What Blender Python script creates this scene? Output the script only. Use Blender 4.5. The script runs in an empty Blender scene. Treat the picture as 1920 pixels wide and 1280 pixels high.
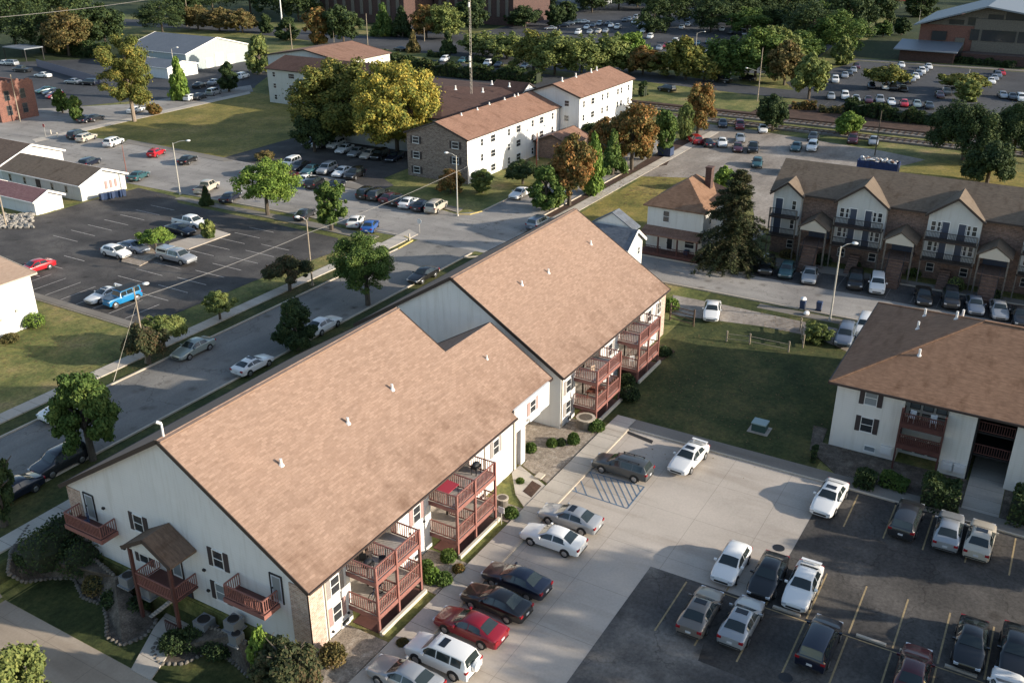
import bpy, math, random
from mathutils import Vector, Matrix
R = math.radians
S = bpy.context.scene
col = S.collection
# ---------------------------------------------------------------- camera, sky, sun, exposure
CAMH, YAW, PIT, FPX = 42.0, R(30.4), R(24.66), 1800.0
cam_d = bpy.data.cameras.new('camera'); cam = bpy.data.objects.new('camera', cam_d); col.objects.link(cam)
cam.location = (0, 0, CAMH); cam.rotation_euler = (R(90) - PIT, 0, YAW - R(90))
cam_d.sensor_width = 36; cam_d.lens = FPX / 1920 * 36; cam_d.clip_start = 0.5; cam_d.clip_end = 9000
S.camera = cam
SV = Vector((0.967, -3.18, 1.0)).normalized()          # towards the sun
EL = math.asin(SV.z); AZ = math.atan2(SV.x, SV.y)
W = bpy.data.worlds.new('World'); S.world = W; W.use_nodes = True
nt = W.node_tree; nt.nodes.clear()
sky = nt.nodes.new('ShaderNodeTexSky'); sky.sky_type = 'NISHITA'; sky.sun_disc = False
sky.sun_elevation = EL; sky.sun_rotation = AZ
bg = nt.nodes.new('ShaderNodeBackground'); bg.inputs[1].default_value = 0.15
wo = nt.nodes.new('ShaderNodeOutputWorld')
nt.links.new(sky.outputs[0], bg.inputs[0]); nt.links.new(bg.outputs[0], wo.inputs[0])
sd = bpy.data.lights.new('sun', 'SUN'); sd.energy = 5.0; sd.angle = R(0.6); sd.color = (1.0, 0.90, 0.76)
so = bpy.data.objects.new('sun', sd); col.objects.link(so)
so.rotation_euler = SV.to_track_quat('Z', 'Y').to_euler(); so.location = (60, -60, 80)
S.view_settings.view_transform = 'Standard'; S.view_settings.look = 'None'
S.view_settings.exposure = 0.6; S.view_settings.gamma = 1.0
S.render.engine = 'CYCLES'; S.cycles.max_bounces = 5; S.cycles.diffuse_bounces = 2; S.cycles.glossy_bounces = 2
S.cycles.transparent_max_bounces = 4; S.cycles.caustics_reflective = False; S.cycles.caustics_refractive = False

# ---------------------------------------------------------------- pixel of the photograph -> place on the ground
RT = Vector((math.sin(YAW), -math.cos(YAW), 0))
FW = Vector((math.cos(YAW) * math.cos(PIT), math.sin(YAW) * math.cos(PIT), -math.sin(PIT)))
DN = FW.cross(RT)
def ray(px, py): return RT * ((px - 960) / FPX) + DN * ((py - 640) / FPX) + FW
def G(px, py, z=0.0):
    d = ray(px, py); t = (z - CAMH) / d.z
    return Vector((d.x * t, d.y * t, z))
def PX(px, py, x):
    d = ray(px, py); t = x / d.x
    return Vector((x, d.y * t, CAMH + d.z * t))
def PY(px, py, y):
    d = ray(px, py); t = y / d.y
    return Vector((d.x * t, y, CAMH + d.z * t))
def depth(p): return (Vector(p) - Vector((0, 0, CAMH))).dot(FW)
def height_at(b, py):                                    # height of a point above b that shows at row py
    k = (py - 640) / FPX; o = Vector((b[0], b[1], -CAMH))
    return (k * o.dot(FW) - o.dot(DN)) / (DN.z - k * FW.z)

# ---------------------------------------------------------------- materials
MATS = {}
def nn(t, kind, **kw):
    n = t.nodes.new(kind)
    for k, v in kw.items(): setattr(n, k, v)
    return n
def base_mat(name):
    m = bpy.data.materials.new(name); m.use_nodes = True
    t = m.node_tree; b = t.nodes['Principled BSDF']; MATS[name] = m
    return m, t, b
def ramp(t, fac, stops):
    r = nn(t, 'ShaderNodeValToRGB'); e = r.color_ramp.elements
    while len(e) < len(stops): e.new(0.5)
    for i, (p, c) in enumerate(stops): e[i].position = p; e[i].color = (*c, 1)
    t.links.new(fac, r.inputs[0]); return r.outputs[0]
def vec(t, scale=(1, 1, 1), src='world', rot=0.0):
    if src == 'world': o = nn(t, 'ShaderNodeNewGeometry').outputs['Position']
    else: o = nn(t, 'ShaderNodeTexCoord').outputs['Object']
    mp = nn(t, 'ShaderNodeMapping'); mp.inputs['Scale'].default_value = scale
    mp.inputs['Rotation'].default_value = (0, 0, rot)
    t.links.new(o, mp.inputs[0]); return mp.outputs[0]
def noise(t, v, sc, det=4, rough=0.6):
    n = nn(t, 'ShaderNodeTexNoise'); n.inputs['Scale'].default_value = sc
    n.inputs['Detail'].default_value = det; n.inputs['Roughness'].default_value = rough
    t.links.new(v, n.inputs[0]); return n.outputs[0]
def mix(t, f, a, b, mode='MIX'):
    m = nn(t, 'ShaderNodeMix', data_type='RGBA', blend_type=mode)
    for s, v in ((m.inputs[0], f), (m.inputs[6], a), (m.inputs[7], b)):
        if isinstance(v, (int, float)): s.default_value = v
        elif isinstance(v, tuple): s.default_value = (*v, 1)
        else: t.links.new(v, s)
    return m.outputs[2]
def bump(t, b, h, d=0.02, s=0.5):
    n = nn(t, 'ShaderNodeBump'); n.inputs['Strength'].default_value = s; n.inputs['Distance'].default_value = d
    t.links.new(h, n.inputs['Height']); t.links.new(n.outputs[0], b.inputs['Normal'])
def plain(name, c, rough=0.6, metal=0.0, coat=0.0, var=0.0, vs=2.0):
    m, t, b = base_mat(name)
    b.inputs['Base Color'].default_value = (*c, 1); b.inputs['Roughness'].default_value = rough
    b.inputs['Metallic'].default_value = metal; b.inputs['Coat Weight'].default_value = coat
    if var:
        f = noise(t, vec(t), vs, 5)
        t.links.new(ramp(t, f, [(0.3, tuple(x * (1 - var) for x in c)), (0.7, tuple(min(1, x * (1 + var)) for x in c))]), b.inputs['Base Color'])
    return m
def ground(name, stops, s1, s2, streak=None, rough=0.9, bd=0.02, fine=0.25):
    m, t, b = base_mat(name)
    v = vec(t); a = noise(t, v, s1, 6, 0.62); f = noise(t, v, s2, 4, 0.7)
    c = ramp(t, a, stops)
    g = ramp(t, f, [(0.3, (1 - fine,) * 3), (0.7, (1 + fine * 0.6,) * 3)])
    c = mix(t, 1.0, c, g, 'MULTIPLY')
    if streak:
        sv = vec(t, streak[0]); sn = noise(t, sv, 1.0, 5, 0.6)
        c = mix(t, 1.0, c, ramp(t, sn, [(0.35, (streak[1],) * 3), (0.62, (1, 1, 1))]), 'MULTIPLY')
    if 'asphalt' in name or name == 'concrete':
        wv = nn(t, 'ShaderNodeVectorMath', operation='ADD'); wn = nn(t, 'ShaderNodeTexNoise'); wn.inputs['Scale'].default_value = 0.6; wn.inputs['Detail'].default_value = 5
        t.links.new(v, wn.inputs[0]); ws = nn(t, 'ShaderNodeVectorMath', operation='SCALE'); ws.inputs['Scale'].default_value = 3.0; t.links.new(wn.outputs['Color'], ws.inputs[0]); t.links.new(v, wv.inputs[0]); t.links.new(ws.outputs[0], wv.inputs[1])
        vo = nn(t, 'ShaderNodeTexVoronoi', feature='DISTANCE_TO_EDGE'); vo.inputs['Scale'].default_value = 0.13; t.links.new(wv.outputs[0], vo.inputs[0])
        cr_ = ramp(t, vo.outputs[0], [(0.0, (0.62, 0.61, 0.60)), (0.003, (0.72, 0.71, 0.70)), (0.006, (1, 1, 1))]); c = mix(t, 1.0, c, cr_, 'MULTIPLY')
        sp_ = nn(t, 'ShaderNodeTexVoronoi'); sp_.inputs['Scale'].default_value = 0.36; t.links.new(v, sp_.inputs[0])
        c = mix(t, 1.0, c, ramp(t, sp_.outputs[0], [(0.05, (0.62, 0.60, 0.58)), (0.22, (1, 1, 1))]), 'MULTIPLY')
    if 'lawn' in name or name in ('grass', 'field'):
        c = mix(t, 1.0, c, ramp(t, noise(t, v, 0.9, 5, 0.75), [(0.34, (0.66, 0.74, 0.66)), (0.5, (1, 1, 1)), (0.66, (1.28, 1.18, 1.05))]), 'MULTIPLY')
    t.links.new(c, b.inputs['Base Color']); b.inputs['Roughness'].default_value = rough
    b.inputs['Specular IOR Level'].default_value = 0.25
    bump(t, b, f, bd, 0.4)
    return m
ground('grass', [(0.30, (0.065, 0.075, 0.024)), (0.45, (0.135, 0.150, 0.045)), (0.58, (0.235, 0.212, 0.075)), (0.72, (0.33, 0.24, 0.12))], 0.16, 3.2, bd=0.08, fine=0.45)
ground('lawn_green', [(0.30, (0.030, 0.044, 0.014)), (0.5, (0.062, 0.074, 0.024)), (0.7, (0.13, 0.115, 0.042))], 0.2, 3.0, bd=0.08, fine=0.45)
ground('lawn_dry', [(0.28, (0.115, 0.118, 0.030)), (0.5, (0.24, 0.20, 0.052)), (0.72, (0.35, 0.26, 0.095))], 0.14, 3.0, bd=0.06, fine=0.4)
ground('field', [(0.35, (0.020, 0.035, 0.012)), (0.55, (0.040, 0.055, 0.018)), (0.75, (0.085, 0.08, 0.035))], 0.03, 0.9, bd=0.05, fine=0.4)
ground('street_asphalt', [(0.3, (0.19, 0.176, 0.16)), (0.5, (0.24, 0.224, 0.20)), (0.7, (0.30, 0.28, 0.25))], 0.10, 5.0, ((0.05, 0.5, 1), 0.82), fine=0.16)
ground('cross_asphalt', [(0.3, (0.25, 0.23, 0.21)), (0.5, (0.335, 0.31, 0.28)), (0.7, (0.42, 0.39, 0.35))], 0.10, 5.0, ((0.5, 0.05, 1), 0.8), fine=0.16)
ground('lot_asphalt', [(0.3, (0.058, 0.054, 0.052)), (0.5, (0.088, 0.081, 0.076)), (0.7, (0.155, 0.142, 0.128))], 0.13, 4.5, ((0.35, 0.06, 1), 0.75), fine=0.3)
ground('front_asphalt', [(0.3, (0.055, 0.050, 0.046)), (0.5, (0.086, 0.078, 0.070)), (0.7, (0.145, 0.130, 0.115))], 0.22, 4.0, ((0.10, 0.5, 1), 0.8), fine=0.35)
ground('far_asphalt', [(0.35, (0.045, 0.047, 0.052)), (0.65, (0.085, 0.087, 0.092))], 0.05, 1.5, fine=0.2)
ground('worn_sunlit_asphalt', [(0.3, (0.075, 0.070, 0.066)), (0.48, (0.125, 0.115, 0.105)), (0.66, (0.25, 0.225, 0.195))], 0.16, 4.0, ((0.5, 0.12, 1), 0.75), fine=0.3)  # worn lighter asphalt, with sunlit patches and streaks painted into its pale tones
ground('gravel', [(0.3, (0.24, 0.20, 0.165)), (0.5, (0.33, 0.285, 0.24)), (0.7, (0.42, 0.37, 0.32))], 0.12, 2.0, ((0.10, 0.4, 1), 0.75), fine=0.3)
ground('ballast', [(0.3, (0.17, 0.15, 0.13)), (0.7, (0.30, 0.27, 0.24))], 0.2, 3.0, fine=0.3)
ground('mulch', [(0.3, (0.05, 0.030, 0.022)), (0.7, (0.11, 0.065, 0.045))], 0.6, 6.0, fine=0.4)
ground('rock_bed', [(0.3, (0.22, 0.18, 0.14)), (0.5, (0.34, 0.28, 0.22)), (0.7, (0.46, 0.40, 0.33))], 2.2, 9.0, bd=0.06, fine=0.5)
ground('yard_bed', [(0.3, (0.065, 0.055, 0.043)), (0.5, (0.12, 0.10, 0.08)), (0.7, (0.21, 0.18, 0.145))], 1.2, 9.0, bd=0.06, fine=0.5)
def concrete(name, c, jx, jy, jw=0.012, dark=0.45, s=0.12):
    m, t, b = base_mat(name)
    v = vec(t); a = noise(t, v, s, 6, 0.65); f = noise(t, v, 6.0, 3)
    cc = ramp(t, a, [(0.28, tuple(x * 0.78 for x in c)), (0.5, c), (0.72, tuple(min(x * 1.14, 0.9) for x in c))])
    cc = mix(t, 1.0, cc, ramp(t, f, [(0.3, (0.93,) * 3), (0.7, (1.05,) * 3)]), 'MULTIPLY')
    st = noise(t, vec(t, (0.5, 0.07, 1)), 1.0, 5)
    cc = mix(t, 1.0, cc, ramp(t, st, [(0.30, (0.80, 0.78, 0.76)), (0.5, (1, 1, 1))]), 'MULTIPLY')
    if jx:
        sp = nn(t, 'ShaderNodeSeparateXYZ'); t.links.new(nn(t, 'ShaderNodeNewGeometry').outputs['Position'], sp.inputs[0])
        fac = None
        for ax, j in ((0, jx), (1, jy)):
            if not j: continue
            dv = nn(t, 'ShaderNodeMath', operation='DIVIDE'); dv.inputs[1].default_value = j
            t.links.new(sp.outputs[ax], dv.inputs[0])
            fr = nn(t, 'ShaderNodeMath', operation='FRACT'); t.links.new(dv.outputs[0], fr.inputs[0])
            lt = nn(t, 'ShaderNodeMath', operation='LESS_THAN'); lt.inputs[1].default_value = jw / j * 3
            t.links.new(fr.outputs[0], lt.inputs[0])
            if fac is None: fac = lt.outputs[0]
            else:
                mx = nn(t, 'ShaderNodeMath', operation='MAXIMUM'); t.links.new(fac, mx.inputs[0]); t.links.new(lt.outputs[0], mx.inputs[1]); fac = mx.outputs[0]
        cc = mix(t, fac, cc, mix(t, 1.0, cc, (dark,) * 3, 'MULTIPLY'))
    t.links.new(cc, b.inputs['Base Color']); b.inputs['Roughness'].default_value = 0.85; b.inputs['Specular IOR Level'].default_value = 0.3
    return m
concrete('concrete', (0.47, 0.41, 0.345), 5.3, 4.6, dark=0.66)
concrete('drive_concrete', (0.42, 0.345, 0.265), 5.3, 4.6, dark=0.7)
concrete('sidewalk_concrete', (0.50, 0.445, 0.375), 1.6, 0, 0.014)
concrete('sidewalk_cross', (0.50, 0.445, 0.375), 0.001, 1.6, 0.014)
concrete('kerb_concrete', (0.52, 0.45, 0.36), 0, 0)
def shingle(name, c1, c2, axis='x', stain=True):
    m, t, b = base_mat(name)
    sc = (1.6, 7.0, 1) if axis == 'x' else (7.0, 1.6, 1)
    a = noise(t, vec(t, sc), 1.0, 3, 0.7); big = noise(t, vec(t), 0.25, 5)
    c = ramp(t, a, [(0.32, c1), (0.5, tuple((x + y) / 2 for x, y in zip(c1, c2))), (0.68, c2)])
    c = mix(t, 1.0, c, ramp(t, big, [(0.3, (0.9, 0.9, 0.9)), (0.7, (1.06, 1.05, 1.04))]), 'MULTIPLY')
    if stain:
        ss = (0.9, 0.22, 1) if axis == 'x' else (0.22, 0.9, 1)
        s = noise(t, vec(t, ss), 1.0, 6, 0.65)
        c = mix(t, 1.0, c, ramp(t, s, [(0.30, (0.70, 0.66, 0.62)), (0.48, (1, 1, 1))]), 'MULTIPLY')
    t.links.new(c, b.inputs['Base Color']); b.inputs['Roughness'].default_value = 0.92; b.inputs['Specular IOR Level'].default_value = 0.2
    bump(t, b, a, 0.02, 0.35)
    return m
def main_roof():
    m, t, b = base_mat('roof_main')
    a = noise(t, vec(t, (2.2, 7.5, 1)), 1.0, 5, 0.85); big = noise(t, vec(t), 0.2, 5)
    c = ramp(t, a, [(0.28, (0.245, 0.163, 0.120)), (0.48, (0.305, 0.209, 0.158)), (0.72, (0.355, 0.252, 0.195))])
    c = mix(t, 1.0, c, ramp(t, big, [(0.3, (0.95, 0.95, 0.95)), (0.7, (1.04, 1.03, 1.02))]), 'MULTIPLY')
    sp0 = nn(t, 'ShaderNodeSeparateXYZ'); t.links.new(nn(t, 'ShaderNodeNewGeometry').outputs['Position'], sp0.inputs[0])
    cb = nn(t, 'ShaderNodeCombineXYZ'); t.links.new(sp0.outputs[0], cb.inputs[0]); t.links.new(sp0.outputs[1], cb.inputs[1])
    bk_ = nn(t, 'ShaderNodeTexBrick'); t.links.new(cb.outputs[0], bk_.inputs[0]); bk_.inputs['Color1'].default_value = (0.84, 0.82, 0.81, 1); bk_.inputs['Color2'].default_value = (1.07, 1.07, 1.07, 1); bk_.inputs['Mortar'].default_value = (0.84, 0.83, 0.82, 1)
    bk_.inputs['Scale'].default_value = 1.0; bk_.inputs['Brick Width'].default_value = 0.50; bk_.inputs['Row Height'].default_value = 0.17; bk_.inputs['Mortar Size'].default_value = 0.012
    c = mix(t, 1.0, c, bk_.outputs[0], 'MULTIPLY')
    # brown algae streaks running down towards the lower eave
    sp = nn(t, 'ShaderNodeSeparateXYZ'); t.links.new(nn(t, 'ShaderNodeNewGeometry').outputs['Position'], sp.inputs[0])
    mr = nn(t, 'ShaderNodeMapRange'); mr.inputs['From Min'].default_value = 38.5; mr.inputs['From Max'].default_value = 33.2
    t.links.new(sp.outputs[1], mr.inputs[0])
    s = noise(t, vec(t, (0.8, 0.16, 1)), 1.0, 6, 0.62)
    ml = nn(t, 'ShaderNodeMath', operation='MULTIPLY'); t.links.new(mr.outputs[0], ml.inputs[0])
    st = ramp(t, s, [(0.42, (0, 0, 0)), (0.70, (0.8, 0.8, 0.8))]); t.links.new(st, ml.inputs[1])
    c = mix(t, ml.outputs[0], c, mix(t, 1.0, c, (0.50, 0.44, 0.40), 'MULTIPLY'))
    t.links.new(c, b.inputs['Base Color']); b.inputs['Roughness'].default_value = 0.92; b.inputs['Specular IOR Level'].default_value = 0.2
    bump(t, b, a, 0.02, 0.35)
main_roof()
shingle('roof_rust', (0.20, 0.112, 0.080), (0.32, 0.19, 0.135), 'x')
shingle('roof_plum', (0.060, 0.036, 0.030), (0.115, 0.068, 0.055), 'y')
shingle('roof_brown', (0.19, 0.108, 0.068), (0.31, 0.185, 0.118), 'y')
shingle('roof_drab', (0.13, 0.10, 0.075), (0.20, 0.155, 0.115), 'y')
shingle('roof_dark', (0.12, 0.085, 0.065), (0.19, 0.135, 0.10), 'y')
shingle('roof_slate', (0.10, 0.115, 0.14), (0.17, 0.19, 0.22), 'y')
shingle('roof_bluegrey', (0.11, 0.13, 0.155), (0.15, 0.17, 0.20), 'y', False)
shingle('roof_maroon', (0.20, 0.10, 0.10), (0.30, 0.17, 0.16), 'y', False)
shingle('roof_tan', (0.40, 0.27, 0.19), (0.52, 0.38, 0.28), 'x', False)
def siding(name, c, pitch=0.2):
    m, t, b = base_mat(name)
    sp = nn(t, 'ShaderNodeSeparateXYZ'); t.links.new(nn(t, 'ShaderNodeNewGeometry').outputs['Position'], sp.inputs[0])
    dv = nn(t, 'ShaderNodeMath', operation='DIVIDE'); dv.inputs[1].default_value = pitch; t.links.new(sp.outputs[2], dv.inputs[0])
    fr = nn(t, 'ShaderNodeMath', operation='FRACT'); t.links.new(dv.outputs[0], fr.inputs[0])
    big = noise(t, vec(t), 0.5, 5)
    cc = ramp(t, big, [(0.3, tuple(x * 0.93 for x in c)), (0.7, c)])
    drip = noise(t, vec(t, (3, 3, 0.25)), 1.0, 4)
    cc = mix(t, 1.0, cc, ramp(t, drip, [(0.3, (0.90, 0.89, 0.87)), (0.5, (1, 1, 1))]), 'MULTIPLY')
    cc = mix(t, 1.0, cc, ramp(t, fr.outputs[0], [(0.0, (0.86,) * 3), (0.12, (1, 1, 1))]), 'MULTIPLY')
    t.links.new(cc, b.inputs['Base Color']); b.inputs['Roughness'].default_value = 0.7
    bump(t, b, fr.outputs[0], 0.02, 0.4)
    return m
siding('siding_white', (0.765, 0.755, 0.73)); siding('siding_cream', (0.80, 0.77, 0.71)); siding('siding_grey', (0.60, 0.62, 0.62))
siding('siding_pale', (0.60, 0.60, 0.57)); siding('siding_metal', (0.36, 0.41, 0.41), 0.6)
def brick(name, c1, c2, mo, sc=1.0):
    m, t, b = base_mat(name)
    sp = nn(t, 'ShaderNodeSeparateXYZ'); t.links.new(nn(t, 'ShaderNodeNewGeometry').outputs['Position'], sp.inputs[0])
    ad = nn(t, 'ShaderNodeMath', operation='ADD'); t.links.new(sp.outputs[0], ad.inputs[0]); t.links.new(sp.outputs[1], ad.inputs[1])
    cb = nn(t, 'ShaderNodeCombineXYZ'); t.links.new(ad.outputs[0], cb.inputs[0]); t.links.new(sp.outputs[2], cb.inputs[1])
    br = nn(t, 'ShaderNodeTexBrick'); t.links.new(cb.outputs[0], br.inputs[0])
    br.inputs['Color1'].default_value = (*c1, 1); br.inputs['Color2'].default_value = (*c2, 1); br.inputs['Mortar'].default_value = (*mo, 1)
    br.inputs['Scale'].default_value = 1.0; br.inputs['Brick Width'].default_value = 0.30 * sc; br.inputs['Row Height'].default_value = 0.12 * sc
    br.inputs['Mortar Size'].default_value = 0.012 * sc; br.inputs['Bias'].default_value = 0.0
    f = noise(t, cb.outputs[0], 3.5, 3, 0.8)
    c = mix(t, 1.0, br.outputs[0], ramp(t, f, [(0.3, (0.65, 0.62, 0.6)), (0.7, (1.25, 1.22, 1.2))]), 'MULTIPLY')
    t.links.new(c, b.inputs['Base Color']); b.inputs['Roughness'].default_value = 0.9
    return m
brick('brick_light', (0.50, 0.38, 0.30), (0.40, 0.27, 0.21), (0.55, 0.50, 0.44), 1.2)
brick('brick_grey', (0.30, 0.235, 0.19), (0.17, 0.115, 0.09), (0.34, 0.30, 0.26), 1.6)
brick('brick_brown', (0.28, 0.18, 0.14), (0.16, 0.105, 0.085), (0.26, 0.21, 0.18), 1.6)
brick('brick_red', (0.24, 0.095, 0.065), (0.17, 0.065, 0.05), (0.24, 0.17, 0.14), 1.6)
brick('brick_dark', (0.10, 0.05, 0.042), (0.06, 0.034, 0.030), (0.10, 0.07, 0.06), 1.8)
plain('trim_white', (0.82, 0.80, 0.76), 0.5); plain('trim_brown', (0.045, 0.030, 0.024), 0.6); plain('trim_tan', (0.55, 0.48, 0.38), 0.6)
plain('rail_paint', (0.25, 0.105, 0.085), 0.65, var=0.15, vs=3); plain('rail_dark', (0.085, 0.030, 0.024), 0.7, var=0.2)
plain('deck_wood', (0.47, 0.41, 0.35), 0.8, var=0.15, vs=4); plain('deck_red', (0.12, 0.05, 0.04), 0.8, var=0.15)
plain('shutter_grey', (0.30, 0.27, 0.25), 0.7); plain('shutter_brown', (0.055, 0.040, 0.038), 0.7); plain('shutter_mauve', (0.36, 0.24, 0.22), 0.7)
plain('door_blue', (0.045, 0.06, 0.095), 0.5); plain('door_white', (0.5, 0.53, 0.58), 0.4); plain('iron', (0.03, 0.03, 0.032), 0.5, 0.4)
plain('pole_wood', (0.33, 0.27, 0.20), 0.9, var=0.2, vs=3); plain('pole_metal', (0.50, 0.47, 0.41), 0.5, 0.2); plain('lamp_head', (0.75, 0.74, 0.70), 0.4)
plain('cable', (0.20, 0.19, 0.18), 0.6); plain('rust_band', (0.25, 0.08, 0.05), 0.8)
plain('bark', (0.10, 0.08, 0.06), 0.95, var=0.3, vs=6); plain('bark_pale', (0.26, 0.20, 0.15), 0.95, var=0.2, vs=6)
plain('steel_grey', (0.25, 0.26, 0.27), 0.5, 0.3); plain('box_green', (0.035, 0.075, 0.065), 0.5); plain('box_lid', (0.30, 0.38, 0.36), 0.5)
plain('bin_blue', (0.025, 0.045, 0.10), 0.5); plain('dump_blue', (0.015, 0.035, 0.12), 0.5, var=0.3, vs=2); plain('trash', (0.55, 0.50, 0.45), 0.8, var=0.5, vs=4)
plain('red_canvas', (0.30, 0.02, 0.035), 0.8); plain('white_plastic', (0.75, 0.74, 0.72), 0.5); plain('cushion_tan', (0.45, 0.33, 0.24), 0.9); plain('table_brown', (0.17, 0.05, 0.03), 0.6)
plain('line_white', (0.50, 0.46, 0.42), 0.8, var=0.35, vs=3); plain('line_yellow', (0.34, 0.25, 0.13), 0.8, var=0.3, vs=3); plain('line_blue', (0.11, 0.18, 0.26), 0.8, var=0.3, vs=2); plain('line_faint', (0.17, 0.155, 0.145), 0.9)
plain('kerb_yellow', (0.55, 0.42, 0.15), 0.8, var=0.2); plain('tar', (0.018, 0.017, 0.017), 0.8); plain('stone', (0.16, 0.14, 0.115), 0.9, var=0.3, vs=3); plain('stone_brown', (0.16, 0.10, 0.075), 0.9, var=0.3, vs=3)
plain('rubble_white', (0.27, 0.25, 0.22), 0.9, var=0.3, vs=2); plain('rail_steel', (0.16, 0.11, 0.08), 0.6, 0.5); plain('roof_metal_pale', (0.20, 0.225, 0.255), 0.5, 0.2); plain('red_cover', (0.40, 0.03, 0.02), 0.6)
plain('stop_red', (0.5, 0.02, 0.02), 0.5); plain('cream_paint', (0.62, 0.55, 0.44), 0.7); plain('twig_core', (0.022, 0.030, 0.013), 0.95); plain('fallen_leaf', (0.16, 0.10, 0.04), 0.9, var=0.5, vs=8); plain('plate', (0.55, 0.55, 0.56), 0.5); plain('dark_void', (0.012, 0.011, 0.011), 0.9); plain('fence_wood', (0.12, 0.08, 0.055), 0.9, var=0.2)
def glass(name, c, rough=0.06):
    m = plain(name, c, rough); m.node_tree.nodes['Principled BSDF'].inputs['Specular IOR Level'].default_value = 0.8; return m
glass('car_glass', (0.022, 0.030, 0.030), 0.08); glass('window_glass', (0.03, 0.035, 0.04), 0.15); glass('window_pale', (0.22, 0.25, 0.26), 0.3); glass('sunroof_glass', (0.008, 0.008, 0.01))
plain('tyre', (0.015, 0.015, 0.015), 0.8); plain('rim', (0.40, 0.40, 0.41), 0.3, 0.8); plain('headlamp', (0.62, 0.64, 0.66), 0.15, 0.2); plain('taillamp', (0.28, 0.01, 0.015), 0.25); plain('car_trim', (0.02, 0.02, 0.02), 0.6)
PAINT = {'white': (0.78, 0.77, 0.74), 'silver': (0.36, 0.37, 0.38), 'grey': (0.085, 0.09, 0.09), 'taupe': (0.20, 0.175, 0.15), 'black': (0.008, 0.008, 0.009),
         'navy': (0.006, 0.009, 0.022), 'blue': (0.02, 0.085, 0.30), 'bright blue': (0.015, 0.20, 0.42), 'red': (0.42, 0.012, 0.02), 'dark red': (0.20, 0.006, 0.014), 'maroon': (0.06, 0.006, 0.01),
         'teal': (0.03, 0.09, 0.10), 'beige': (0.48, 0.43, 0.35), 'pale green': (0.34, 0.385, 0.35), 'blue grey': (0.17, 0.20, 0.25), 'charcoal': (0.035, 0.037, 0.042)}
for k, c in PAINT.items():
    mt = plain('paint_' + k.replace(' ', '_'), c, 0.28, 0.35 if k in ('silver', 'grey', 'taupe', 'blue grey', 'charcoal', 'pale green') else 0.0, 0.7)
def leaf(name, stops, tr=0.15):
    m, t, b = base_mat(name)
    g = nn(t, 'ShaderNodeNewGeometry'); ob = nn(t, 'ShaderNodeObjectInfo')
    n = noise(t, vec(t, (1, 1, 1)), 0.45, 3)
    ad = nn(t, 'ShaderNodeMath', operation='MULTIPLY_ADD'); ad.inputs[1].default_value = 0.5
    t.links.new(g.outputs['Random Per Island'], ad.inputs[0]); 
    ms = nn(t, 'ShaderNodeMath', operation='MULTIPLY_ADD'); ms.inputs[1].default_value = 1.3; ms.inputs[2].default_value = -0.40
    t.links.new(n, ms.inputs[0]); t.links.new(ms.outputs[0], ad.inputs[2])
    c = ramp(t, ad.outputs[0], stops)
    t.links.new(c, b.inputs['Base Color']); b.inputs['Roughness'].default_value = 0.75; b.inputs['Specular IOR Level'].default_value = 0.2
    tl = nn(t, 'ShaderNodeBsdfTranslucent'); t.links.new(c, tl.inputs[0])
    mx = nn(t, 'ShaderNodeMixShader'); mx.inputs[0].default_value = tr
    out = t.nodes['Material Output']; t.links.new(b.outputs[0], mx.inputs[1]); t.links.new(tl.outputs[0], mx.inputs[2]); t.links.new(mx.outputs[0], out.inputs[0])
    return m
leaf('leaf_green', [(0.1, (0.041, 0.080, 0.019)), (0.5, (0.090, 0.145, 0.034)), (0.9, (0.166, 0.207, 0.048))])
leaf('leaf_dark', [(0.1, (0.024, 0.042, 0.018)), (0.5, (0.045, 0.072, 0.026)), (0.9, (0.09, 0.115, 0.035))], 0.15)
leaf('leaf_bright', [(0.1, (0.069, 0.124, 0.025)), (0.5, (0.152, 0.235, 0.041)), (0.9, (0.262, 0.331, 0.069))])
leaf('leaf_yellow', [(0.1, (0.09, 0.13, 0.035)), (0.35, (0.18, 0.20, 0.045)), (0.6, (0.38, 0.32, 0.06)), (0.95, (0.60, 0.43, 0.09))], 0.15)
leaf('leaf_olive', [(0.1, (0.08, 0.115, 0.036)), (0.5, (0.155, 0.19, 0.055)), (0.9, (0.27, 0.28, 0.085))], 0.15)
leaf('leaf_gold', [(0.1, (0.07, 0.095, 0.028)), (0.5, (0.145, 0.16, 0.038)), (0.9, (0.30, 0.235, 0.055))], 0.15)
leaf('leaf_rust', [(0.1, (0.075, 0.085, 0.03)), (0.4, (0.16, 0.13, 0.04)), (0.7, (0.30, 0.15, 0.05)), (0.95, (0.42, 0.19, 0.06))], 0.15)
leaf('leaf_brown', [(0.1, (0.069, 0.069, 0.028)), (0.5, (0.138, 0.117, 0.041)), (0.9, (0.262, 0.166, 0.069))])
leaf('leaf_spruce', [(0.1, (0.028, 0.042, 0.018)), (0.5, (0.060, 0.072, 0.030)), (0.9, (0.13, 0.105, 0.055))], 0.08)
leaf('leaf_russet', [(0.1, (0.025, 0.040, 0.016)), (0.5, (0.065, 0.075, 0.032)), (0.8, (0.13, 0.09, 0.045)), (0.97, (0.22, 0.12, 0.06))])
leaf('leaf_hedge', [(0.1, (0.019, 0.040, 0.014)), (0.5, (0.040, 0.066, 0.020)), (0.9, (0.088, 0.088, 0.033))])

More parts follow.
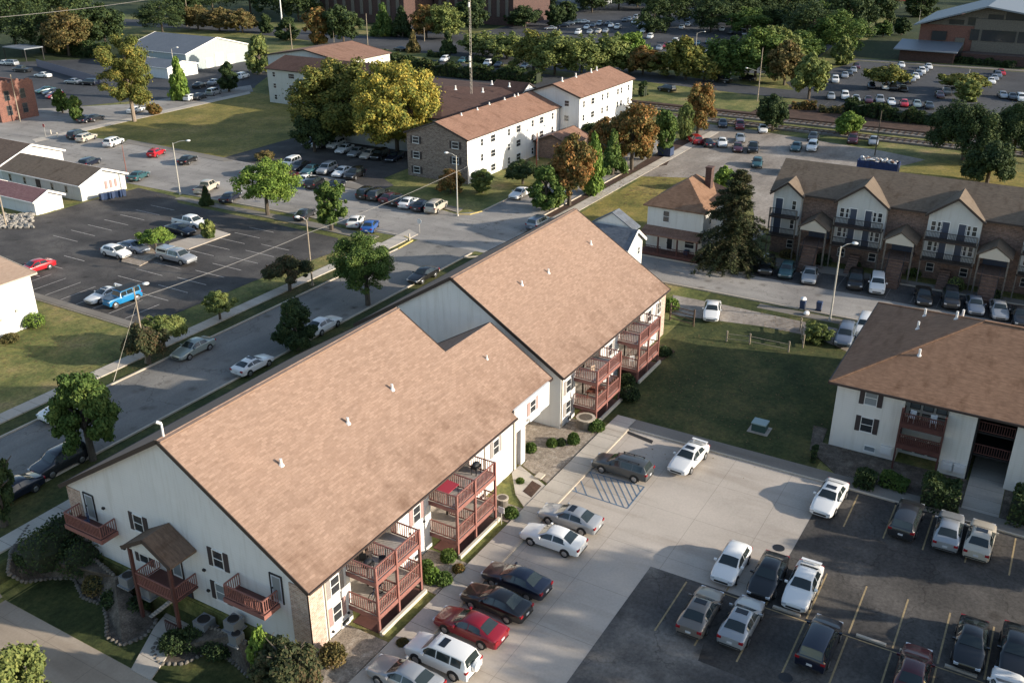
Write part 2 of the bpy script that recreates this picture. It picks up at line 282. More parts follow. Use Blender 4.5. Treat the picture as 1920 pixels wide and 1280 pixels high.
# ---------------------------------------------------------------- mesh builder
def tag(o, label=None, cat=None, group=None, kind=None):
    if label: o['label'] = label
    if cat: o['category'] = cat
    if group: o['group'] = group
    if kind: o['kind'] = kind
    return o
def empty(name, loc, label, cat, rz=0.0, group=None):
    o = bpy.data.objects.new(name, None); col.objects.link(o); o.location = loc; o.rotation_euler = (0, 0, rz)
    o.empty_display_size = 0.2
    return tag(o, label, cat, group)
class MB:
    def __init__(s): s.v = []; s.f = []; s.m = []
    def add(s, vs, fs, mi=0):
        k = len(s.v); s.v += [tuple(v) for v in vs]; s.f += [tuple(i + k for i in f) for f in fs]; s.m += [mi] * len(fs); return s
    def box(s, x0, x1, y0, y1, z0, z1, mi=0):
        return s.add([(x0, y0, z0), (x1, y0, z0), (x1, y1, z0), (x0, y1, z0), (x0, y0, z1), (x1, y0, z1), (x1, y1, z1), (x0, y1, z1)],
                     [(0, 3, 2, 1), (4, 5, 6, 7), (0, 1, 5, 4), (1, 2, 6, 5), (2, 3, 7, 6), (3, 0, 4, 7)], mi)
    def bar(s, a, b, w, h, mi=0):
        a = Vector(a); b = Vector(b); d = (b - a)
        if d.length < 1e-6: return s
        d.normalize(); up = Vector((0, 0, 1)) if abs(d.z) < 0.95 else Vector((1, 0, 0))
        x = d.cross(up).normalized(); y = x.cross(d)
        vs = [p + x * sx * w / 2 + y * sy * h / 2 for p in (a, b) for sx, sy in ((-1, -1), (1, -1), (1, 1), (-1, 1))]
        return s.add(vs, [(0, 3, 2, 1), (4, 5, 6, 7), (0, 1, 5, 4), (1, 2, 6, 5), (2, 3, 7, 6), (3, 0, 4, 7)], mi)
    def tube(s, a, b, r0, r1, n=8, mi=0, cap=True):
        a = Vector(a); b = Vector(b); d = (b - a).normalized(); up = Vector((0, 0, 1)) if abs(d.z) < 0.95 else Vector((1, 0, 0))
        x = d.cross(up).normalized(); y = x.cross(d); vs = []
        for p, r in ((a, r0), (b, r1)):
            for i in range(n): t = 2 * math.pi * i / n; vs.append(p + x * (math.cos(t) * r) + y * (math.sin(t) * r))
        fs = [(i, (i + 1) % n, n + (i + 1) % n, n + i) for i in range(n)]
        if cap: fs += [tuple(range(n - 1, -1, -1)), tuple(range(n, 2 * n))]
        return s.add(vs, fs, mi)
    def poly(s, pts, mi=0): return s.add(pts, [tuple(range(len(pts)))], mi)
    def prism(s, pts, z0, z1, mi=0):
        n = len(pts); a = sum(pts[i][0] * pts[(i + 1) % n][1] - pts[(i + 1) % n][0] * pts[i][1] for i in range(n))
        if a < 0: pts = pts[::-1]
        vs = [(p[0], p[1], z0) for p in pts] + [(p[0], p[1], z1) for p in pts]
        return s.add(vs, [tuple(range(n - 1, -1, -1)), tuple(range(n, 2 * n))] + [(i, (i + 1) % n, n + (i + 1) % n, n + i) for i in range(n)], mi)
    def slab(s, pts, th, mi=0):                       # thick sheet from a (sloped) outline, thickness downwards
        n = len(pts); vs = list(pts) + [(p[0], p[1], p[2] - th) for p in pts]
        nz = Vector(pts[1]) - Vector(pts[0]); nz = nz.cross(Vector(pts[2]) - Vector(pts[1])).z
        f = [tuple(range(n)), tuple(range(2 * n - 1, n - 1, -1))] + [((i + 1) % n, i, n + i, n + (i + 1) % n) for i in range(n)]
        if nz < 0: f = [t[::-1] for t in f]
        return s.add(vs, f, mi)
    def ball(s, c, r, n=8, m=5, mi=0, jit=0.0, rng=random):
        k = len(s.v); cx, cy, cz = c; rx, ry, rz = r if isinstance(r, (tuple, list)) else (r, r, r); vs = []
        for i in range(1, m):
            ph = math.pi * i / m
            for j in range(n):
                t = 2 * math.pi * j / n; q = 1 + rng.uniform(-jit, jit)
                vs.append((cx + rx * q * math.sin(ph) * math.cos(t), cy + ry * q * math.sin(ph) * math.sin(t), cz + rz * q * math.cos(ph)))
        vs += [(cx, cy, cz + rz), (cx, cy, cz - rz)]; T = len(vs) - 2
        fs = [(i * n + j, (i + 1) * n + j, (i + 1) * n + (j + 1) % n, i * n + (j + 1) % n) for i in range(m - 2) for j in range(n)]
        fs += [(T, j, (j + 1) % n) for j in range(n)] + [(T + 1, (m - 2) * n + (j + 1) % n, (m - 2) * n + j) for j in range(n)]
        return s.add(vs, fs, mi)
    def mesh(s, name, mats, smooth=False, off=(0, 0, 0)):
        me = bpy.data.meshes.new(name); ox, oy, oz = off
        me.from_pydata([(x - ox, y - oy, z - oz) for x, y, z in s.v], [], s.f)
        for m in (mats if isinstance(mats, (list, tuple)) else [mats]): me.materials.append(MATS[m])
        if len(me.materials) > 1: me.polygons.foreach_set('material_index', s.m)
        if smooth:
            me.shade_smooth()
            if smooth != 'all': me.set_sharp_from_angle(angle=R(38))
        me.update(); return me
    def build(s, name, mats, parent=None, smooth=False, **kw):
        off = (0, 0, 0)
        r = parent
        while r is not None: off = tuple(a + b for a, b in zip(off, r.location)); r = r.parent
        o = bpy.data.objects.new(name, s.mesh(name, mats, smooth, off)); col.objects.link(o)
        if parent: o.parent = parent
        if kw: tag(o, **kw)
        return o
def copy_tree(o, parent=None):
    c = o.copy(); col.objects.link(c)
    if parent: c.parent = parent
    for ch in list(o.children): copy_tree(ch, c)
    return c

# ---------------------------------------------------------------- the ground
def ter(x, y):                                        # the yard at the near gable end lies lower
    sx = min(1, max(0, (33.0 - x) / 0.7)); a = min(1, max(0, (y - 34.6) / 2.2)); b = min(1, max(0, (58.6 - y) / 2.2))
    f = lambda t: t * t * (3 - 2 * t)
    return -1.7 * f(sx) * f(a) * f(b)
def GT(px, py, dz=0.0):
    p = G(px, py, 0)
    for _ in range(12): p = G(px, py, ter(p.x, p.y) + dz)
    return p
mb = MB()
xs = [-3000, -400, -60, 0] + [6 + i for i in range(0, 26)] + [32.3 + 0.1 * i for i in range(9)] + [36, 60, 120, 300, 700, 1500, 4000]
ys = [-3000, -400, -60, 0, 20, 30, 33] + [34 + 0.5 * i for i in range(8)] + [38 + 2 * i for i in range(8)] + [54 + 0.5 * i for i in range(12)] + [64, 80, 120, 300, 700, 1500, 4000]
k = len(ys); mb.v = [(x, y, ter(x, y)) for x in xs for y in ys]
mb.f = [(i * k + j, (i + 1) * k + j, (i + 1) * k + j + 1, i * k + j + 1) for i in range(len(xs) - 1) for j in range(k - 1)]; mb.m = [0] * len(mb.f)
mb.build('ground', 'grass', kind='structure')
def sheet(name, mat, pts, z): return MB().poly([(p[0], p[1], z) for p in pts]).build(name, mat, kind='structure')
def rect(x0, x1, y0, y1): return [(x0, y0), (x1, y0), (x1, y1), (x0, y1)]
def gp(*q, z=0.0): return [tuple(G(a, b, z)[:2]) for a, b in q]
def flat(name, mat, items, z):                        # several outlines of one kind of surface in one sheet
    m = MB()
    for it in items: m.poly([(p[0], p[1], z) for p in it])
    return m.build(name, mat, kind='structure')
# streets
sheet('street', 'street_asphalt', rect(-80, 101, 64.9, 74.1), 0.02)
sheet('cross_street', 'cross_asphalt', [(102.9, -120), (110.6, -120), (110.6, 58), (113, 62.5), (150, 64.5), (176, 66), (176, 74), (116.6, 73.4), (113.6, 76.5), (117.2, 93), (120, 101), (120.5, 131), (119.8, 160), (119, 187), (100.2, 187), (100.6, 118), (101.2, 96), (100.8, 80), (101, 74), (101, 62), (102.9, 57)], 0.024)
sheet('cross_street_north', 'cross_asphalt', rect(99.5, 112, 187, 420), 0.022)
sheet('townhouse_parking', 'lot_asphalt', [(110.6, -60), (116.8, -60), (116.6, 15.5), (115.6, 31.5), (110.6, 31.5)], 0.028)
sheet('north_side_street', 'cross_asphalt', gp((60, 262), (0, 245), (-400, 300), (-400, 215), (60, 205), (250, 195), (470, 160), (475, 172), (180, 240)), 0.026)
flat('far_lot_west', 'far_asphalt', [gp((-300, 215), (60, 208), (300, 185), (478, 162), (520, 130), (300, 105), (0, 118), (-300, 120))], 0.012)
sheet('boulevard', 'far_asphalt', [(235, 420), (250, 420), (266, 300), (272, 262), (268, 205), (262, 160), (252, 120), (243, 84), (240, 68), (240, 10), (240, -80), (229, -80), (229, 70), (231, 84), (234, 105), (240, 146), (245, 160), (247, 203), (255, 262), (248, 306), (240, 360)], 0.02)
sheet('boulevard_junction', 'far_asphalt', [(243, 150), (262, 155), (330, 235), (320, 245), (250, 196)], 0.024)
# lots
sheet('front_lot', 'concrete', rect(-30, 68.2, -60, 28.3), 0.02)
sheet('front_lot_asphalt', 'front_asphalt', [(-30, 19.05), (51.5, 19.05), (51.6, 11.2), (68.2, 10.9), (68.2, -60), (-30, -60)], 0.026)
sheet('front_lot_patch', 'worn_sunlit_asphalt', [(-30, 19.05), (51.5, 19.05), (51.55, 14.0), (44.5, 13.0), (44.0, -60), (-30, -60)], 0.030)
sheet('side_lot', 'lot_asphalt', [(61.9, 82.6), (78, 82.2), (92.6, 80.5), (96, 84), (96.6, 100), (96.8, 116), (99, 119), (99.5, 128), (90, 128.6), (83, 128.2), (77, 130), (70, 150), (60, 190), (50, 190), (62.3, 112)], 0.02)
sheet('gravel_lot', 'gravel', [(151, 34), (151, 52), (147, 61), (150, 63), (176, 65), (192, 66), (192, 60), (186, 30), (183, 22), (178, 24), (168, 30), (160, 34)], 0.016)
sheet('gravel_drive', 'gravel', [(113, 36), (130, 33.8), (151, 32), (151, 44), (135, 38), (124, 34.8), (113, 37)], 0.012)
sheet('gravel_parking_drive', 'gravel', gp((1262, 553), (1360, 572), (1500, 602), (1600, 622), (1590, 660), (1530, 632), (1430, 612), (1258, 590)), 0.016)
sheet('campus_lot', 'far_asphalt', [(222, 51), (222, 8), (222, -80), (303, -80), (296, 58), (250, 66), (238, 60)], 0.014)
sheet('hospital_lot', 'far_asphalt', [(254, 90), (272, 185), (300, 187), (335, 190), (420, 190), (420, 80), (300, 70), (262, 72)], 0.014)
sheet('warehouse_yard', 'far_asphalt', gp((285, 152), (365, 135), (450, 112), (480, 128), (478, 165), (400, 175), (280, 190)), 0.018)
sheet('railside_lot', 'far_asphalt', [(205, 96), (226, 100), (236, 160), (236, 190), (214, 190), (208, 150)], 0.014)
sheet('complex_lot', 'lot_asphalt', [(120, 101), (117.4, 93.5), (121.5, 93.5), (124, 97.5), (150, 99), (150, 131), (120.3, 131)], 0.022)
mb = MB(); gx = [-40, 0, 10, 16, 20, 22, 24, 25, 26, 26.9, 27.7]; gy = [10, 20, 28, 33] + [34 + .5 * i for i in range(8)] + [40, 44, 48, 52, 54, 55, 56] + [56.4 + .2 * i for i in range(14)] + [59.25]; k = len(gy)
mb.v = [(x, y, ter(x, y) + .03) for x in gx for y in gy]; mb.f = [(i * k + j, (i + 1) * k + j, (i + 1) * k + j + 1, i * k + j + 1) for i in range(len(gx) - 1) for j in range(k - 1)]; mb.m = [0] * len(mb.f)
mb.build('driveway', 'drive_concrete', kind='structure')
# lawns of other greens
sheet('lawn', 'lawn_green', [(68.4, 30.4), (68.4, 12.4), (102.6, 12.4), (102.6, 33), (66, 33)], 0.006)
sheet('dry_lawn', 'lawn_dry', [(112.5, 46.5), (150, 40.5), (149.5, 60.6), (112.5, 60.6)], 0.008)
sheet('field_lawn', 'lawn_dry', gp((60, 261), (467, 172), (640, 200), (560, 262), (437, 302), (270, 265), (160, 250)), 0.008)
sheet('yellow_lawn', 'lawn_dry', [(152, 34), (166, 30), (176, 24), (182, 20), (182, -60), (132, -60), (132, 30)], 0.008)
sheet('far_field', 'field', [(272, 700), (275, 300), (300, 190), (420, 190), (420, 66), (304, 66), (306, -400), (3500, -400), (3500, 3500), (272, 3500)], 0.006)
sheet('far_field_west', 'field', [(130, 232), (230, 232), (230, 400), (230, 3000), (-600, 3000), (-600, 420), (99, 420), (112, 232)], 0.004)
# footpaths, each a slab
def path(name, mat, pts, z1=0.13, z0=-0.1): return MB().prism(pts, z0, z1).build(name, mat, kind='structure')
path('sidewalk', 'sidewalk_concrete', rect(-80, 97.2, 76.4, 78.0), 0.12)
path('sidewalk', 'sidewalk_concrete', rect(-80, 100, 59.3, 60.9), 0.12)
path('sidewalk', 'sidewalk_concrete', rect(26, 66.3, 28.3, 30.1), 0.13)
path('sidewalk', 'sidewalk_cross', rect(68.2, 69.9, -30, 28.2), 0.13)
path('sidewalk', 'sidewalk_concrete', [(66.35, 28.3), (69.9, 28.25), (69.9, 30.0), (66.35, 30.1)], 0.13)
path('sidewalk', 'sidewalk_concrete', rect(110.8, 186, 61.2, 63.0), 0.06)
path('sidewalk', 'sidewalk_cross', [(97.3, 79.5), (99.4, 79.5), (99.8, 96), (99.2, 118), (97.8, 118), (98.0, 96)], 0.1)
path('sidewalk', 'sidewalk_cross', rect(61.0, 62.2, 82.6, 110), 0.1)
path('sidewalk', 'sidewalk_cross', rect(100.9, 102.3, -60, 27), 0.03).location.z = -0.015
path('sidewalk', 'sidewalk_cross', [(116.9, -60), (118.5, -60), (118.3, 31.5), (115.9, 33.5), (114.8, 31.7), (116.7, 15.5)], 0.12)
path('sidewalk', 'sidewalk_concrete', gp((60, 262), (467, 172), (470, 176), (66, 267)), 0.05)
path('sidewalk', 'sidewalk_cross', gp((232, 268), (418, 303), (437, 302), (425, 297), (240, 262)), 0.06)
path('sidewalk', 'sidewalk_cross', gp((526, 325), (650, 352), (700, 362), (860, 398), (868, 392), (700, 352), (640, 340), (530, 318)), 0.08)
path('sidewalk', 'sidewalk_cross', [(303.2, -60), (306, -60), (300, 60), (296.5, 60)], 0.08)
path('front_walk', 'sidewalk_concrete', [(53.2, 30.15), (56.6, 30.15), (58.2, 33.4), (56.9, 33.4), (54.4, 31.6)], 0.09)
path('gable_walk', 'sidewalk_concrete', [(27.6, 42.0), (31.2, 43.4), (33.0, 43.2), (33.0, 46.2), (31.0, 45.6), (27.6, 43.8)], -1.6, -1.9)
path('apron', 'sidewalk_concrete', gp((767, 431), (784, 440), (728, 468), (716, 456)), 0.1)
# kerbs
def kerb(pts, mat='kerb_concrete', w=0.18, z=0.15):
    m = MB()
    for a, b in zip(pts[:-1], pts[1:]): m.bar((a[0], a[1], z / 2 - 0.04), (b[0], b[1], z / 2 - 0.04), w, z + 0.08)
    return m.build('kerb', mat, kind='structure')
kerb([(-60, 74.2), (96.5, 74.2)]); kerb([(96.6, 74.2), (100.3, 74.5), (101.1, 76.5)], 'kerb_yellow'); kerb([(-60, 64.8), (100, 64.8)])
kerb([(116.6, 73.5), (160, 73.5)]); kerb([(113.3, 76.0), (114.2, 74.2), (116.5, 73.5)], 'kerb_yellow')
kerb([(102.8, -60), (102.8, 57), (101.6, 61), (98, 64.8)]); kerb([(116.75, -60), (116.75, 15.5)]); kerb([(115.7, 31.6), (110.7, 31.8), (110.7, 56), (112.6, 60.5), (118, 64.6), (150, 64.6)])
kerb([(26, 28.2), (68.25, 28.2), (68.25, -30)], z=0.14); kerb([(101.1, 76.6), (101.4, 96), (100.8, 118)], z=0.12)
kerb([(117.3, 92), (114.2, 76.3)]); kerb([(61.0, 82.4), (61.0, 110)], z=0.1)
sheet('tar_patch', 'tar', gp((1172, 806), (1225, 826), (1222, 832), (1178, 814)), 0.03)
mk = MB()
def stripe(m, a, b, w=0.11, z=0.034):
    a = Vector((a[0], a[1], 0)); b = Vector((b[0], b[1], 0)); d = (b - a).normalized(); n = Vector((-d.y, d.x, 0)) * w / 2
    m.poly([tuple((p + Vector((0, 0, z)))[:]) for p in (a - n, b - n, b + n, a + n)])
for x, col_ in ((0, 0),):
    for y in (13.65, 10.95, 8.3, 5.65, 3.0, 0.4, -2.2, -4.9, -7.6, -10.2): stripe(mk, (51.6, y), (56.9, y))
    for y in (16.3, 13.65, 10.95, 8.3, 5.65, 3.0, 0.4, -2.2, -4.9, -7.6, -10.2): stripe(mk, (45.6, y), (51.2, y))
    stripe(mk, (51.3, 14), (51.3, -11), 0.09)
    for y in (8.6, 5.8, 3.1, 0.3, -2.5, -5.2): stripe(mk, (63.0, y), (67.9, y))
mk.build('parking_stripes', 'line_yellow', kind='structure')
mk = MB(); a, b, c, d = gp((1094, 882), (1208, 913), (1176, 953), (1064, 917))
for p, q in ((a, b), (b, c), (c, d)): stripe(mk, p, q, 0.10)
stripe(mk, gp((1030, 944))[0], gp((1100, 872))[0], 0.14)
for i in range(1, 9):
    t = i / 9.0; p = Vector(a).lerp(Vector(b), t); q = Vector(d).lerp(Vector(c), min(1, t + 0.5))
    if t + 0.5 > 1: q = Vector(b).lerp(Vector(c), (1 - t) / 0.5)
    stripe(mk, p, q, 0.075)
stripe(mk, Vector(a).lerp(Vector(d), .30), Vector(d).lerp(Vector(c), .33), 0.075)
stripe(mk, Vector(a).lerp(Vector(d), .65), Vector(d).lerp(Vector(c), .16), 0.075)
mk.build('access_markings', 'line_blue', kind='structure')
mk = MB()
for x in (64.9, 68.2, 71.4, 74.6): stripe(mk, (x - 2.2, 106), (x - 2.2, 110), 0.1)
for i in range(11): stripe(mk, (62.4 + 0.0, 86.2 + 2.75 * i), (67.2, 86.2 + 2.75 * i), 0.09)
for i in range(8): stripe(mk, (68.5 + 2.9 * i, 91.2), (68.5 + 2.9 * i, 86.2), 0.09)
for i in range(9): stripe(mk, (71 + 2.8 * i, 97.9), (71 + 2.8 * i, 93.2), 0.09)
for i in range(7): stripe(mk, (77 + 2.8 * i, 118.5), (77 + 2.8 * i, 113.4), 0.09)
mk.build('parking_stripes', 'line_white', kind='structure')
mk = MB()
for i in range(30): stripe(mk, (100.9 + 0.5, 79 + 2.9 * i), (105.0, 78.0 + 2.9 * i), 0.08)
for i in range(9): stripe(mk, (118.5, 131 + 2.9 * i), (114.2, 129.6 + 2.9 * i), 0.08)
for i in range(14): stripe(mk, (111.2, 29 - 2.8 * i), (116.4, 29 - 2.8 * i), 0.08)
for i in range(30): stripe(mk, (224.4, 50 - 2.8 * i), (229.0 - 0.4, 50 - 2.8 * i), 0.1)
mk.build('bay_lines', 'line_faint', kind='structure')
# islands in the side lot
path('gravel_island', 'rock_bed', gp((228, 492), (262, 500), (300, 480), (280, 462), (232, 480)), 0.14)
path('gravel_island', 'concrete', gp((310, 470), (355, 468), (432, 440), (405, 432), (318, 458)), 0.14)
# railway: two tracks on ballast behind the gravel lot
for x0 in (195.5, 202.5):
    m = MB().prism(rect(x0 - 1.7, x0 + 1.7, -120, 190), 0.0, 0.35); m.build('track_bed', 'ballast', kind='structure')
    rt = empty('railway_track', (x0, 30, 0.35), 'railway track on a pale ballast bed, ' + ('the one nearer the gravel lot' if x0 < 200 else 'the one nearer the boulevard'), 'railway track', group='railway tracks')
    for s in (-0.72, 0.72): MB().box(x0 + s - .05, x0 + s + .05, -120, 190, 0.45, 0.6).build('rail', 'rail_steel', rt)
    m = MB()
    for i in range(260): m.box(x0 - 1.25, x0 + 1.25, -120 + i * 1.19, -119.75 + i * 1.19, 0.36, 0.44)
    m.build('sleepers', 'fence_wood', rt, kind='stuff')
MB().prism(rect(205.6, 207.4, -60, 110), 0, 0.3).build('verge', 'mulch', kind='structure')
sheet('mulch_bed', 'mulch', rect(208.5, 221.5, -60, 62), 0.01)
sheet('mulch_bed', 'mulch', gp((1185, 300), (1225, 295), (1262, 290), (1250, 310), (1200, 318)), 0.02)
sheet('mulch_bed', 'mulch', [(114, 63.2), (176, 63.2), (176, 65.8), (150, 64.4), (118, 64.4)], 0.03)
# beds and grass strips along the front of the near building
path('rock_bed', 'rock_bed', [(33.2, 30.2), (36.2, 30.2), (36.2, 33.4), (33.2, 33.4)] , 0.09)
path('rock_bed', 'rock_bed', [(28.5, 29.2), (33.2, 30.2), (33.2, 33.4), (31.5, 33.4), (28.5, 31.5)], 0.06)
path('rock_bed', 'rock_bed', rect(41.5, 45.3, 30.2, 33.4), 0.07)
path('rock_bed', 'rock_bed', rect(50.9, 53.0, 30.2, 33.4), 0.07)
path('rock_bed', 'rock_bed', [(57.0, 30.2), (67.0, 30.2), (67.4, 33.3), (65.1, 33.3), (65.1, 36.4), (60.2, 36.4), (59.2, 33.3), (58.3, 33.2)], 0.07)
path('rock_bed', 'mulch', [(54.6, 30.3), (56.4, 30.4), (56.7, 31.4), (55.0, 31.3)], 0.10)
path('patio_pad', 'deck_red', rect(36.6, 41.4, 31.0, 33.3), 0.03); path('patio_pad', 'deck_red', rect(45.6, 50.8, 31.0, 33.3), 0.03); path('patio_pad', 'deck_red', rect(67.7, 72.6, 31.0, 33.3), 0.03); path('patio_pad', 'deck_red', rect(76.8, 81.8, 31.0, 33.3), 0.03)
path('rock_bed', 'yard_bed', [(70.0, 1.5), (70.0, 10.8), (72.6, 13.6), (77, 14.4), (77, 13.2), (74.4, 13.0), (74.4, 1.5)], 0.06)
path('rock_bed', 'yard_bed', [(70.0, -12), (70.0, -1.2), (74.4, -1.2), (74.4, -12)], 0.06)
path('building_walk', 'sidewalk_concrete', rect(69.95, 79.3, -1.15, 1.45), 0.08)
path('rock_bed', 'mulch', [(82.0, 31.0), (85.2, 30.6), (86.0, 32.2), (85.0, 33.3), (82.2, 33.3)], 0.08)
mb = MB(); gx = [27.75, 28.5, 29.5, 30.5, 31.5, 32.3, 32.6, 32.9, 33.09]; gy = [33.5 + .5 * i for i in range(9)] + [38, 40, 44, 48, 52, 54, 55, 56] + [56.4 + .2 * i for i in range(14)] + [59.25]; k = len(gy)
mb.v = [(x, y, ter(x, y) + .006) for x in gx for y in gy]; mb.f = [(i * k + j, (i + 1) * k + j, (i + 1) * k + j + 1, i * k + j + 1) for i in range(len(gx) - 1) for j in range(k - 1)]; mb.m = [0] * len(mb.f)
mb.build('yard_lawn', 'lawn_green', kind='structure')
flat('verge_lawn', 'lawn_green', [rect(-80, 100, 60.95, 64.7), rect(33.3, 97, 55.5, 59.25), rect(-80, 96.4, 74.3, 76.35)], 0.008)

# ---------------------------------------------------------------- building parts
def fbox(m, ax, c, u0, u1, z0, z1, d0, d1, mi=0):      # box on a wall facing -Y ('y') or -X ('x'); d = how far it stands out
    if ax == 'y': return m.box(u0, u1, c - d1, c - d0, z0, z1, mi)
    return m.box(c - d1, c - d0, u0, u1, z0, z1, mi)
def win(par, ax, c, u, z, w=0.9, h=1.35, gl='window_glass', sh=None, fr='trim_white', bars=True, simple=False):
    m = MB(); t = 0.05 if w > 0.7 else 0.045
    for a in ((u - w / 2, u + w / 2, z, z + t), (u - w / 2, u + w / 2, z + h - t, z + h), (u - w / 2, u - w / 2 + t, z + t, z + h - t), (u + w / 2 - t, u + w / 2, z + t, z + h - t)):
        fbox(m, ax, c, *a, -0.03, 0.07)
    if bars: fbox(m, ax, c, u - w / 2 + t, u + w / 2 - t, z + h * .5 - .025, z + h * .5 + .025, -0.02, 0.055)
    if not simple: fbox(m, ax, c, u - w / 2 - .05, u + w / 2 + .05, z - .06, z - .002, -0.03, 0.10)
    f = m.build('window', fr, par)
    fbox(MB(), ax, c, u - w / 2 + t, u + w / 2 - t, z + t, z + h - t, -0.03, 0.03).build('pane', gl, f)
    if sh:
        for s in (-1, 1):
            a = u + s * (w / 2 + .215); q = MB(); fbox(q, ax, c, a - .2, a + .2, z - .03, z + h + .03, -0.02, 0.05)
            for i in range(int(h / .14)): fbox(q, ax, c, a - .15, a + .15, z + .06 + i * .14, z + .13 + i * .14, 0.05, 0.065)
            q.build('shutter', sh, par)
    return f
def door(par, ax, c, u, z, w=0.9, h=2.0, mat='door_white', fr='trim_brown', gl=None):
    m = MB()
    for a in ((u - w / 2 - .08, u - w / 2, z, z + h + .08), (u + w / 2, u + w / 2 + .08, z, z + h + .08), (u - w / 2, u + w / 2, z + h, z + h + .08)): fbox(m, ax, c, *a, -0.03, 0.08)
    fbox(m, ax, c, u - w / 2, u + w / 2, z, z + h, -0.03, 0.04, 1)
    fbox(m, ax, c, u - w / 2 + .13, u + w / 2 - .13, z + .18, z + h - .15, 0.04, 0.055, 2)
    d = m.build('door', [fr, mat, gl or mat], par)
    fbox(MB(), ax, c, u + w / 2 - .14, u + w / 2 - .08, z + .95, z + 1.05, 0.055, 0.12).build('handle', 'iron', d)
    return d
def rail_run(m, a, b, z0, h=1.05, sp=0.17, w=0.045, top=0.09):
    a = Vector((a[0], a[1], 0)); b = Vector((b[0], b[1], 0)); L = (b - a).length; n = max(2, int(L / sp))
    m.bar(a + Vector((0, 0, z0 + h)), b + Vector((0, 0, z0 + h)), top, 0.07); m.bar(a + Vector((0, 0, z0 + .12)), b + Vector((0, 0, z0 + .12)), 0.05, 0.07)
    for i in range(n + 1):
        p = a.lerp(b, i / n); m.bar(p + Vector((0, 0, z0 + .12)), p + Vector((0, 0, z0 + h)), w, w)
def balcony(par, x0, x1, yo, yw, z, rail='rail_paint', deck='deck_wood', sides=(1, 1), fascia=True, mid=True, railh=1.05):
    m = MB().box(x0, x1, yo, yw, z - .12, z); m.box(x0 + .02, x1 - .02, yo + .02, yo + .10, z - .30, z - .12)
    b = m.build('balcony', deck, par)
    m = MB(); m.box(x0 - .03, x1 + .03, yo - .05, yo - .003, z - .30, z + .02); m.box(x0 - .05, x0 - .003, yo, yw, z - .30, z + .02); m.box(x1 + .003, x1 + .05, yo, yw, z - .30, z + .02)
    m.build('rim_board', rail, b)
    r = MB(); rail_run(r, (x0 + .06, yo + .05), (x1 - .06, yo + .05), z, railh)
    for s, x in ((0, x0 + .05), (1, x1 - .05)):
        if sides[s]: rail_run(r, (x, yo + .1), (x, yw - .05), z, railh)
    if mid: xm = (x0 + x1) / 2 - .2; rail_run(r, (xm, yo + .1), (xm, yw - .05), z, railh)
    r.build('railing', rail, b)
    return b
def gable_roof(par, x0, x1, y0, y1, ze, zr, axis, mat, th=0.2, fascia='trim_brown', name='roof'):
    m = MB()
    if axis == 'x':
        ym = (y0 + y1) / 2
        m.slab([(x0, y0, ze), (x1, y0, ze), (x1, ym, zr), (x0, ym, zr)], th); m.slab([(x0, y1, ze), (x1, y1, ze), (x1, ym, zr), (x0, ym, zr)], th)
    else:
        xm = (x0 + x1) / 2
        m.slab([(x0, y0, ze), (x0, y1, ze), (xm, y1, zr), (xm, y0, zr)], th); m.slab([(x1, y0, ze), (x1, y1, ze), (xm, y1, zr), (xm, y0, zr)], th)
    o = m.build(name, mat, par)
    f = MB(); e = 0.03
    if axis == 'x':
        for x in (x0 - e, x1 + e):
            f.bar((x, y0, ze - th / 2), (x, ym, zr - th / 2), .06, th + .1); f.bar((x, y1, ze - th / 2), (x, ym, zr - th / 2), .06, th + .1)
        for y in (y0 - .05, y1 + .05): f.bar((x0, y, ze - .08), (x1, y, ze - .08), .1, .14)
    else:
        for y in (y0 - e, y1 + e):
            f.bar((x0, y, ze - th / 2), (xm, y, zr - th / 2), .06, th + .1); f.bar((x1, y, ze - th / 2), (xm, y, zr - th / 2), .06, th + .1)
        for x in (x0 - .05, x1 + .05): f.bar((x, y0, ze - .08), (x, y1, ze - .08), .1, .14)
    f.build('fascia', fascia, o)
    return o
def gable_wall(m, ax, c, u0, u1, z0, ze, zr, th=0.2):   # pentagon wall of thickness th
    um = (u0 + u1) / 2; pts = [(u0, z0), (u1, z0), (u1, ze), (um, zr), (u0, ze)]
    P = (lambda u, z, d: (c + d, u, z)) if ax == 'x' else (lambda u, z, d: (u, c + d, z))
    vs = [P(u, z, 0) for u, z in pts] + [P(u, z, th) for u, z in pts]; n = 5
    fs = [tuple(range(n)), tuple(range(2 * n - 1, n - 1, -1))] + [((i + 1) % n, i, n + i, n + (i + 1) % n) for i in range(n)]
    if ax == 'x': fs = [f[::-1] for f in fs]
    m.add(vs, fs); return m
def vent(par, p, h=0.45, r=0.09, mat='white_plastic', name='roof_vent'):
    MB().tube(p, (p[0], p[1], p[2] + h), r, r, 8).tube((p[0], p[1], p[2] - .1), (p[0], p[1], p[2] + .08), r * 2.2, r * 1.4, 8).build(name, mat, par)
def front_z(y): return 5.15 + (y - 33.05) * 0.6166

# ---------------------------------------------------------------- the large apartment building in the middle
ap = empty('apartment_building', (48, 44, 0), 'long white two part apartment building with tan shingle roofs and red balconies in the middle', 'apartment building')
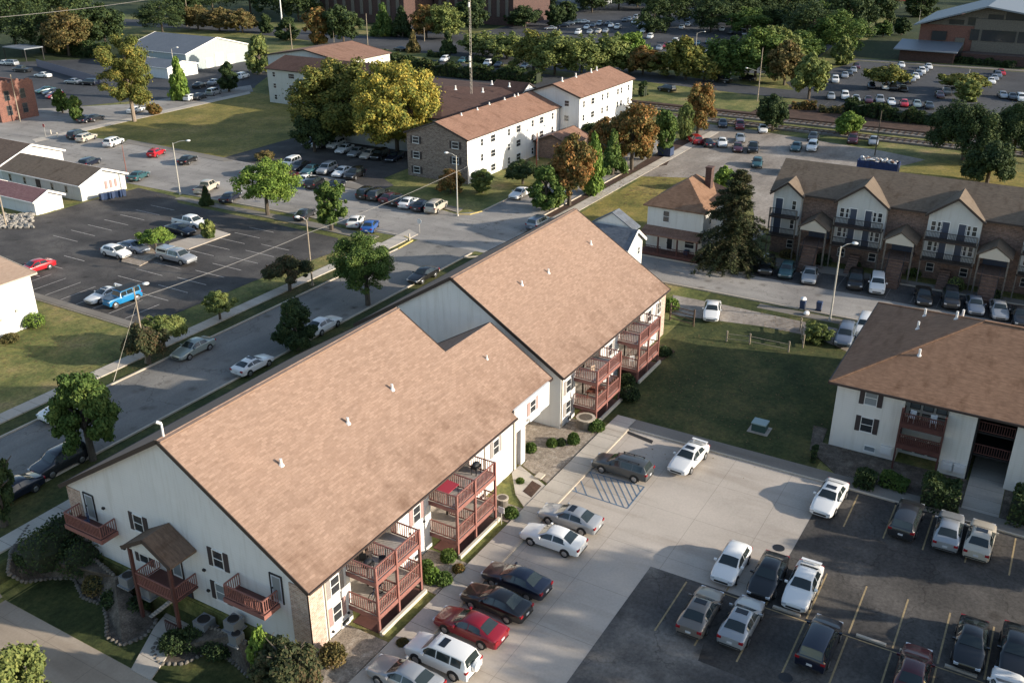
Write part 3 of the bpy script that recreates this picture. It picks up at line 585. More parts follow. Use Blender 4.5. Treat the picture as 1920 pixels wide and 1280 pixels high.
# near half, front wall with the two recesses for the balconies
def front_wall(x0, x1, recs, yf, zt, y_back=35.7):
    m = MB(); x = x0
    for a, b in recs:
        m.box(x, a, yf, yf + .25, -.4, zt)
        m.box(a - .25, a, yf + .25, y_back, -.4, zt); m.box(b, b + .25, yf + .25, y_back, -.4, zt)
        m.box(a, b, y_back - .2, y_back, -.4, zt); x = b
    m.box(x, x1, yf, yf + .25, -.4, zt); return m
m = front_wall(33.1, 57.3, [(36.9, 41.9), (45.8, 50.9)], 33.5, 5.25)
gable_wall(m, 'x', 33.1, 33.5 + .253, 55.3, -2.6, 5.25, 11.95, .25); gable_wall(m, 'x', 56.9, 33.753, 55.3, -.4, 5.25, 11.95, .25)
m.box(33.36, 56.9, 55.05, 55.3, -2.6, 5.25)
m.build('wall', 'siding_white', ap)
m = MB(); m.box(57.42, 63.2, 33.45, 33.7, 3.35, 5.5); m.box(57.42, 63.2, 33.7, 46, 3.35, 3.5); m.box(63.0, 63.2, 33.7, 46, 3.5, 5.5); m.box(57.32, 65.0, 36.6, 36.8, -.3, 3.35); gable_wall(m, 'x', 62.95, 33.8, 46, 5.3, 5.5, 9.0, .2)
m.box(58.35, 59.05, 33.4, 33.75, 0, 3.35); m.box(57.4, 57.62, 33.42, 33.75, 0, 3.35)
m.build('entry_wing', 'siding_white', ap)
MB().box(57.32, 57.55, 33.76, 36.6, 0, 3.3).box(57.6, 59.8, 36.45, 36.58, 0, 3.3).build('entry_brick', 'brick_red', ap)
door(ap, 'y', 36.42, 58.6, 0.05, 1.0, 2.1, 'door_blue')
m = front_wall(65.2, 88.6, [(68.0, 73.0), (77.2, 82.2)], 33.4, 5.3)
gable_wall(m, 'x', 65.2, 33.653, 55.3, -.5, 5.3, 11.95, .25); gable_wall(m, 'x', 88.35, 33.653, 55.3, -.4, 5.3, 11.95, .25); m.box(65.46, 88.3, 55.05, 55.3, -.4, 5.3)
m.build('wall', 'siding_white', ap)
# brick corners and downspouts
MB().box(33.04, 34.35, 33.44, 33.497, -.2, 5.0).box(33.04, 33.097, 33.44, 34.9, -2.5, 5.0).build('brick_corner', 'brick_light', ap)
MB().box(33.04, 33.097, 54.0, 55.36, -2.5, 5.0).box(33.1, 34.2, 55.303, 55.36, -2.5, 5.0).build('brick_corner', 'brick_light', ap)
MB().box(87.4, 88.66, 33.34, 33.397, -.2, 5.0).build('brick_corner', 'brick_light', ap)
MB().box(65.15, 65.197, 36.4, 36.5, -.2, 4).build('conduit', 'trim_tan', ap)
for x, y in ((34.5, 33.44), (52.9, 33.44), (57.25, 33.40), (65.3, 33.33), (86.9, 33.33)): MB().box(x, x + .09, y - .04, y + .04, 0, 5.05).build('downspout', 'trim_tan', ap)
# roofs
rf = MB(); za, zb = 5.15, 12.13
ya, yr, yb = 33.05, 44.37, 55.7
rf.slab([(32.75, ya, za), (57.15, ya, za), (57.15, yr, zb), (32.75, yr, zb)], .2); rf.slab([(32.75, yb, za), (57.15, yb, za), (57.15, yr, zb), (32.75, yr, zb)], .2)
r1 = rf.build('roof', 'roof_main', ap)
rf = MB(); zv = front_z(39.7)
rf.slab([(57.16, 33.6, front_z(33.6)), (63.95, 33.6, front_z(33.6)), (63.95, 39.7, zv), (57.16, 39.7, zv)], .2); rf.slab([(57.16, 46, front_z(33.6)), (63.95, 46, front_z(33.6)), (63.95, 39.7, zv), (57.16, 39.7, zv)], .2)
r2 = rf.build('roof', 'roof_main', ap)
rf = MB(); rf.slab([(65.0, ya, za), (88.9, ya, za), (88.9, yr, zb), (65.0, yr, zb)], .2); rf.slab([(65.0, yb, za), (88.9, yb, za), (88.9, yr, zb), (65.0, yr, zb)], .2)
r3 = rf.build('roof', 'roof_main', ap)
for r_, x0, x1, y0, y1, yc, z0_, z1_ in ((r1, 32.75, 57.15, ya, yb, yr, za, zb), (r3, 65.0, 88.9, ya, yb, yr, za, zb), (r2, 57.2, 63.95, 33.6, 46, 39.7, front_z(33.6), zv)):
    f = MB()
    for x in ((x0 - .03, x1 + .03) if r_ is not r2 else (x1 + .03,)):
        if x > 57 and r_ is r1: f.bar((x, 39.9, front_z(39.9) - .12), (x, yc, z1_ - .12), .06, .30)
        else: f.bar((x, y0, z0_ - .12), (x, yc, z1_ - .12), .06, .30)
        f.bar((x, y1, z0_ - .12), (x, yc, z1_ - .12), .06, .30)
    for y in (y0 - .06, y1 + .06): f.bar((x0, y, z0_ - .09), (x1, y, z0_ - .09), .12, .13)
    f.build('fascia', 'trim_brown', r_)
    if r_ is not r2: MB().bar((x0, yc - .17, z1_ - .07), (x1, yc - .17, z1_ - .07), .35, .07).build('ridge_cap', 'roof_main', r_)
for x, y in ((37.97, 39.47), (44.49, 39.33), (49.9, 39.56)): vent(r1, (x, y, front_z(y)), .42, .10)
vent(r2, (60.0, 37.6, front_z(37.6)), .3, .07)
for px, py in ((978, 550), (1028, 523), (1107, 470)):
    p = G(px, py, 9.1); vent(r3, (p.x, p.y, front_z(p.y)), .38, .09)
MB().tube((33.3, 44.37, 12.1), (33.3, 44.37, 13.0), .07, .07, 8).tube((33.3, 44.37, 13.0), (33.1, 44.55, 13.15), .10, .10, 8).build('vent_pipe', 'white_plastic', r1)
# windows of the lit front
for x, z, sh in ((35.45, 3.05, 'shutter_grey'), (35.45, .95, 'shutter_mauve'), (44.1, 3.1, 'shutter_mauve'), (43.6, 1.0, 'shutter_mauve'), (54.6, 3.0, 'shutter_grey'), (52.6, .85, 'shutter_grey'),): win(ap, 'y', 33.5, x, z, .85, 1.3, sh=sh)
for x, z in ((66.6, 3.0), (66.6, .9), (75.1, 3.0), (75.1, .9), (84.4, 3.0), (84.4, .9), (87.0, 3.0)): win(ap, 'y', 33.4, x, z, .9, 1.3, sh='shutter_grey')
win(ap, 'y', 33.45, 60.3, 4.0, .95, 1.15, sh='shutter_mauve'); MB().box(59.4, 61.0, 33.10, 33.44, 3.62, 3.85).build('flower_box', 'trim_white', ap)
for x in (36.1, 43.9, 52.3): win(ap, 'y', 33.5, x, .12, .8, .45, bars=False)
win(ap, 'y', 33.4, 66.9, .12, .8, .45, bars=False)
for x in (38.2, 40.4, 47.1, 49.4):
    for z in (1.35, 4.0 - .02): door(ap, 'y', 35.48, x, z, .85, 1.95 if z < 2 else 1.2, 'trim_white', 'trim_tan', 'window_pale')
for x in (69.2, 71.7, 78.5, 80.9):
    for z in (1.35, 3.98): door(ap, 'y', 35.48, x, z, .85, 1.95 if z < 2 else 1.25, 'trim_white', 'trim_tan', 'window_pale')
for x0, x1 in ((36.6, 41.3), (45.6, 50.8), (67.7, 72.7), (76.8, 81.9)):
    for z in (1.32, 3.95): balcony(ap, x0, x1, 31.2, 33.4 if x0 > 60 else 33.49, z)
    for za_, zb_ in ((3.83, 3.948), (1.2, 1.318)): MB().box(x0 + .35, x1 - .1, 33.5, 35.45, za_, zb_).build('loggia_floor', 'deck_wood', ap)
    for x in (x0 + .08, (x0 + x1) / 2 - .2, x1 - .08): MB().box(x - .08, x + .08, 31.12, 31.28, 0, 5.05).build('balcony_post', 'rail_paint', ap)
    for x in ((x0 + x1) / 2 - .2,): MB().box(x - .07, x + .07, 33.55, 33.69, 0, 5.0).build('balcony_post', 'trim_brown', ap)
    MB().box(x0 - .1, x1 + .1, 30.85, 31.05, 0, .28).build('patio_edging', 'cream_paint', ap)
for x, z in ((36.45, .75), (44.9, 2.6), (50.95 + .6, 2.2), (43.2, 2.6), (34.9, .4)): MB().box(x - .06, x + .06, 33.36, 33.497, z, z + .13).build('wall_lamp', 'iron', ap)
# the shaded gable end: windows, two hanging balconies and the stair porch
for u, z, g_ in ((48.15, 3.75, 'window_glass'), (48.25, 1.15, 'window_glass'), (40.85, 3.65, 'window_glass'), (41.05, .95, 'window_pale')): win(ap, 'x', 33.1, u, z, .95, 1.35, sh='shutter_brown', gl=g_)
for u in (46.0 + 2.1, 41.1): win(ap, 'x', 33.1, u, -1.05, .85, .55, bars=False)
door(ap, 'x', 33.1, 53.1, 3.05, .9, 2.0, 'door_white', 'iron', 'window_pale'); door(ap, 'x', 33.1, 35.95, 3.05, .85, 2.0, 'door_white', 'iron', 'window_pale')
for y0, y1, z, nm in ((50.6, 54.3, 2.95, 0), (35.9, 39.2, 2.95, 1)):
    m = MB().box(31.75, 33.08, y0, y1, z - .15, z); b = m.build('balcony', 'deck_red', ap)
    m = MB().box(31.70, 31.747, y0 - .05, y1 + .05, z - .3, z + .02).box(31.75, 33.08, y0 - .05, y0 - .003, z - .3, z + .02).box(31.75, 33.08, y1 + .003, y1 + .05, z - .3, z + .02)
    m.build('rim_board', 'rail_paint', b)
    r = MB(); rail_run(r, (31.8, y0 + .05), (31.8, y1 - .05), z, 1.0, .15); rail_run(r, (31.85, y0 + .05), (33.05, y0 + .05), z, 1.0, .15); rail_run(r, (31.85, y1 - .05), (33.05, y1 - .05), z, 1.0, .15)
    r.build('railing', 'rail_paint', b)
po = MB().slab([(30.9, 43.0 - .25, 4.35), (33.05, 43.0 - .25, 4.35), (33.05, 45.0, 5.65), (30.9, 45.0, 5.65)], .15).slab([(30.9, 47.25, 4.35), (33.05, 47.25, 4.35), (33.05, 45.0, 5.65), (30.9, 45.0, 5.65)], .15).build('porch_roof', 'roof_dark', ap)
MB().bar((30.87, 42.75, 4.25), (30.87, 45, 5.55), .06, .26).bar((30.87, 47.25, 4.25), (30.87, 45, 5.55), .06, .26).build('fascia', 'trim_brown', po)
MB().slab([(31.1, 43.2, 4.28), (31.1, 46.8, 4.28), (31.1, 45.0, 5.45)], .02)
m = MB(); m.add([(31.05, 43.3, 4.3), (31.05, 46.7, 4.3), (31.05, 45, 5.35), (31.12, 43.3, 4.3), (31.12, 46.7, 4.3), (31.12, 45, 5.35)], [(0, 2, 1), (3, 4, 5), (0, 1, 4, 3), (1, 2, 5, 4), (2, 0, 3, 5)]); m.build('gable_panel', 'siding_pale', po)
for y in (43.2, 46.8):
    for x in (31.15,): MB().box(x - .1, x + .1, y - .1, y + .1, -1.9, 4.3).build('porch_post', 'rail_dark', ap)
b = MB().box(31.2, 33.08, 43.2, 46.8, 1.15, 1.3).build('porch_landing', 'deck_red', ap)
r = MB(); rail_run(r, (31.15, 43.3), (31.15, 46.7), 1.3, 1.0, .15); rail_run(r, (31.2, 46.75), (33.05, 46.75), 1.3, 1.0, .15); rail_run(r, (31.2, 43.25), (33.05, 43.25), 1.3, 1.0, .15); r.build('railing', 'rail_paint', b)
m = MB()
for i in range(9): m.box(31.3 + .03, 32.9, 46.5 - i * .34, 46.8 - i * .34, -1.7 + i * .33, -1.62 + i * .33)
m.build('stairs', 'deck_wood', ap)
door(ap, 'x', 33.1, 45.0, 1.3, .95, 2.1, 'trim_white', 'trim_brown', 'window_pale'); door(ap, 'x', 33.1, 44.4, -1.7, .95, 2.1, 'door_blue', 'trim_brown')
m = MB(); rail_run(m, (31.15, 43.3), (31.15, 44.6), -1.7, 1.0, .15); m.build('lower_railing', 'rail_dark', ap)
for y, z in ((51.6, 4.4), (42.3, 2.9), (42.2, 1.3), (50.2, 1.6)): MB().box(32.95, 33.097, y - .1, y + .1, z, z + .14).build('wall_lamp', 'iron', ap)

# ---------------------------------------------------------------- hip roofed building on the right
rb = empty('apartment_building', (84, 0, 0), 'white apartment building with brown hip roof and dark wooden balconies at the right edge', 'apartment building', group=None)
m = MB()
for a in ((12.5, 7.15), (3.85, 1.8), (-1.0, -30)): m.box(74.5, 74.75, a[1], a[0], -.2, 5.95)
m.box(74.75, 93, 12.25, 12.5, -.2, 5.95); m.box(92.75, 93, -30, 12.25, -.2, 5.95); m.box(76.2, 76.4, 3.85, 7.15, -.2, 5.95); m.box(74.75, 76.2, 7.15, 7.3, -.2, 5.95); m.box(74.75, 76.2, 3.7, 3.85, -.2, 5.95)
m.box(79.5, 79.7, -1.0, 1.8, -.2, 5.95)
m.build('wall', 'siding_cream', rb)
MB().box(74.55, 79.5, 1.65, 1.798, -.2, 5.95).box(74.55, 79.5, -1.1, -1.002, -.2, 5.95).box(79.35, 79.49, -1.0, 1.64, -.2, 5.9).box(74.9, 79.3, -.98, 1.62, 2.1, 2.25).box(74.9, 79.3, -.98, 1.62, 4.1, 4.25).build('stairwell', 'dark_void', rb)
r = MB(); rail_run(r, (74.9, -.9), (74.9, 1.6), 2.25, .9); rail_run(r, (74.9, -.9), (74.9, 1.6), 4.25, .9); r.build('stairwell_railing', 'rail_dark', rb)
ze = 6.1; zt = 10.0; X0, X1, Y1, Y0 = 73.9, 93.6, 13.1, -40; xm = 83.75; ya_ = 3.2
m = MB()
m.slab([(X0, Y0, ze), (X0, Y1, ze), (xm, ya_, zt), (xm, Y0, zt)], .18); m.slab([(X0, Y1, ze), (X1, Y1, ze), (xm, ya_, zt)], .18); m.slab([(X1, Y1, ze), (X1, Y0, ze), (xm, Y0, zt), (xm, ya_, zt)], .18)
rr = m.build('roof', 'roof_brown', rb)
m = MB().bar((X0 - .05, Y0, ze - .1), (X0 - .05, Y1, ze - .1), .1, .18).bar((X0, Y1 + .05, ze - .1), (X1, Y1 + .05, ze - .1), .1, .18).bar((X1 + .05, Y0, ze - .1), (X1 + .05, Y1, ze - .1), .1, .18); m.build('fascia', 'trim_brown', rr)
m = MB().bar((X0, Y1, ze + .03), (xm, ya_, zt + .03), .22, .05).bar((X1, Y1, ze + .03), (xm, ya_, zt + .03), .22, .05).bar((xm, ya_, zt + .03), (xm, Y0, zt + .03), .3, .05); m.build('ridge_cap', 'roof_brown', rr)
vent(rr, (78.6, 7.2, ze + 4.7 / 9.85 * 3.9), .55, .1); 
for px, py in ((1735, 585), (1722, 609), (1790, 612), (1803, 601)):
    p = G(px, py, 8.4); zz = min(ze + (X1 - p.x) / 9.85 * 3.9, ze + (Y1 - p.y) / 9.9 * 3.9, ze + (p.x - X0) / 9.85 * 3.9); vent(rr, (p.x, p.y, zz), .7, .1)
for u, z in ((9.75, 4.5), (9.75, 2.0)): win(rb, 'x', 74.5, u, z, 1.0, 1.35, sh='shutter_brown', gl='window_pale' if z > 4 else 'window_glass')
for u, z in ((9.2, -.05), (-2.2, .0)): win(rb, 'x', 74.5, u, z + .35, .9, .5, bars=False, gl='window_pale')
for z in (2.35, 4.25):
    b = MB().box(73.1, 74.48, 3.9, 7.1, z - .15, z).build('balcony', 'deck_red', rb)
    r = MB(); rail_run(r, (73.15, 3.95), (73.15, 7.05), z, .95, .13, .07); rail_run(r, (73.2, 3.95), (74.5, 3.95), z, .95, .13, .07); rail_run(r, (73.2, 7.05), (74.5, 7.05), z, .95, .13, .07); r.build('railing', 'rail_dark', b)
    MB().box(73.06, 73.095, 3.86, 7.14, z - .3, z + .1).build('rim_board', 'rail_dark', b)
for y in (3.9, 7.1): MB().box(73.1, 73.25, y - .07, y + .07, 0, 5.6).build('balcony_post', 'rail_dark', rb)
for z in (.3, 2.4, 4.3):
    for u in (6.5, 5.5, 4.5): win(rb, 'x', 76.2, u, z, .8, 1.6 if z > 1 else 1.3, gl='window_pale', fr='trim_brown', simple=True)
for u in (7.9, 3.2, 2.35): MB().box(74.25, 74.48, u - .45, u + .45, .5, 1.25).box(74.2, 74.25, u - .35, u + .35, .6, 1.1).build('meter_box', 'white_plastic', rb)

# ---------------------------------------------------------------- general small houses / blocks
def block(name, label, cat, x0, x1, y0, y1, ze, zr, axis, wall, roof, over=.4, grp=None, fascia='trim_white', z0=-.3):
    r = empty(name, ((x0 + x1) / 2, (y0 + y1) / 2, 0), label, cat, group=grp); m = MB()
    if axis == 'x':
        gable_wall(m, 'x', x0, y0 + .2, y1 - .2, z0, ze, zr - .2, .2); gable_wall(m, 'x', x1 - .2, y0 + .2, y1 - .2, z0, ze, zr - .2, .2); m.box(x0, x1, y0, y0 + .2, z0, ze); m.box(x0, x1, y1 - .2, y1, z0, ze)
    else:
        gable_wall(m, 'y', y0, x0 + .2, x1 - .2, z0, ze, zr - .2, .2); gable_wall(m, 'y', y1 - .2, x0 + .2, x1 - .2, z0, ze, zr - .2, .2); m.box(x0, x0 + .2, y0, y1, z0, ze); m.box(x1 - .2, x1, y0, y1, z0, ze)
    m.build('wall', wall, r)
    gable_roof(r, x0 - over, x1 + over, y0 - over, y1 + over, ze, zr, axis, roof, fascia=fascia)
    return r
# brick ended apartment block and the wing behind it
bk = block('apartment_block', 'white three storey apartment block with a brick end wall and a rust roof', 'apartment block', 128.1, 159.6, 83.5, 95.3, 7.3, 9.6, 'x', 'siding_white', 'roof_rust', fascia='trim_brown')
MB().box(128.03, 128.097, 83.45, 95.35, -.2, 7.2).add([(128.03, 83.6, 7.2), (128.03, 95.2, 7.2), (128.03, 89.4, 9.2), (128.097, 83.6, 7.2), (128.097, 95.2, 7.2), (128.097, 89.4, 9.2)], [(0, 2, 1), (3, 4, 5), (0, 1, 4, 3), (1, 2, 5, 4), (2, 0, 3, 5)]).build('brick_end', 'brick_grey', bk)
for u in (93.5, 85.7):
    for z in (5.6, 3.1, .6): win(bk, 'x', 128.0, u, z, 1.3, 1.1, sh='shutter_brown')
for i, x in enumerate((132.5, 136.0, 141.2, 144.5, 149.5, 152.8, 157.0)):
    for z in (5.4, 2.9, .5): win(bk, 'y', 83.5, x, z, 1.5 if i % 2 else .8, 1.2, simple=True)
for px, py in ((865, 221), (895, 211), (915, 202), (945, 193), (955, 186), (963, 184)):
    p = G(px, py, 9.0); vent(bk, (p.x, min(p.y, 89.4), 7.3 + (min(p.y, 89.4) - 83.1) * .36), .4, .12)
b2 = block('apartment_block', 'white three storey apartment wing with a lighter rust roof next to the railway', 'apartment block', 159.8, 183.6, 79.4, 90.4, 9.3, 11.3, 'x', 'siding_white', 'roof_rust', fascia='trim_brown')
for x in (161.5, 165.3, 169.5, 171.8, 176.5, 178.2, 181.6):
    for z in (7.2, 4.7, 2.2): win(b2, 'y', 79.4, x, z, 1.4 if x == 165.3 else .8, 1.2, simple=True)
for u in (82, 88):
    for z in (7.4, 4.7): win(b2, 'x', 159.8, u, z, 1.0, 1.1, simple=True)
for px, py in ((1041, 158), (1079, 151), (1108, 142), (1114, 138)):
    p = G(px, py, 10.6); vent(b2, (p.x, min(p.y, 84.8), 9.3 + (min(p.y, 84.8) - 79) * .34), .7, .14)
cn = empty('connecting_block', (158, 112, 0), 'low plum roofed block with a mast, joining the wings of the white complex', 'apartment block')
MB().box(141.5, 175.5, 98, 128, -.3, 6.9).build('wall', 'siding_pale', cn)
m = MB(); x0, x1, y0, y1, xm, ya2, ze, zr = 140.8, 176.2, 97.2, 128.8, 158.5, 108.5, 6.9, 9.0
m.slab([(x0, y0, ze), (x0, y1, ze), (xm, y1, zr), (xm, ya2, zr)], .25); m.slab([(x1, y1, ze), (x1, y0, ze), (xm, ya2, zr), (xm, y1, zr)], .25); m.slab([(x0, y0, ze), (x1, y0, ze), (xm, ya2, zr)], .25); m.build('roof', 'roof_plum', cn)
m = MB(); gable_wall(m, 'y', 96.6, 168.0, 174.5, 6.5, 6.9, 8.6, .3); m.build('small_gable', 'siding_white', cn); gable_roof(cn, 167.8, 174.7, 96.4, 104, 7.0, 8.8, 'y', 'roof_plum', .12)
for px, py in ((854, 170), (905, 175), (922, 155), (955, 160)):
    p = G(px, py, 9.0); vent(cn, (p.x, p.y, 7.6 + (17.9 - abs(p.x - 158.5)) * .11), .7, .15)
l1 = block('apartment_block', 'white three storey wing with a brown roof at the end of the dry lawn', 'apartment block', 164.2, 178, 131, 160.6, 7.6, 9.6, 'y', 'siding_pale', 'roof_plum', fascia='trim_brown')
for u in (158.6, 153.4, 148.2, 143):
    for z in (5.8, 3.3, .8): win(l1, 'x', 164.2, u, z, 1.8 if u == 153.4 else .9, 1.1, simple=True)
l2 = block('apartment_block', 'white apartment wing with a rust roof behind the brown roofed wing', 'apartment block', 178.6, 196, 150, 174, 7.9, 9.9, 'x', 'siding_pale', 'roof_rust', fascia='trim_brown')
for x in (181, 186, 191):
    for z in (5.8, 3.3): win(l2, 'y', 150, x, z, .9, 1.1, simple=True)
cv = block('covered_walk', 'small rust roofed entrance building between the white apartment block and its wing', 'entrance building', 150, 158, 76.5, 83, 2.9, 4.4, 'x', 'brick_brown', 'roof_rust', fascia='trim_brown')
door(cv, 'y', 76.5, 154, 0, 1.4, 2.1, 'door_blue')
# two storey house with a hip roof, a porch and a brick chimney
hs = empty('house', (118.3, 41.8, 0), 'pale two storey house with a hip roof, brick chimney and red railed porch', 'house')
m = MB().box(113.0, 123.6, 38.2, 45.8, -.3, 6.3); m.build('wall', 'siding_cream', hs)
x0, x1, y0, y1, ze, zr = 112.5, 124.1, 37.7, 46.3, 6.25, 9.2; a, b = (117.0, 42.0), (119.6, 42.0)
m = MB(); m.slab([(x0, y0, ze), (x0, y1, ze), (a[0], a[1], zr)], .18); m.slab([(x1, y1, ze), (x1, y0, ze), (b[0], b[1], zr)], .18)
m.slab([(x0, y0, ze), (x1, y0, ze), (b[0], b[1], zr), (a[0], a[1], zr)], .18); m.slab([(x0, y1, ze), (x1, y1, ze), (b[0], b[1], zr), (a[0], a[1], zr)], .18)
hr = m.build('roof', 'roof_dark', hs); hr.data.materials[0] = MATS['roof_brown']
ch = MB().box(119.0, 120.0, 39.7, 40.5, 7.0, 10.3).box(118.93, 120.07, 39.63, 40.57, 10.3, 10.45).build('chimney', 'brick_dark', hr)
for x, u, z in ((113.0, 43.2, 4.2), ): win(hs, 'x', x, u, z, .9, 1.5, sh=None)
for x in (115.5, 118.5, 121.5): win(hs, 'y', 38.2, x, 4.0, .9, 1.5); win(hs, 'y', 38.2, x, 1.2, .9, 1.5)
p1 = MB().slab([(111.0, 38.0, 2.9), (111.0, 46.0, 2.9), (113.0, 46.0, 3.5), (113.0, 38.0, 3.5)], .15).build('porch_roof', 'roof_rust', hs)
for y in (38.2, 40.8, 43.4, 45.8): MB().box(111.1, 111.28, y - .09, y + .09, 0, 2.78).build('porch_post', 'rail_dark', hs)
MB().box(111.05, 112.98, 38.1, 45.9, .1, .5).build('porch_floor', 'deck_red', hs)
m = MB(); rail_run(m, (111.15, 38.3), (111.15, 42.0), .5, .85, .2); rail_run(m, (111.15, 43.0), (111.15, 45.7), .5, .85, .2); m.build('porch_railing', 'rail_dark', hs)
door(hs, 'x', 113.0, 42.5, .5, .95, 2.05, 'trim_white', 'trim_white', 'window_glass'); win(hs, 'x', 113.0, 39.8, 1.2, 1.3, 1.2)
# small white garage with a slate roof behind the far gable
gs = block('cottage', 'small white gabled house with a slate grey roof behind the end of the tan roof', 'house', 97.9, 102.5, 42.0, 50.5, 5.2, 7.0, 'y', 'siding_white', 'roof_slate', .35)
win(gs, 'y', 42.0, 101.4, 3.6, .6, .9)
m = MB(); gable_wall(m, 'x', 100.6, 42.5, 47.9, 5.0, 6.7, 8.35, .2); m.build('cross_gable', 'siding_white', gs)
m = MB(); m.slab([(100.45, 42.3, 6.75), (102.4, 42.3, 6.75), (102.4, 45.2, 8.5), (100.45, 45.2, 8.5)], .12); m.slab([(100.45, 48.1, 6.75), (102.4, 48.1, 6.75), (102.4, 45.2, 8.5), (100.45, 45.2, 8.5)], .12); m.build('cross_gable_roof', 'roof_slate', gs)
# white one storey buildings at the left
wb = block('bungalow', 'long white single storey building with a mottled brown roof at the left beside blue bins', 'bungalow', 89.9, 98.2, 129.2, 148.6, 2.55, 4.3, 'y', 'siding_pale', 'roof_drab')
for u in (146.5, 142.8, 136.0, 132.6): win(wb, 'x', 89.9, u, .9, .6, 1.1, sh=None, simple=True, fr='trim_tan')
door(wb, 'x', 89.9, 139.4, 0, .9, 2.0, 'shutter_brown')
for x in (94.5, 95.4, 96.3): MB().box(x - .2, x + .2, 129.12, 129.197, .9, 2.1).build('shutter', 'shutter_mauve', wb)
w2 = block('bungalow', 'white gabled building with a dark brown roof cut by the left edge of the photo', 'bungalow', 90.8, 102, 149.6, 170, 3.0, 5.2, 'y', 'siding_white', 'roof_dark')
sh_ = block('shed', 'small white shed with a dusty maroon roof beside the bungalow', 'shed', 81.8, 86.4, 128.9, 142, 2.1, 3.3, 'y', 'siding_white', 'roof_maroon')
MB().box(82.5, 84.3, 128.83, 128.897, 0, 1.9).box(84.9, 85.8, 128.83, 128.897, 0, 1.9).build('door', 'trim_white', sh_)
lw = block('white_building', 'plain white two storey building with a tan roof at the left edge behind the lawn', 'building', 36, 57.0, 93.3, 112, 5.8, 7.0, 'x', 'siding_white', 'roof_tan', .5, fascia='trim_tan')
MB().box(50, 50.6, 93.22, 93.297, 1.2, 4).build('pipe', 'trim_tan', lw)
for x, y, z in ((54.5, 93.2, 2.2), (51.0, 93.2, 3.0), (52.6, 93.2, 1.8)): MB().box(x, x + .25, y - .1, y + .095, z, z + .25).build('vent', 'trim_tan', lw)
# warehouse of pale metal with white roller doors
wh = block('warehouse', 'large pale metal warehouse with white roller doors at the top left', 'warehouse', 185, 208, 210, 234, 4.6, 7.7, 'y', 'siding_metal', 'roof_bluegrey', .3)
for x, w, h in ((187.2, 2.0, 2.4), (192.9, 2.4, 2.6), (196.7, 2.9, 3.5), (201.0, 2.6, 2.6)):
    m = MB().box(x - w / 2, x + w / 2, 209.9, 209.997, 0, h)
    for i in range(int(h / .5)): m.box(x - w / 2, x + w / 2, 209.86, 209.898, .1 + i * .5, .45 + i * .5)
    m.build('roller_door', 'trim_white', wh)
w3 = block('warehouse_annex', 'low white annex with a dark blue roof in front of the metal warehouse', 'annex', 174, 184, 205, 218, 2.8, 4.0, 'y', 'siding_white', 'roof_bluegrey', .3)
for x in (175.8, 179, 182.2): MB().box(x - 1.1, x + 1.1, 204.9, 204.997, 0, 2.2).build('roller_door', 'trim_white', w3)
# roofless red brick building far left
rr_ = empty('brick_building', (123, 200, 0), 'old red brick building with weathered top and arched windows at the far left', 'brick building')
m = MB().box(119, 119.4, 192.5, 208, 0, 7.6).box(119.4, 127.6, 192.5, 192.9, 0, 7.6).box(127.2, 127.6, 192.9, 208, 0, 7.2)
rng = random.Random(5)
for i in range(17): m.box(119 + i * .5, 119.5 + i * .5, 192.5, 192.9, 7.6, 7.65 + rng.random() * .7)
for i in range(30): m.box(119, 119.4, 192.9 + i * .5, 193.4 + i * .5, 7.6, 7.65 + rng.random() * .7)
m.build('wall', 'brick_red', rr_); MB().box(119.4, 127.2, 192.9, 208, 6.3, 6.5).build('roof', 'gravel', rr_)
for u in (195.5, 199, 202.5, 206):
    for z in (4.2, 1.0): win(rr_, 'x', 119, u, z, 1.2, 2.0, simple=True, fr='stone')
for x in (121.2, 124.8): win(rr_, 'y', 192.5, x, 4.2, 1.2, 2.0, simple=True, fr='stone'); win(rr_, 'y', 192.5, x, 1.2, 1.2, 2.0, simple=True, fr='stone')

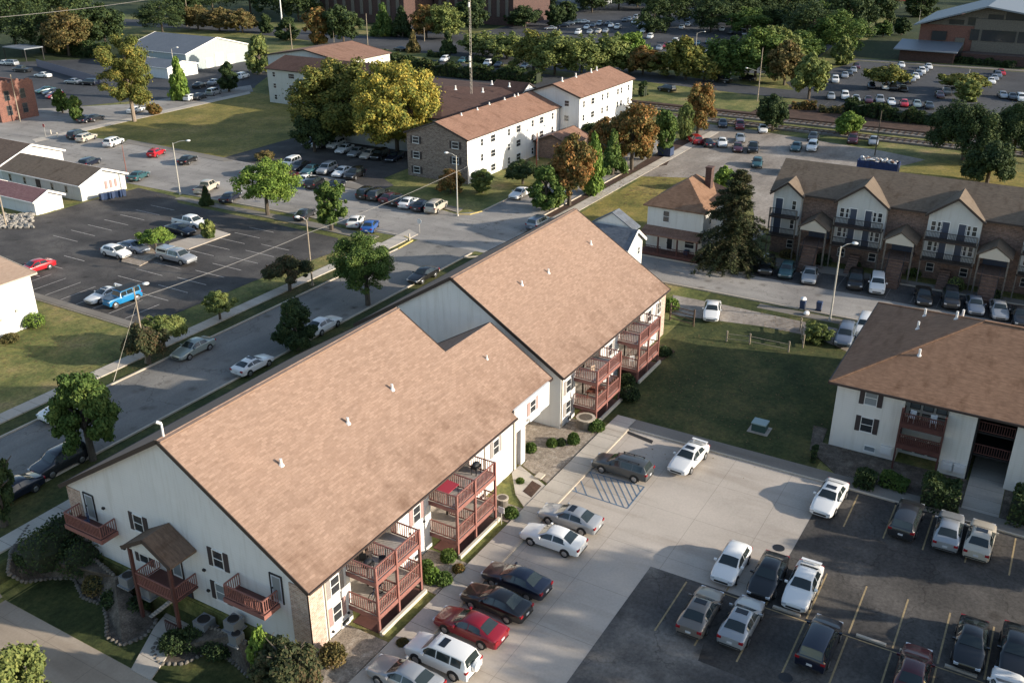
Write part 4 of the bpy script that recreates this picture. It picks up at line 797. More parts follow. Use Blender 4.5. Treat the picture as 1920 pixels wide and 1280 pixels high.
# ---------------------------------------------------------------- brown townhouse row
th = empty('townhouse_row', (124, 0, 0), 'long brown brick townhouse row with white gables, blue doors and outdoor stairs at the right', 'townhouses')
FX = 119.5
MB().box(FX + 1.2, 130, -60, 31.5, -.3, 8.3).build('wall', 'brick_brown', th)
m = MB(); m.slab([(FX + .3, -61, 8.4), (FX + .3, 32, 8.4), (125.6, 32, 11.3), (125.6, -61, 11.3)], .2); m.slab([(131, -61, 8.4), (131, 32, 8.4), (125.6, 32, 11.3), (125.6, -61, 11.3)], .2); tr = m.build('roof', 'roof_drab', th)
MB().bar((FX + .27, -61, 8.28), (FX + .27, 32, 8.28), .1, .2).build('fascia', 'trim_brown', tr)
def bay(y0, y1, pk, half=False):
    ym = (y0 + y1) / 2; m = MB()
    pts = [(y0, 8.2), (y1, 8.2), (ym, pk - .15)]
    m.box(FX, FX + .2, y0, y1, 2.9, 8.2); m.box(FX + .2, FX + 1.15, y0, y0 + .15, 2.9, 8.2); m.box(FX + .2, FX + 1.15, y1 - .15, y1, 2.9, 8.2)
    m.add([(FX, *p) for p in pts] + [(FX + .2, *p) for p in pts], [(0, 2, 1), (3, 4, 5), (0, 1, 4, 3), (1, 2, 5, 4), (2, 0, 3, 5)])
    m.build('bay_wall', 'siding_pale', th)
    m = MB(); xr = FX + .3 + (pk - 8.4) / 2.9 * 5.3
    m.slab([(FX - .5, y0 - .4, 8.25), (FX + .9, y0 - .4, 8.3), (xr, ym, pk + .05), (FX - .5, ym, pk)], .14); m.slab([(FX - .5, y1 + .4, 8.25), (FX + .9, y1 + .4, 8.3), (xr, ym, pk + .05), (FX - .5, ym, pk)], .14)
    g = m.build('gable_roof', 'roof_drab', th)
    MB().bar((FX - .53, y0 - .4, 8.15), (FX - .53, ym, pk - .1), .05, .25).bar((FX - .53, y1 + .4, 8.15), (FX - .53, ym, pk - .1), .05, .25).build('fascia', 'trim_brown', g)
    n = 1 if half else 2
    for z in (5.6, 3.1):
        b = MB().box(FX - 1.3, FX - .01, y0, y1, z - .2, z).build('balcony', 'trim_brown', th)
        r = MB(); rail_run(r, (FX - 1.25, y0 + .05), (FX - 1.25, y1 - .05), z, 1.0, .16, .05); r.build('railing', 'iron', b)
        for s in ((-1, 1) if n == 2 else (1,)):
            door(th, 'x', FX, ym + s * .95, z, .9, 2.0, 'door_blue', 'trim_white')
        for u in ((y0 + .65, y0 + 1.35, y1 - 1.35, y1 - .65) if n == 2 else (y0 + .8,)): win(th, 'x', FX, u, z + .75, .55, 1.2, simple=True)
    for y in (y0 + .06, y1 - .06): MB().box(FX - 1.3, FX - 1.15, y - .07, y + .07, 0, 6.6).build('balcony_post', 'stone', th)
    for u in ((y0 + 1.0, y1 - 1.0) if n == 2 else (y0 + 1,)): win(th, 'x', FX + 1.2, u, .9, .9, 1.1, simple=True)
    if n == 2:
        m = MB()
        for i in range(8): m.box(FX - 2.6 + i * .36, FX - 2.26 + i * .36, ym - .6, ym + .6, 0, .2 + i * .22)
        m.build('stairs', 'stone_brown', th)
def porch(yc):
    m = MB(); y0, y1, pk, ze = yc - 1.9, yc + 1.9, 6.4, 5.1
    m.slab([(FX - 2.6, y0, ze), (FX + 1.1, y0, ze), (FX + 1.1, yc, pk), (FX - 2.6, yc, pk)], .13); m.slab([(FX - 2.6, y1, ze), (FX + 1.1, y1, ze), (FX + 1.1, yc, pk), (FX - 2.6, yc, pk)], .13)
    g = m.build('porch_roof', 'roof_drab', th)
    m = MB().add([(FX - 2.5, y0 + .3, 4.75), (FX - 2.5, y1 - .3, 4.75), (FX - 2.5, y1 - .3, 5.1), (FX - 2.5, yc, 6.15), (FX - 2.5, y0 + .3, 5.1), (FX - 2.4, y0 + .3, 4.75), (FX - 2.4, y1 - .3, 4.75), (FX - 2.4, y1 - .3, 5.1), (FX - 2.4, yc, 6.15), (FX - 2.4, y0 + .3, 5.1)],
                 [(0, 1, 2, 3, 4)[::-1], (5, 6, 7, 8, 9), (0, 1, 6, 5), (1, 2, 7, 6), (2, 3, 8, 7), (3, 4, 9, 8), (4, 0, 5, 9)]); m.build('porch_gable', 'cream_paint', g)
    for y in (y0 + .35, y1 - .35): MB().box(FX - 2.5, FX - 2.3, y - .09, y + .09, 0, 4.75).build('porch_post', 'stone', th)
    MB().box(FX - 2.5, FX + 1.2, y0 + .4, y1 - .4, 2.75, 2.9).build('porch_landing', 'stone_brown', th)
    m = MB(); 
    for i in range(9): m.box(FX - 2.55 - (9 - i) * .26, FX - 2.55 - (8 - i) * .26 + .02, yc - .85, yc + .85, 0, .3 + i * .3)
    m.build('stairs', 'stone_brown', th)
    r = MB()
    for s in (-.9, .9): r.bar((FX - 4.9, yc + s, 1.1), (FX - 2.5, yc + s, 3.8), .05, .05); [r.bar((FX - 4.9 + k * .3, yc + s, .1 + k * .34), (FX - 4.9 + k * .3, yc + s, 1.1 + k * .34), .03, .03) for k in range(8)]
    r.build('stair_railing', 'iron', th)
    MB().box(FX + 1.13, FX + 1.197, yc - 1.3, yc + 1.3, 2.9, 4.9).build('entrance', 'door_blue', th)
bay(27.9, 31.4, 9.9, True); porch(25.4); bay(17.6, 23.4, 10.7); porch(15.2); bay(7.0, 12.8, 10.7); porch(4.9); bay(-3.6, 2.4, 10.7); porch(-5.8); bay(-15.0, -9.2, 10.7)

# ---------------------------------------------------------------- far buildings
cp = empty('campus_building', (330, 30, 0), 'large red brick and stone hall with a grey gabled roof at the top right', 'hall')
XF = 313.7
MB().box(XF, 350, -30, 45.5, 0, 9.3).build('wall', 'brick_red', cp)
MB().box(XF - .35, XF - .003, 14.5, 31, 2.6, 11.5).box(XF - .35, XF - .003, 33, 35.5, 0, 6).box(XF - .35, XF - .003, 8, 12, 0, 6).build('stone_band', 'stone', cp)
m = MB(); m.slab([(XF - 3, 47, 9.3), (352, 47, 9.3), (352, 28.3, 15.2), (XF - 3, 28.3, 15.2)], .4); m.slab([(XF - 3, -12, 9.3), (352, -12, 9.3), (352, 28.3, 15.2), (XF - 3, 28.3, 15.2)], .4); m.build('roof', 'roof_metal_pale', cp)
m = MB().add([(XF + .2, 44, 9.3), (XF + .2, 28.3, 14.6), (XF + .2, 0, 12.3), (XF + .2, 0, 9.3), (XF + .5, 44, 9.3), (XF + .5, 28.3, 14.6), (XF + .5, 0, 12.3), (XF + .5, 0, 9.3)], [(0, 1, 2, 3), (7, 6, 5, 4), (0, 4, 5, 1), (1, 5, 6, 2)]); m.build('gable_wall', 'stone', cp)
for y0, y1, z0, z1 in ((30.5, 33, 9.6, 11.7), (34, 38, 9.6, 10.9), (24, 28, 9.6, 12.8), (16.5, 23.5, 9.6, 13.6), (12, 16, 9.6, 13), (4, 9, 9.6, 12), (29.5, 31.8, 5.6, 8.6), (20, 28.8, 5.6, 8.6), (16, 19.4, 5.6, 8.6), (38, 42, 5, 7.6), (2, 6, 5, 7.6)):
    m = MB().box(XF - .5 if z0 < 9 else XF + .1, XF - .38 if z0 < 9 else XF + .18, y0, y1, z0, z1); m.build('window', 'window_glass', cp)
m = MB().slab([(XF - 12, 33, 3.4), (XF - 12, 50, 3.4), (XF, 50, 4.8), (XF, 33, 4.8)], .3); m.build('entry_roof', 'roof_metal_pale', cp)
MB().box(XF - 10, XF - .4, 34, 48.5, 0, 3.3).box(XF - 6, XF - .4, -20, 32.5, 0, 2.6).build('base_wall', 'brick_dark', cp)
db = empty('hall', (320, 235, 0), 'long dark brick hall with tall pale window bays across the top', 'hall')
a = G(590, 48); b = G(925, 22)
MB().box(300, 330, 222, 262, 0, 16).box(318, 346, 186, 221, 0, 20).build('wall', 'brick_dark', db)
m = MB()
for i in range(9): m.box(317.7, 317.98, 188 + i * 3.7, 189.2 + i * 3.7, 3, 16)
for i in range(9): m.box(299.7, 299.98, 224 + i * 4.2, 225.4 + i * 4.2, 3, 12)
m.build('stone_bay', 'stone', db)
m = MB().slab([(298, 220.5, 16), (298, 264, 16), (315, 264, 21), (315, 220.5, 21)], .4).slab([(332, 220.5, 16), (332, 264, 16), (315, 264, 21), (315, 220.5, 21)], .4); m.build('roof', 'roof_bluegrey', db)
kb = empty('kiosk', (322, 196, 0), 'small pale stone gatehouse with an arched front at the top centre', 'gatehouse')
p = G(905, 30); kb.location = (p.x, p.y, 0)
MB().box(p.x - 3, p.x + 3, p.y - 4, p.y + 4, 0, 4).build('wall', 'stone', kb); MB().box(p.x - 3.1, p.x - 3.003, p.y - 2.6, p.y - .8, 0, 2.8).box(p.x - 3.1, p.x - 3.003, p.y + .8, p.y + 2.6, 0, 2.8).build('arch', 'dark_void', kb)
gable_roof(kb, p.x - 3.6, p.x + 3.6, p.y - 4.6, p.y + 4.6, 4, 6.2, 'y', 'roof_bluegrey')
gb = empty('glass_building', (0, 0, 0), 'pale grey terraced building half hidden by trees at the top centre', 'building')
p = G(1075, 15); gb.location = (p.x, p.y, 0)
m = MB()
for i in range(3): m.box(p.x + i * 4, p.x + 26, p.y - 6, p.y + 42, i * 3.4, i * 3.4 + 3.0)
m.build('wall', 'siding_grey', gb)
for i in range(3): MB().box(p.x + i * 4 - .1, p.x + i * 4 - .003, p.y - 5, p.y + 41, i * 3.4 + .8, i * 3.4 + 2.2).build('window_band', 'window_pale', gb)
MB().box(p.x - 1, p.x + 27, p.y - 7, p.y + 43, 10.0, 10.4).build('roof', 'roof_metal_pale', gb)
rc = empty('covered_stall', (0, 0, 0), 'bright red covered stall beside a path at the top right', 'stall'); p = G(1683, 18); rc.location = (p.x, p.y, 0)
MB().box(p.x, p.x + 5, p.y - 7, p.y + 7, 3.2, 3.7).build('canopy', 'red_cover', rc)
for sx, sy in ((.3, -6.5), (4.7, -6.5), (.3, 6.5), (4.7, 6.5)): MB().box(p.x + sx - .1, p.x + sx + .1, p.y + sy - .1, p.y + sy + .1, 0, 3.2).build('post', 'pole_metal', rc)
sh2 = empty('open_shed', (0, 0, 0), 'small dark shelter with a pale flat roof under the trees at the far left', 'shelter'); p = G(47, 112); sh2.location = (p.x, p.y, 0)
MB().box(p.x - 3, p.x + 3, p.y - 5, p.y + 5, 3.4, 3.7).build('roof', 'roof_metal_pale', sh2)
for sx, sy in ((-2.8, -4.8), (2.8, -4.8), (-2.8, 4.8), (2.8, 4.8)): MB().box(p.x + sx - .1, p.x + sx + .1, p.y + sy - .1, p.y + sy + .1, 0, 3.4).build('post', 'iron', sh2)

# ---------------------------------------------------------------- cars
# stations: x, half width at the waist, waist height, top half width, top height   (front first)
CAR = {
 'sedan': dict(L=4.75, wb=2.72, r=.32, st=[(2.37, .62, .50, .50, .55), (2.30, .76, .62, .62, .68), (2.05, .86, .70, .70, .78), (1.2, .90, .86, .74, .93), (.92, .91, .90, .74, .98), (.22, .91, .93, .60, 1.37), (-.15, .91, .94, .60, 1.43), (-.75, .91, .95, .60, 1.41), (-1.05, .91, .96, .60, 1.36), (-1.72, .90, .97, .72, 1.03), (-2.2, .87, .92, .72, .99), (-2.33, .80, .84, .66, .90), (-2.38, .72, .60, .60, .66)], ws=(.92, .22), rg=(-1.05, -1.72), sd=[(.72, -.28), (-.36, -1.32)]),
 'coupe': dict(L=4.5, wb=2.6, r=.32, st=[(2.25, .60, .48, .50, .53), (2.18, .74, .60, .60, .66), (1.95, .84, .68, .68, .75), (1.1, .88, .83, .72, .90), (.80, .89, .87, .72, .94), (.08, .89, .90, .57, 1.29), (-.25, .89, .91, .57, 1.34), (-.75, .89, .93, .57, 1.31), (-1.0, .89, .94, .57, 1.26), (-1.75, .88, .96, .68, 1.02), (-2.1, .85, .92, .68, .98), (-2.22, .78, .82, .62, .88), (-2.26, .70, .58, .56, .64)], ws=(.80, .08), rg=(-1.0, -1.75), sd=[(.60, -.60), (-.68, -1.32)]),
 'hatch': dict(L=4.2, wb=2.55, r=.31, st=[(2.1, .62, .50, .5, .56), (2.03, .76, .64, .62, .70), (1.75, .85, .74, .70, .82), (1.15, .87, .88, .72, .95), (.95, .87, .91, .72, .99), (.25, .87, .94, .62, 1.40), (-.15, .87, .96, .62, 1.47), (-1.2, .87, .98, .60, 1.42), (-1.65, .86, .98, .58, 1.34), (-2.0, .83, .95, .66, 1.02), (-2.06, .80, .90, .66, .96), (-2.1, .74, .55, .62, .62)], ws=(.95, .25), rg=(-1.65, -2.0), sd=[(.75, -.22), (-.30, -1.45)]),
 'suv': dict(L=4.6, wb=2.70, r=.36, st=[(2.3, .70, .62, .60, .68), (2.24, .82, .78, .70, .84), (2.0, .89, .90, .76, .98), (1.3, .91, 1.00, .78, 1.08), (1.1, .92, 1.02, .78, 1.11), (.55, .92, 1.04, .68, 1.60), (.2, .92, 1.05, .68, 1.68), (-1.5, .92, 1.06, .67, 1.68), (-2.0, .91, 1.06, .66, 1.62), (-2.22, .89, 1.05, .74, 1.10), (-2.28, .87, .98, .74, 1.03), (-2.3, .82, .60, .72, .66)], ws=(1.1, .55), rg=(-2.0, -2.22), sd=[(.85, -.05), (-.13, -1.05), (-1.15, -1.85)]),
 'wagon': dict(L=4.85, wb=2.85, r=.34, st=[(2.42, .66, .56, .56, .62), (2.35, .80, .70, .66, .76), (2.1, .88, .80, .74, .88), (1.35, .91, .93, .76, 1.00), (1.1, .92, .96, .76, 1.04), (.42, .92, .98, .64, 1.48), (.1, .92, .99, .65, 1.56), (-1.6, .92, 1.02, .64, 1.57), (-2.05, .91, 1.03, .62, 1.50), (-2.33, .88, 1.02, .72, 1.08), (-2.39, .86, .95, .72, 1.0), (-2.42, .80, .58, .70, .64)], ws=(1.1, .42), rg=(-2.05, -2.33), sd=[(.85, -.1), (-.18, -1.1), (-1.2, -1.95)]),
 'jeep': dict(L=4.5, wb=2.8, r=.41, st=[(2.15, .60, .75, .55, .90), (2.12, .66, .98, .60, 1.05), (1.9, .68, 1.08, .62, 1.14), (1.0, .76, 1.12, .70, 1.18), (.78, .86, 1.14, .76, 1.20), (.52, .87, 1.16, .70, 1.72), (.4, .87, 1.16, .70, 1.80), (-1.4, .87, 1.16, .70, 1.82), (-2.0, .87, 1.16, .70, 1.80), (-2.1, .87, 1.15, .74, 1.20), (-2.14, .86, 1.1, .74, 1.14), (-2.15, .84, .65, .74, .7)], ws=(.78, .52), rg=(-2.0, -2.1), sd=[(.60, -.15), (-.22, -1.0), (-1.1, -1.9)]),
 'pickup': dict(L=5.6, wb=3.45, r=.38, st=[(2.8, .74, .70, .62, .76), (2.72, .86, .86, .72, .92), (2.5, .92, .96, .78, 1.04), (1.75, .94, 1.06, .80, 1.13), (1.55, .95, 1.08, .80, 1.16), (1.0, .95, 1.10, .68, 1.70), (.7, .95, 1.10, .68, 1.78), (-.35, .95, 1.11, .67, 1.78), (-.62, .95, 1.12, .68, 1.70), (-.72, .95, 1.12, .86, 1.15), (-.8, .95, 1.12, .86, 1.14), (-2.7, .94, 1.12, .86, 1.14), (-2.78, .93, 1.08, .86, 1.10), (-2.8, .90, .65, .84, .7)], ws=(1.55, 1.0), rg=(-.62, -.72), sd=[(1.3, .42), (.34, -.5)], bed=(-.9, -2.68)),
 'van': dict(L=4.95, wb=2.95, r=.34, st=[(2.47, .68, .60, .58, .66), (2.4, .82, .76, .68, .82), (2.1, .90, .90, .74, .98), (1.55, .93, 1.02, .76, 1.10), (1.4, .94, 1.05, .76, 1.14), (.65, .95, 1.08, .68, 1.62), (.2, .95, 1.09, .69, 1.74), (-1.6, .95, 1.10, .68, 1.75), (-2.2, .94, 1.10, .66, 1.68), (-2.4, .92, 1.08, .74, 1.14), (-2.45, .9, 1.0, .74, 1.05), (-2.47, .86, .6, .74, .66)], ws=(1.4, .65), rg=(-2.2, -2.4), sd=[(1.05, .1), (.02, -1.0), (-1.1, -2.05)]),
}
def carsurf(st, x):
    for a, b in zip(st[:-1], st[1:]):
        if a[0] >= x >= b[0]:
            t = (a[0] - x) / (a[0] - b[0]); return [a[k] + (b[k] - a[k]) * t for k in range(1, 5)]
    return list(st[0][1:] if x > st[0][0] else st[-1][1:])
def car_body(m, k):
    st = k['st']; zb = .24 if k['r'] < .37 else .36; rows = []
    for i, (x, w, zw, wt, zt) in enumerate(st):
        q = .06 if 1 < i < len(st) - 2 else .0
        half = [(0, zb + .06 * (q == 0)), (w * .84, zb + .06 * (q == 0)), (w * .985, zb + .1), (w + .0, (zb + zw) * .52), (w * .99, zw - .07), (w * .955, zw), (wt, zt - .05 if zt - zw > .2 else zt - .015), (wt * .82, zt), (0, zt + .02)]
        rows.append([(x, -y, z) for y, z in half] + [(x, y, z) for y, z in half[-2:0:-1]])
    n = len(rows[0]); vs = [p for r in rows for p in r]
    fs = [(i * n + j, i * n + (j + 1) % n, (i + 1) * n + (j + 1) % n, (i + 1) * n + j) for i in range(len(rows) - 1) for j in range(n)]
    fs += [tuple(range(n - 1, -1, -1)), tuple(range((len(rows) - 1) * n, len(rows) * n))]
    m.add(vs, fs, 0)
    for sx in (1, -1):                                 # dark wheel arches
        for sy in (1, -1):
            xc = sx * k['wb'] / 2; w = carsurf(st, xc)[0]; y = sy * (w + .008); r = k['r'] + .07
            vs = [(xc, y, k['r'])] + [(xc + r * math.cos(math.pi * i / 10), y, k['r'] + r * math.sin(math.pi * i / 10)) for i in range(11)] + [(xc - r, y, zb), (xc + r, y, zb)]
            vs2 = [(a, y - sy * .06, b) for a, _, b in vs]
            f = tuple(range(1, 14)); m.add(vs + vs2, [f if sy < 0 else f[::-1]] + [(i, i + 1, i + 15, i + 14) for i in range(1, 13)], 1)
def top_patch(m, k, xa, xb, mi=0, off=.014, e=.9):
    st = k['st']; sg = 6; n = 4; vs = []
    for i in range(sg + 1):
        x = xa + (xb - xa) * (.06 + .88 * i / sg); w, zw, wt, zt = carsurf(st, x)
        for j in range(n + 1):
            u = -1 + 2 * j / n; y = u * wt * e; zz = zt + .02 * (1 - abs(u)) - (.05 if abs(u) > .95 and zt - zw > .2 else 0) * max(0, (abs(u) * e - .82)) / .18
            vs.append((x + (off if xa > xb and xa > 0 and abs(xa - xb) < .9 and xb > -.9 else -off * .8), y, zz + off))
    m.add(vs, [(i * (n + 1) + j, i * (n + 1) + j + 1, (i + 1) * (n + 1) + j + 1, (i + 1) * (n + 1) + j) for i in range(sg) for j in range(n)], mi)
def side_patch(m, k, xa, xb, s, mi=0):
    st = k['st']; sg = 6; vs = []
    for i in range(sg + 1):
        x = xa + (xb - xa) * i / sg; w, zw, wt, zt = carsurf(st, x); p5 = (w * .955, zw); p6 = (wt, zt - .05)
        for v in (.10, .90): vs.append((x, s * (p5[0] + (p6[0] - p5[0]) * v + .012), p5[1] + (p6[1] - p5[1]) * v + .006))
    m.add(vs, [(2 * i, 2 * i + 1, 2 * i + 3, 2 * i + 2) for i in range(sg)], mi)
def car_wheel(m, k, x, s, rim=True, mi=0, mr=None):
    w = carsurf(k['st'], x)[0] - .12
    m.tube((x, s * w, k['r']), (x, s * (w + .17), k['r']), k['r'], k['r'] * .97, 14, mi)
    if mr is not None: m.tube((x, s * (w + .172), k['r']), (x, s * (w + .19), k['r']), k['r'] * .66, k['r'] * .6, 10, mr)
PROTO = {}
def bare(name, me, parent):
    o = bpy.data.objects.new(name, me); col.objects.link(o); o.parent = parent; return o
def make_car(kind, paint, lod, opts):
    key = (kind, paint, lod, opts)
    if key in PROTO: return copy_tree(PROTO[key])
    k = CAR[kind]; pm = 'paint_' + paint.replace(' ', '_'); st = k['st']
    fx = st[0][0]; bx = st[-1][0]
    if lod:
        m = MB(); car_body(m, k); top_patch(m, k, *k['ws'], mi=2); top_patch(m, k, *k['rg'], mi=2)
        for s in (1, -1):
            for a, b in k['sd']: side_patch(m, k, a, b, s, 2)
            for x in (k['wb'] / 2, -k['wb'] / 2): car_wheel(m, k, x, s, mi=1, mr=3)
        o = bpy.data.objects.new('parked_car', m.mesh('parked_car', [pm, 'car_trim', 'car_glass', 'rim'], True)); col.objects.link(o); PROTO[key] = o; return o
    r = bpy.data.objects.new('parked_car', None); col.objects.link(r)
    m = MB(); car_body(m, k)
    for y in (-1, 1):                                  # sills and bumper strips
        pass
    m.box(bx - .02, bx + .1, -.7, .7, .34, .42, 1); m.box(fx - .1, fx + .02, -.48, .48, .36, .50, 1)
    if 'spoiler' in opts: m.box(bx + .12, bx + .36, -.68, .68, st[-3][4] + .17, st[-3][4] + .2); m.box(bx + .2, bx + .3, -.6, -.54, st[-3][4] - .02, st[-3][4] + .18); m.box(bx + .2, bx + .3, .54, .6, st[-3][4] - .02, st[-3][4] + .18)
    if 'racks' in opts:
        for s in (-1, 1): m.bar((.2, s * .56, st[6][4] + .08), (-1.7, s * .56, st[6][4] + .08), .04, .04, 1); [m.box(x - .05, x + .05, s * .56 - .02, s * .56 + .02, st[6][4] - .02, st[6][4] + .07, 1) for x in (.1, -.75, -1.6)]
    if 'bed' in k:
        a, b = k['bed']; m.box(b, a, -.74, .74, 1.165, 1.172, 1); 
        if 'cap' in opts: m.add([(a + .1, -.86, 1.15), (a + .1, .86, 1.15), (b - .1, .86, 1.15), (b - .1, -.86, 1.15), (a + .1, -.7, 1.74), (a + .1, .7, 1.74), (b, .7, 1.72), (b, -.7, 1.72)], [(4, 5, 6, 7)[::-1], (0, 1, 5, 4)[::-1], (1, 2, 6, 5)[::-1], (2, 3, 7, 6)[::-1], (3, 0, 4, 7)[::-1]]); m.box(b + .2, a - .1, -.835, .835, 1.28, 1.55, 1)
    bare('body', m.mesh('body', [pm, 'car_trim'], True), r)
    if 'softtop' in opts: bare('soft_top', MB().box(-2.02, .42, -.7, .7, 1.80, 1.86).mesh('soft_top', 'car_trim'), r)
    if 'hardhood' in opts: bare('hood', MB().box(.9, 2.05, -.6, .6, 1.17, 1.2).mesh('hood', 'paint_navy'), r)
    if 'spare' in opts: bare('spare_wheel', MB().tube((bx - .02, 0, .95), (bx - .24, 0, .95), .34, .32, 16).mesh('spare_wheel', pm), r)
    m = MB(); top_patch(m, k, *k['ws']); bare('windshield', m.mesh('windshield', 'car_glass', 'all'), r)
    m = MB(); top_patch(m, k, *k['rg']); bare('rear_window', m.mesh('rear_window', 'car_glass', 'all'), r)
    for s in (1, -1):
        for a, b in k['sd']:
            m = MB(); side_patch(m, k, a, b, s); bare('side_window', m.mesh('side_window', 'car_glass'), r)
        for x in (k['wb'] / 2, -k['wb'] / 2):
            m = MB(); car_wheel(m, k, x, s); w = bare('wheel', m.mesh('wheel', 'tyre', True), r)
            y = s * (carsurf(st, x)[0] + .052); q = MB().tube((x, y, k['r']), (x, y + s * .015, k['r']), k['r'] * .66, k['r'] * .58, 10); bare('rim', q.mesh('rim', 'rim', True), w)
        w1 = carsurf(st, fx - .12)[0]; z1 = st[1][2]
        bare('headlight', MB().box(fx - .16, fx + .005, s * (w1 - .30) if s < 0 else w1 - .30, s * (w1 - .02) if s < 0 else w1 - .02, z1 - .10, z1 + .03).mesh('headlight', 'headlamp') if s > 0 else MB().box(fx - .16, fx + .005, -(w1 - .02), -(w1 - .30), z1 - .10, z1 + .03).mesh('headlight', 'headlamp'), r)
        w2 = carsurf(st, bx + .08)[0]; z2 = st[-3][2] - .06; a, b = sorted((s * (w2 - .26), s * (w2 + .01)))
        bare('taillight', MB().box(bx - .012, bx + .16, a, b, z2 - .14, z2 + .02).mesh('taillight', 'taillamp'), r)
        xm = k['ws'][0] - .32; w3, z3 = carsurf(st, xm)[:2]; a, b = sorted((s * (w3 - .03), s * (w3 + .17)))
        bare('mirror', MB().box(xm - .05, xm + .07, a, b, z3 + .02, z3 + .15).mesh('mirror', pm), r)
    bare('license_plate', MB().box(bx - .035, bx - .0, -.17, .17, .56, .70).mesh('license_plate', 'plate'), r)
    if 'sunroof' in opts:
        zt = carsurf(st, -.2)[3]; bare('sunroof', MB().box(-.42, .02, -.38, .38, zt - .01, zt + .034).mesh('sunroof', 'sunroof_glass'), r)
    PROTO[key] = r; return r
CN = {'sedan': 'sedan', 'coupe': 'coupe', 'hatch': 'hatchback', 'suv': 'SUV', 'wagon': 'estate car', 'jeep': 'open off road car', 'pickup': 'pickup truck', 'van': 'minivan'}
used_lab = set()
def car(px, py, h, kind, paint, where, group, opts='', z=.62, at=None):
    p = G(px, py, z); p.z = .026
    if at: p = Vector((*at, .026))
    if 61.5 < p.y < 100 and p.x < 60: p.z = .02
    lod = depth(p) > 205
    o = make_car(kind, paint, lod, opts); rg = random.Random(int(px * 7 + py))
    o.location = p; o.rotation_euler = (0, 0, R(h + rg.uniform(-1.6, 1.6)))
    t = CN[kind]; lab = f'{paint} {t} {where}'
    if lab in used_lab: print('DUPLABEL', lab)
    if len(lab.split()) > 16: print('LONG', lab)
    used_lab.add(lab); tag(o, lab, 'pickup truck' if kind == 'pickup' else 'minivan' if kind == 'van' else 'car', group)
    return o
g = 'cars nosed in along the apartment walk'
car(760, 1268, 90, 'sedan', 'silver', 'cut by the bottom edge, nearest the rock bed', g)
car(830, 1228, 90, 'suv', 'white', 'with a spare wheel and sunroof beside the red sedan', g, 'spare sunroof')
car(882, 1172, 90, 'sedan', 'dark red', 'parked between the white SUV and the black sedan', g)
car(930, 1126, 90, 'sedan', 'black', 'parked beside the red sedan', g)
car(968, 1085, 90, 'sedan', 'navy', 'parked beyond the black one, last before the gap', g)
car(1037, 1008, 90, 'sedan', 'white', 'parked after the gap beside the silver one', g)
car(1069, 969, 90, 'sedan', 'silver', 'with a sunroof next to the blue hatched markings', g, 'sunroof')
car(1167, 874, 91, 'wagon', 'grey', 'parked beyond the blue hatched markings', g, 'racks')
g = 'cars parked in the front lot'
car(1291, 857, 177, 'sedan', 'white', 'with sunroof at the kerb by the shaded lawn', g, 'sunroof spoiler')
car(1555, 932, 177, 'sedan', 'white', 'with sunroof at the kerb where the asphalt begins', g, 'sunroof')
car(1371, 1055, 180, 'hatch', 'white', 'nosed towards the grey sunroof sedan in the middle rows', g)
car(1440, 1078, 180, 'sedan', 'black', 'between two white cars in the middle row', g)
car(1505, 1097, 180, 'sedan', 'white', 'with spoiler right of the black sedan in the middle row', g, 'spoiler')
car(1314, 1143, 0, 'sedan', 'taupe', 'with sunroof, leftmost of the lower middle row', g, 'sunroof')
car(1391, 1162, 0, 'sedan', 'silver', 'with sunroof in the lower middle row', g, 'sunroof')
car(1537, 1203, 0, 'suv', 'navy', 'standing alone in the lower middle row', g)
car(1712, 1258, 0, 'sedan', 'maroon', 'at the bottom edge of the front lot', g)
car(1820, 1205, 180, 'coupe', 'black', 'with bright headlights near the bottom right corner', g)
car(1905, 1220, 180, 'sedan', 'black', 'cut by the right edge at the bottom right corner', g)
car(1885, 1306, 0, 'sedan', 'white', 'only its roof showing at the bottom right edge', g)
car(1700, 972, 0, 'suv', 'charcoal', 'in the shaded row under the bushes', g)
car(1779, 992, 0, 'sedan', 'silver', 'in the shaded row beside the dark SUV', g)
car(1838, 1009, 0, 'sedan', 'beige', 'with sunroof in the shaded row', g, 'sunroof')
g = 'cars along the street behind the tan roofs'
car(362, 652, 180, 'sedan', 'pale green', 'at the far kerb of the street behind the big building', g)
car(474, 682, 0, 'coupe', 'white', 'with sunroof just behind the near tan roof', g, 'sunroof')
car(606, 608, 0, 'sedan', 'white', 'half hidden behind a dark street tree', g)
car(132, 762, 180, 'pickup', 'white', 'behind the tree with the bright green top', g)
car(112, 864, 180, 'suv', 'charcoal', 'in the shade at the near kerb beside the dark tree', g)
car(22, 920, 180, 'sedan', 'navy', 'in deep shade at the left edge', g)
car(793, 515, 180, 'sedan', 'black', 'in the roof shadow behind the far tan roof', g)
car(1012, 418, 0, 'van', 'blue grey', 'peeking over the tan roof near its far end', g)
car(975, 362, 180, 'sedan', 'white', 'under the trees beyond the crossing', g)
g = 'cars in the side lot'
car(218, 472, 270, 'hatch', 'white', 'beside the gravel island in the side lot', g, at=None)
car(250, 463, 270, 'sedan', 'blue grey', 'beside the white hatchback in the side lot', g)
car(331, 482, 270, 'pickup', 'silver', 'with a bed cap on the side lot island', g, 'cap')
car(357, 418, 270, 'pickup', 'white', 'at the end of the side lot island', g)
car(338, 430, 270, 'sedan', 'navy', 'in front of the white pickup truck', g)
car(196, 552, 178, 'coupe', 'white', 'with sunroof and spoiler beside the blue jeep type car', g, 'sunroof spoiler')
car(229, 560, 178, 'jeep', 'bright blue', 'with dark hood and soft top', g, 'softtop hardhood')
car(66, 500, 178, 'sedan', 'red', 'mostly hidden behind the white building at the left edge', g)
g = 'cars in the bays of the cross street, lot side'
car(260, 329, 20, 'sedan', 'teal', 'parked past the end of the white bungalow', g)
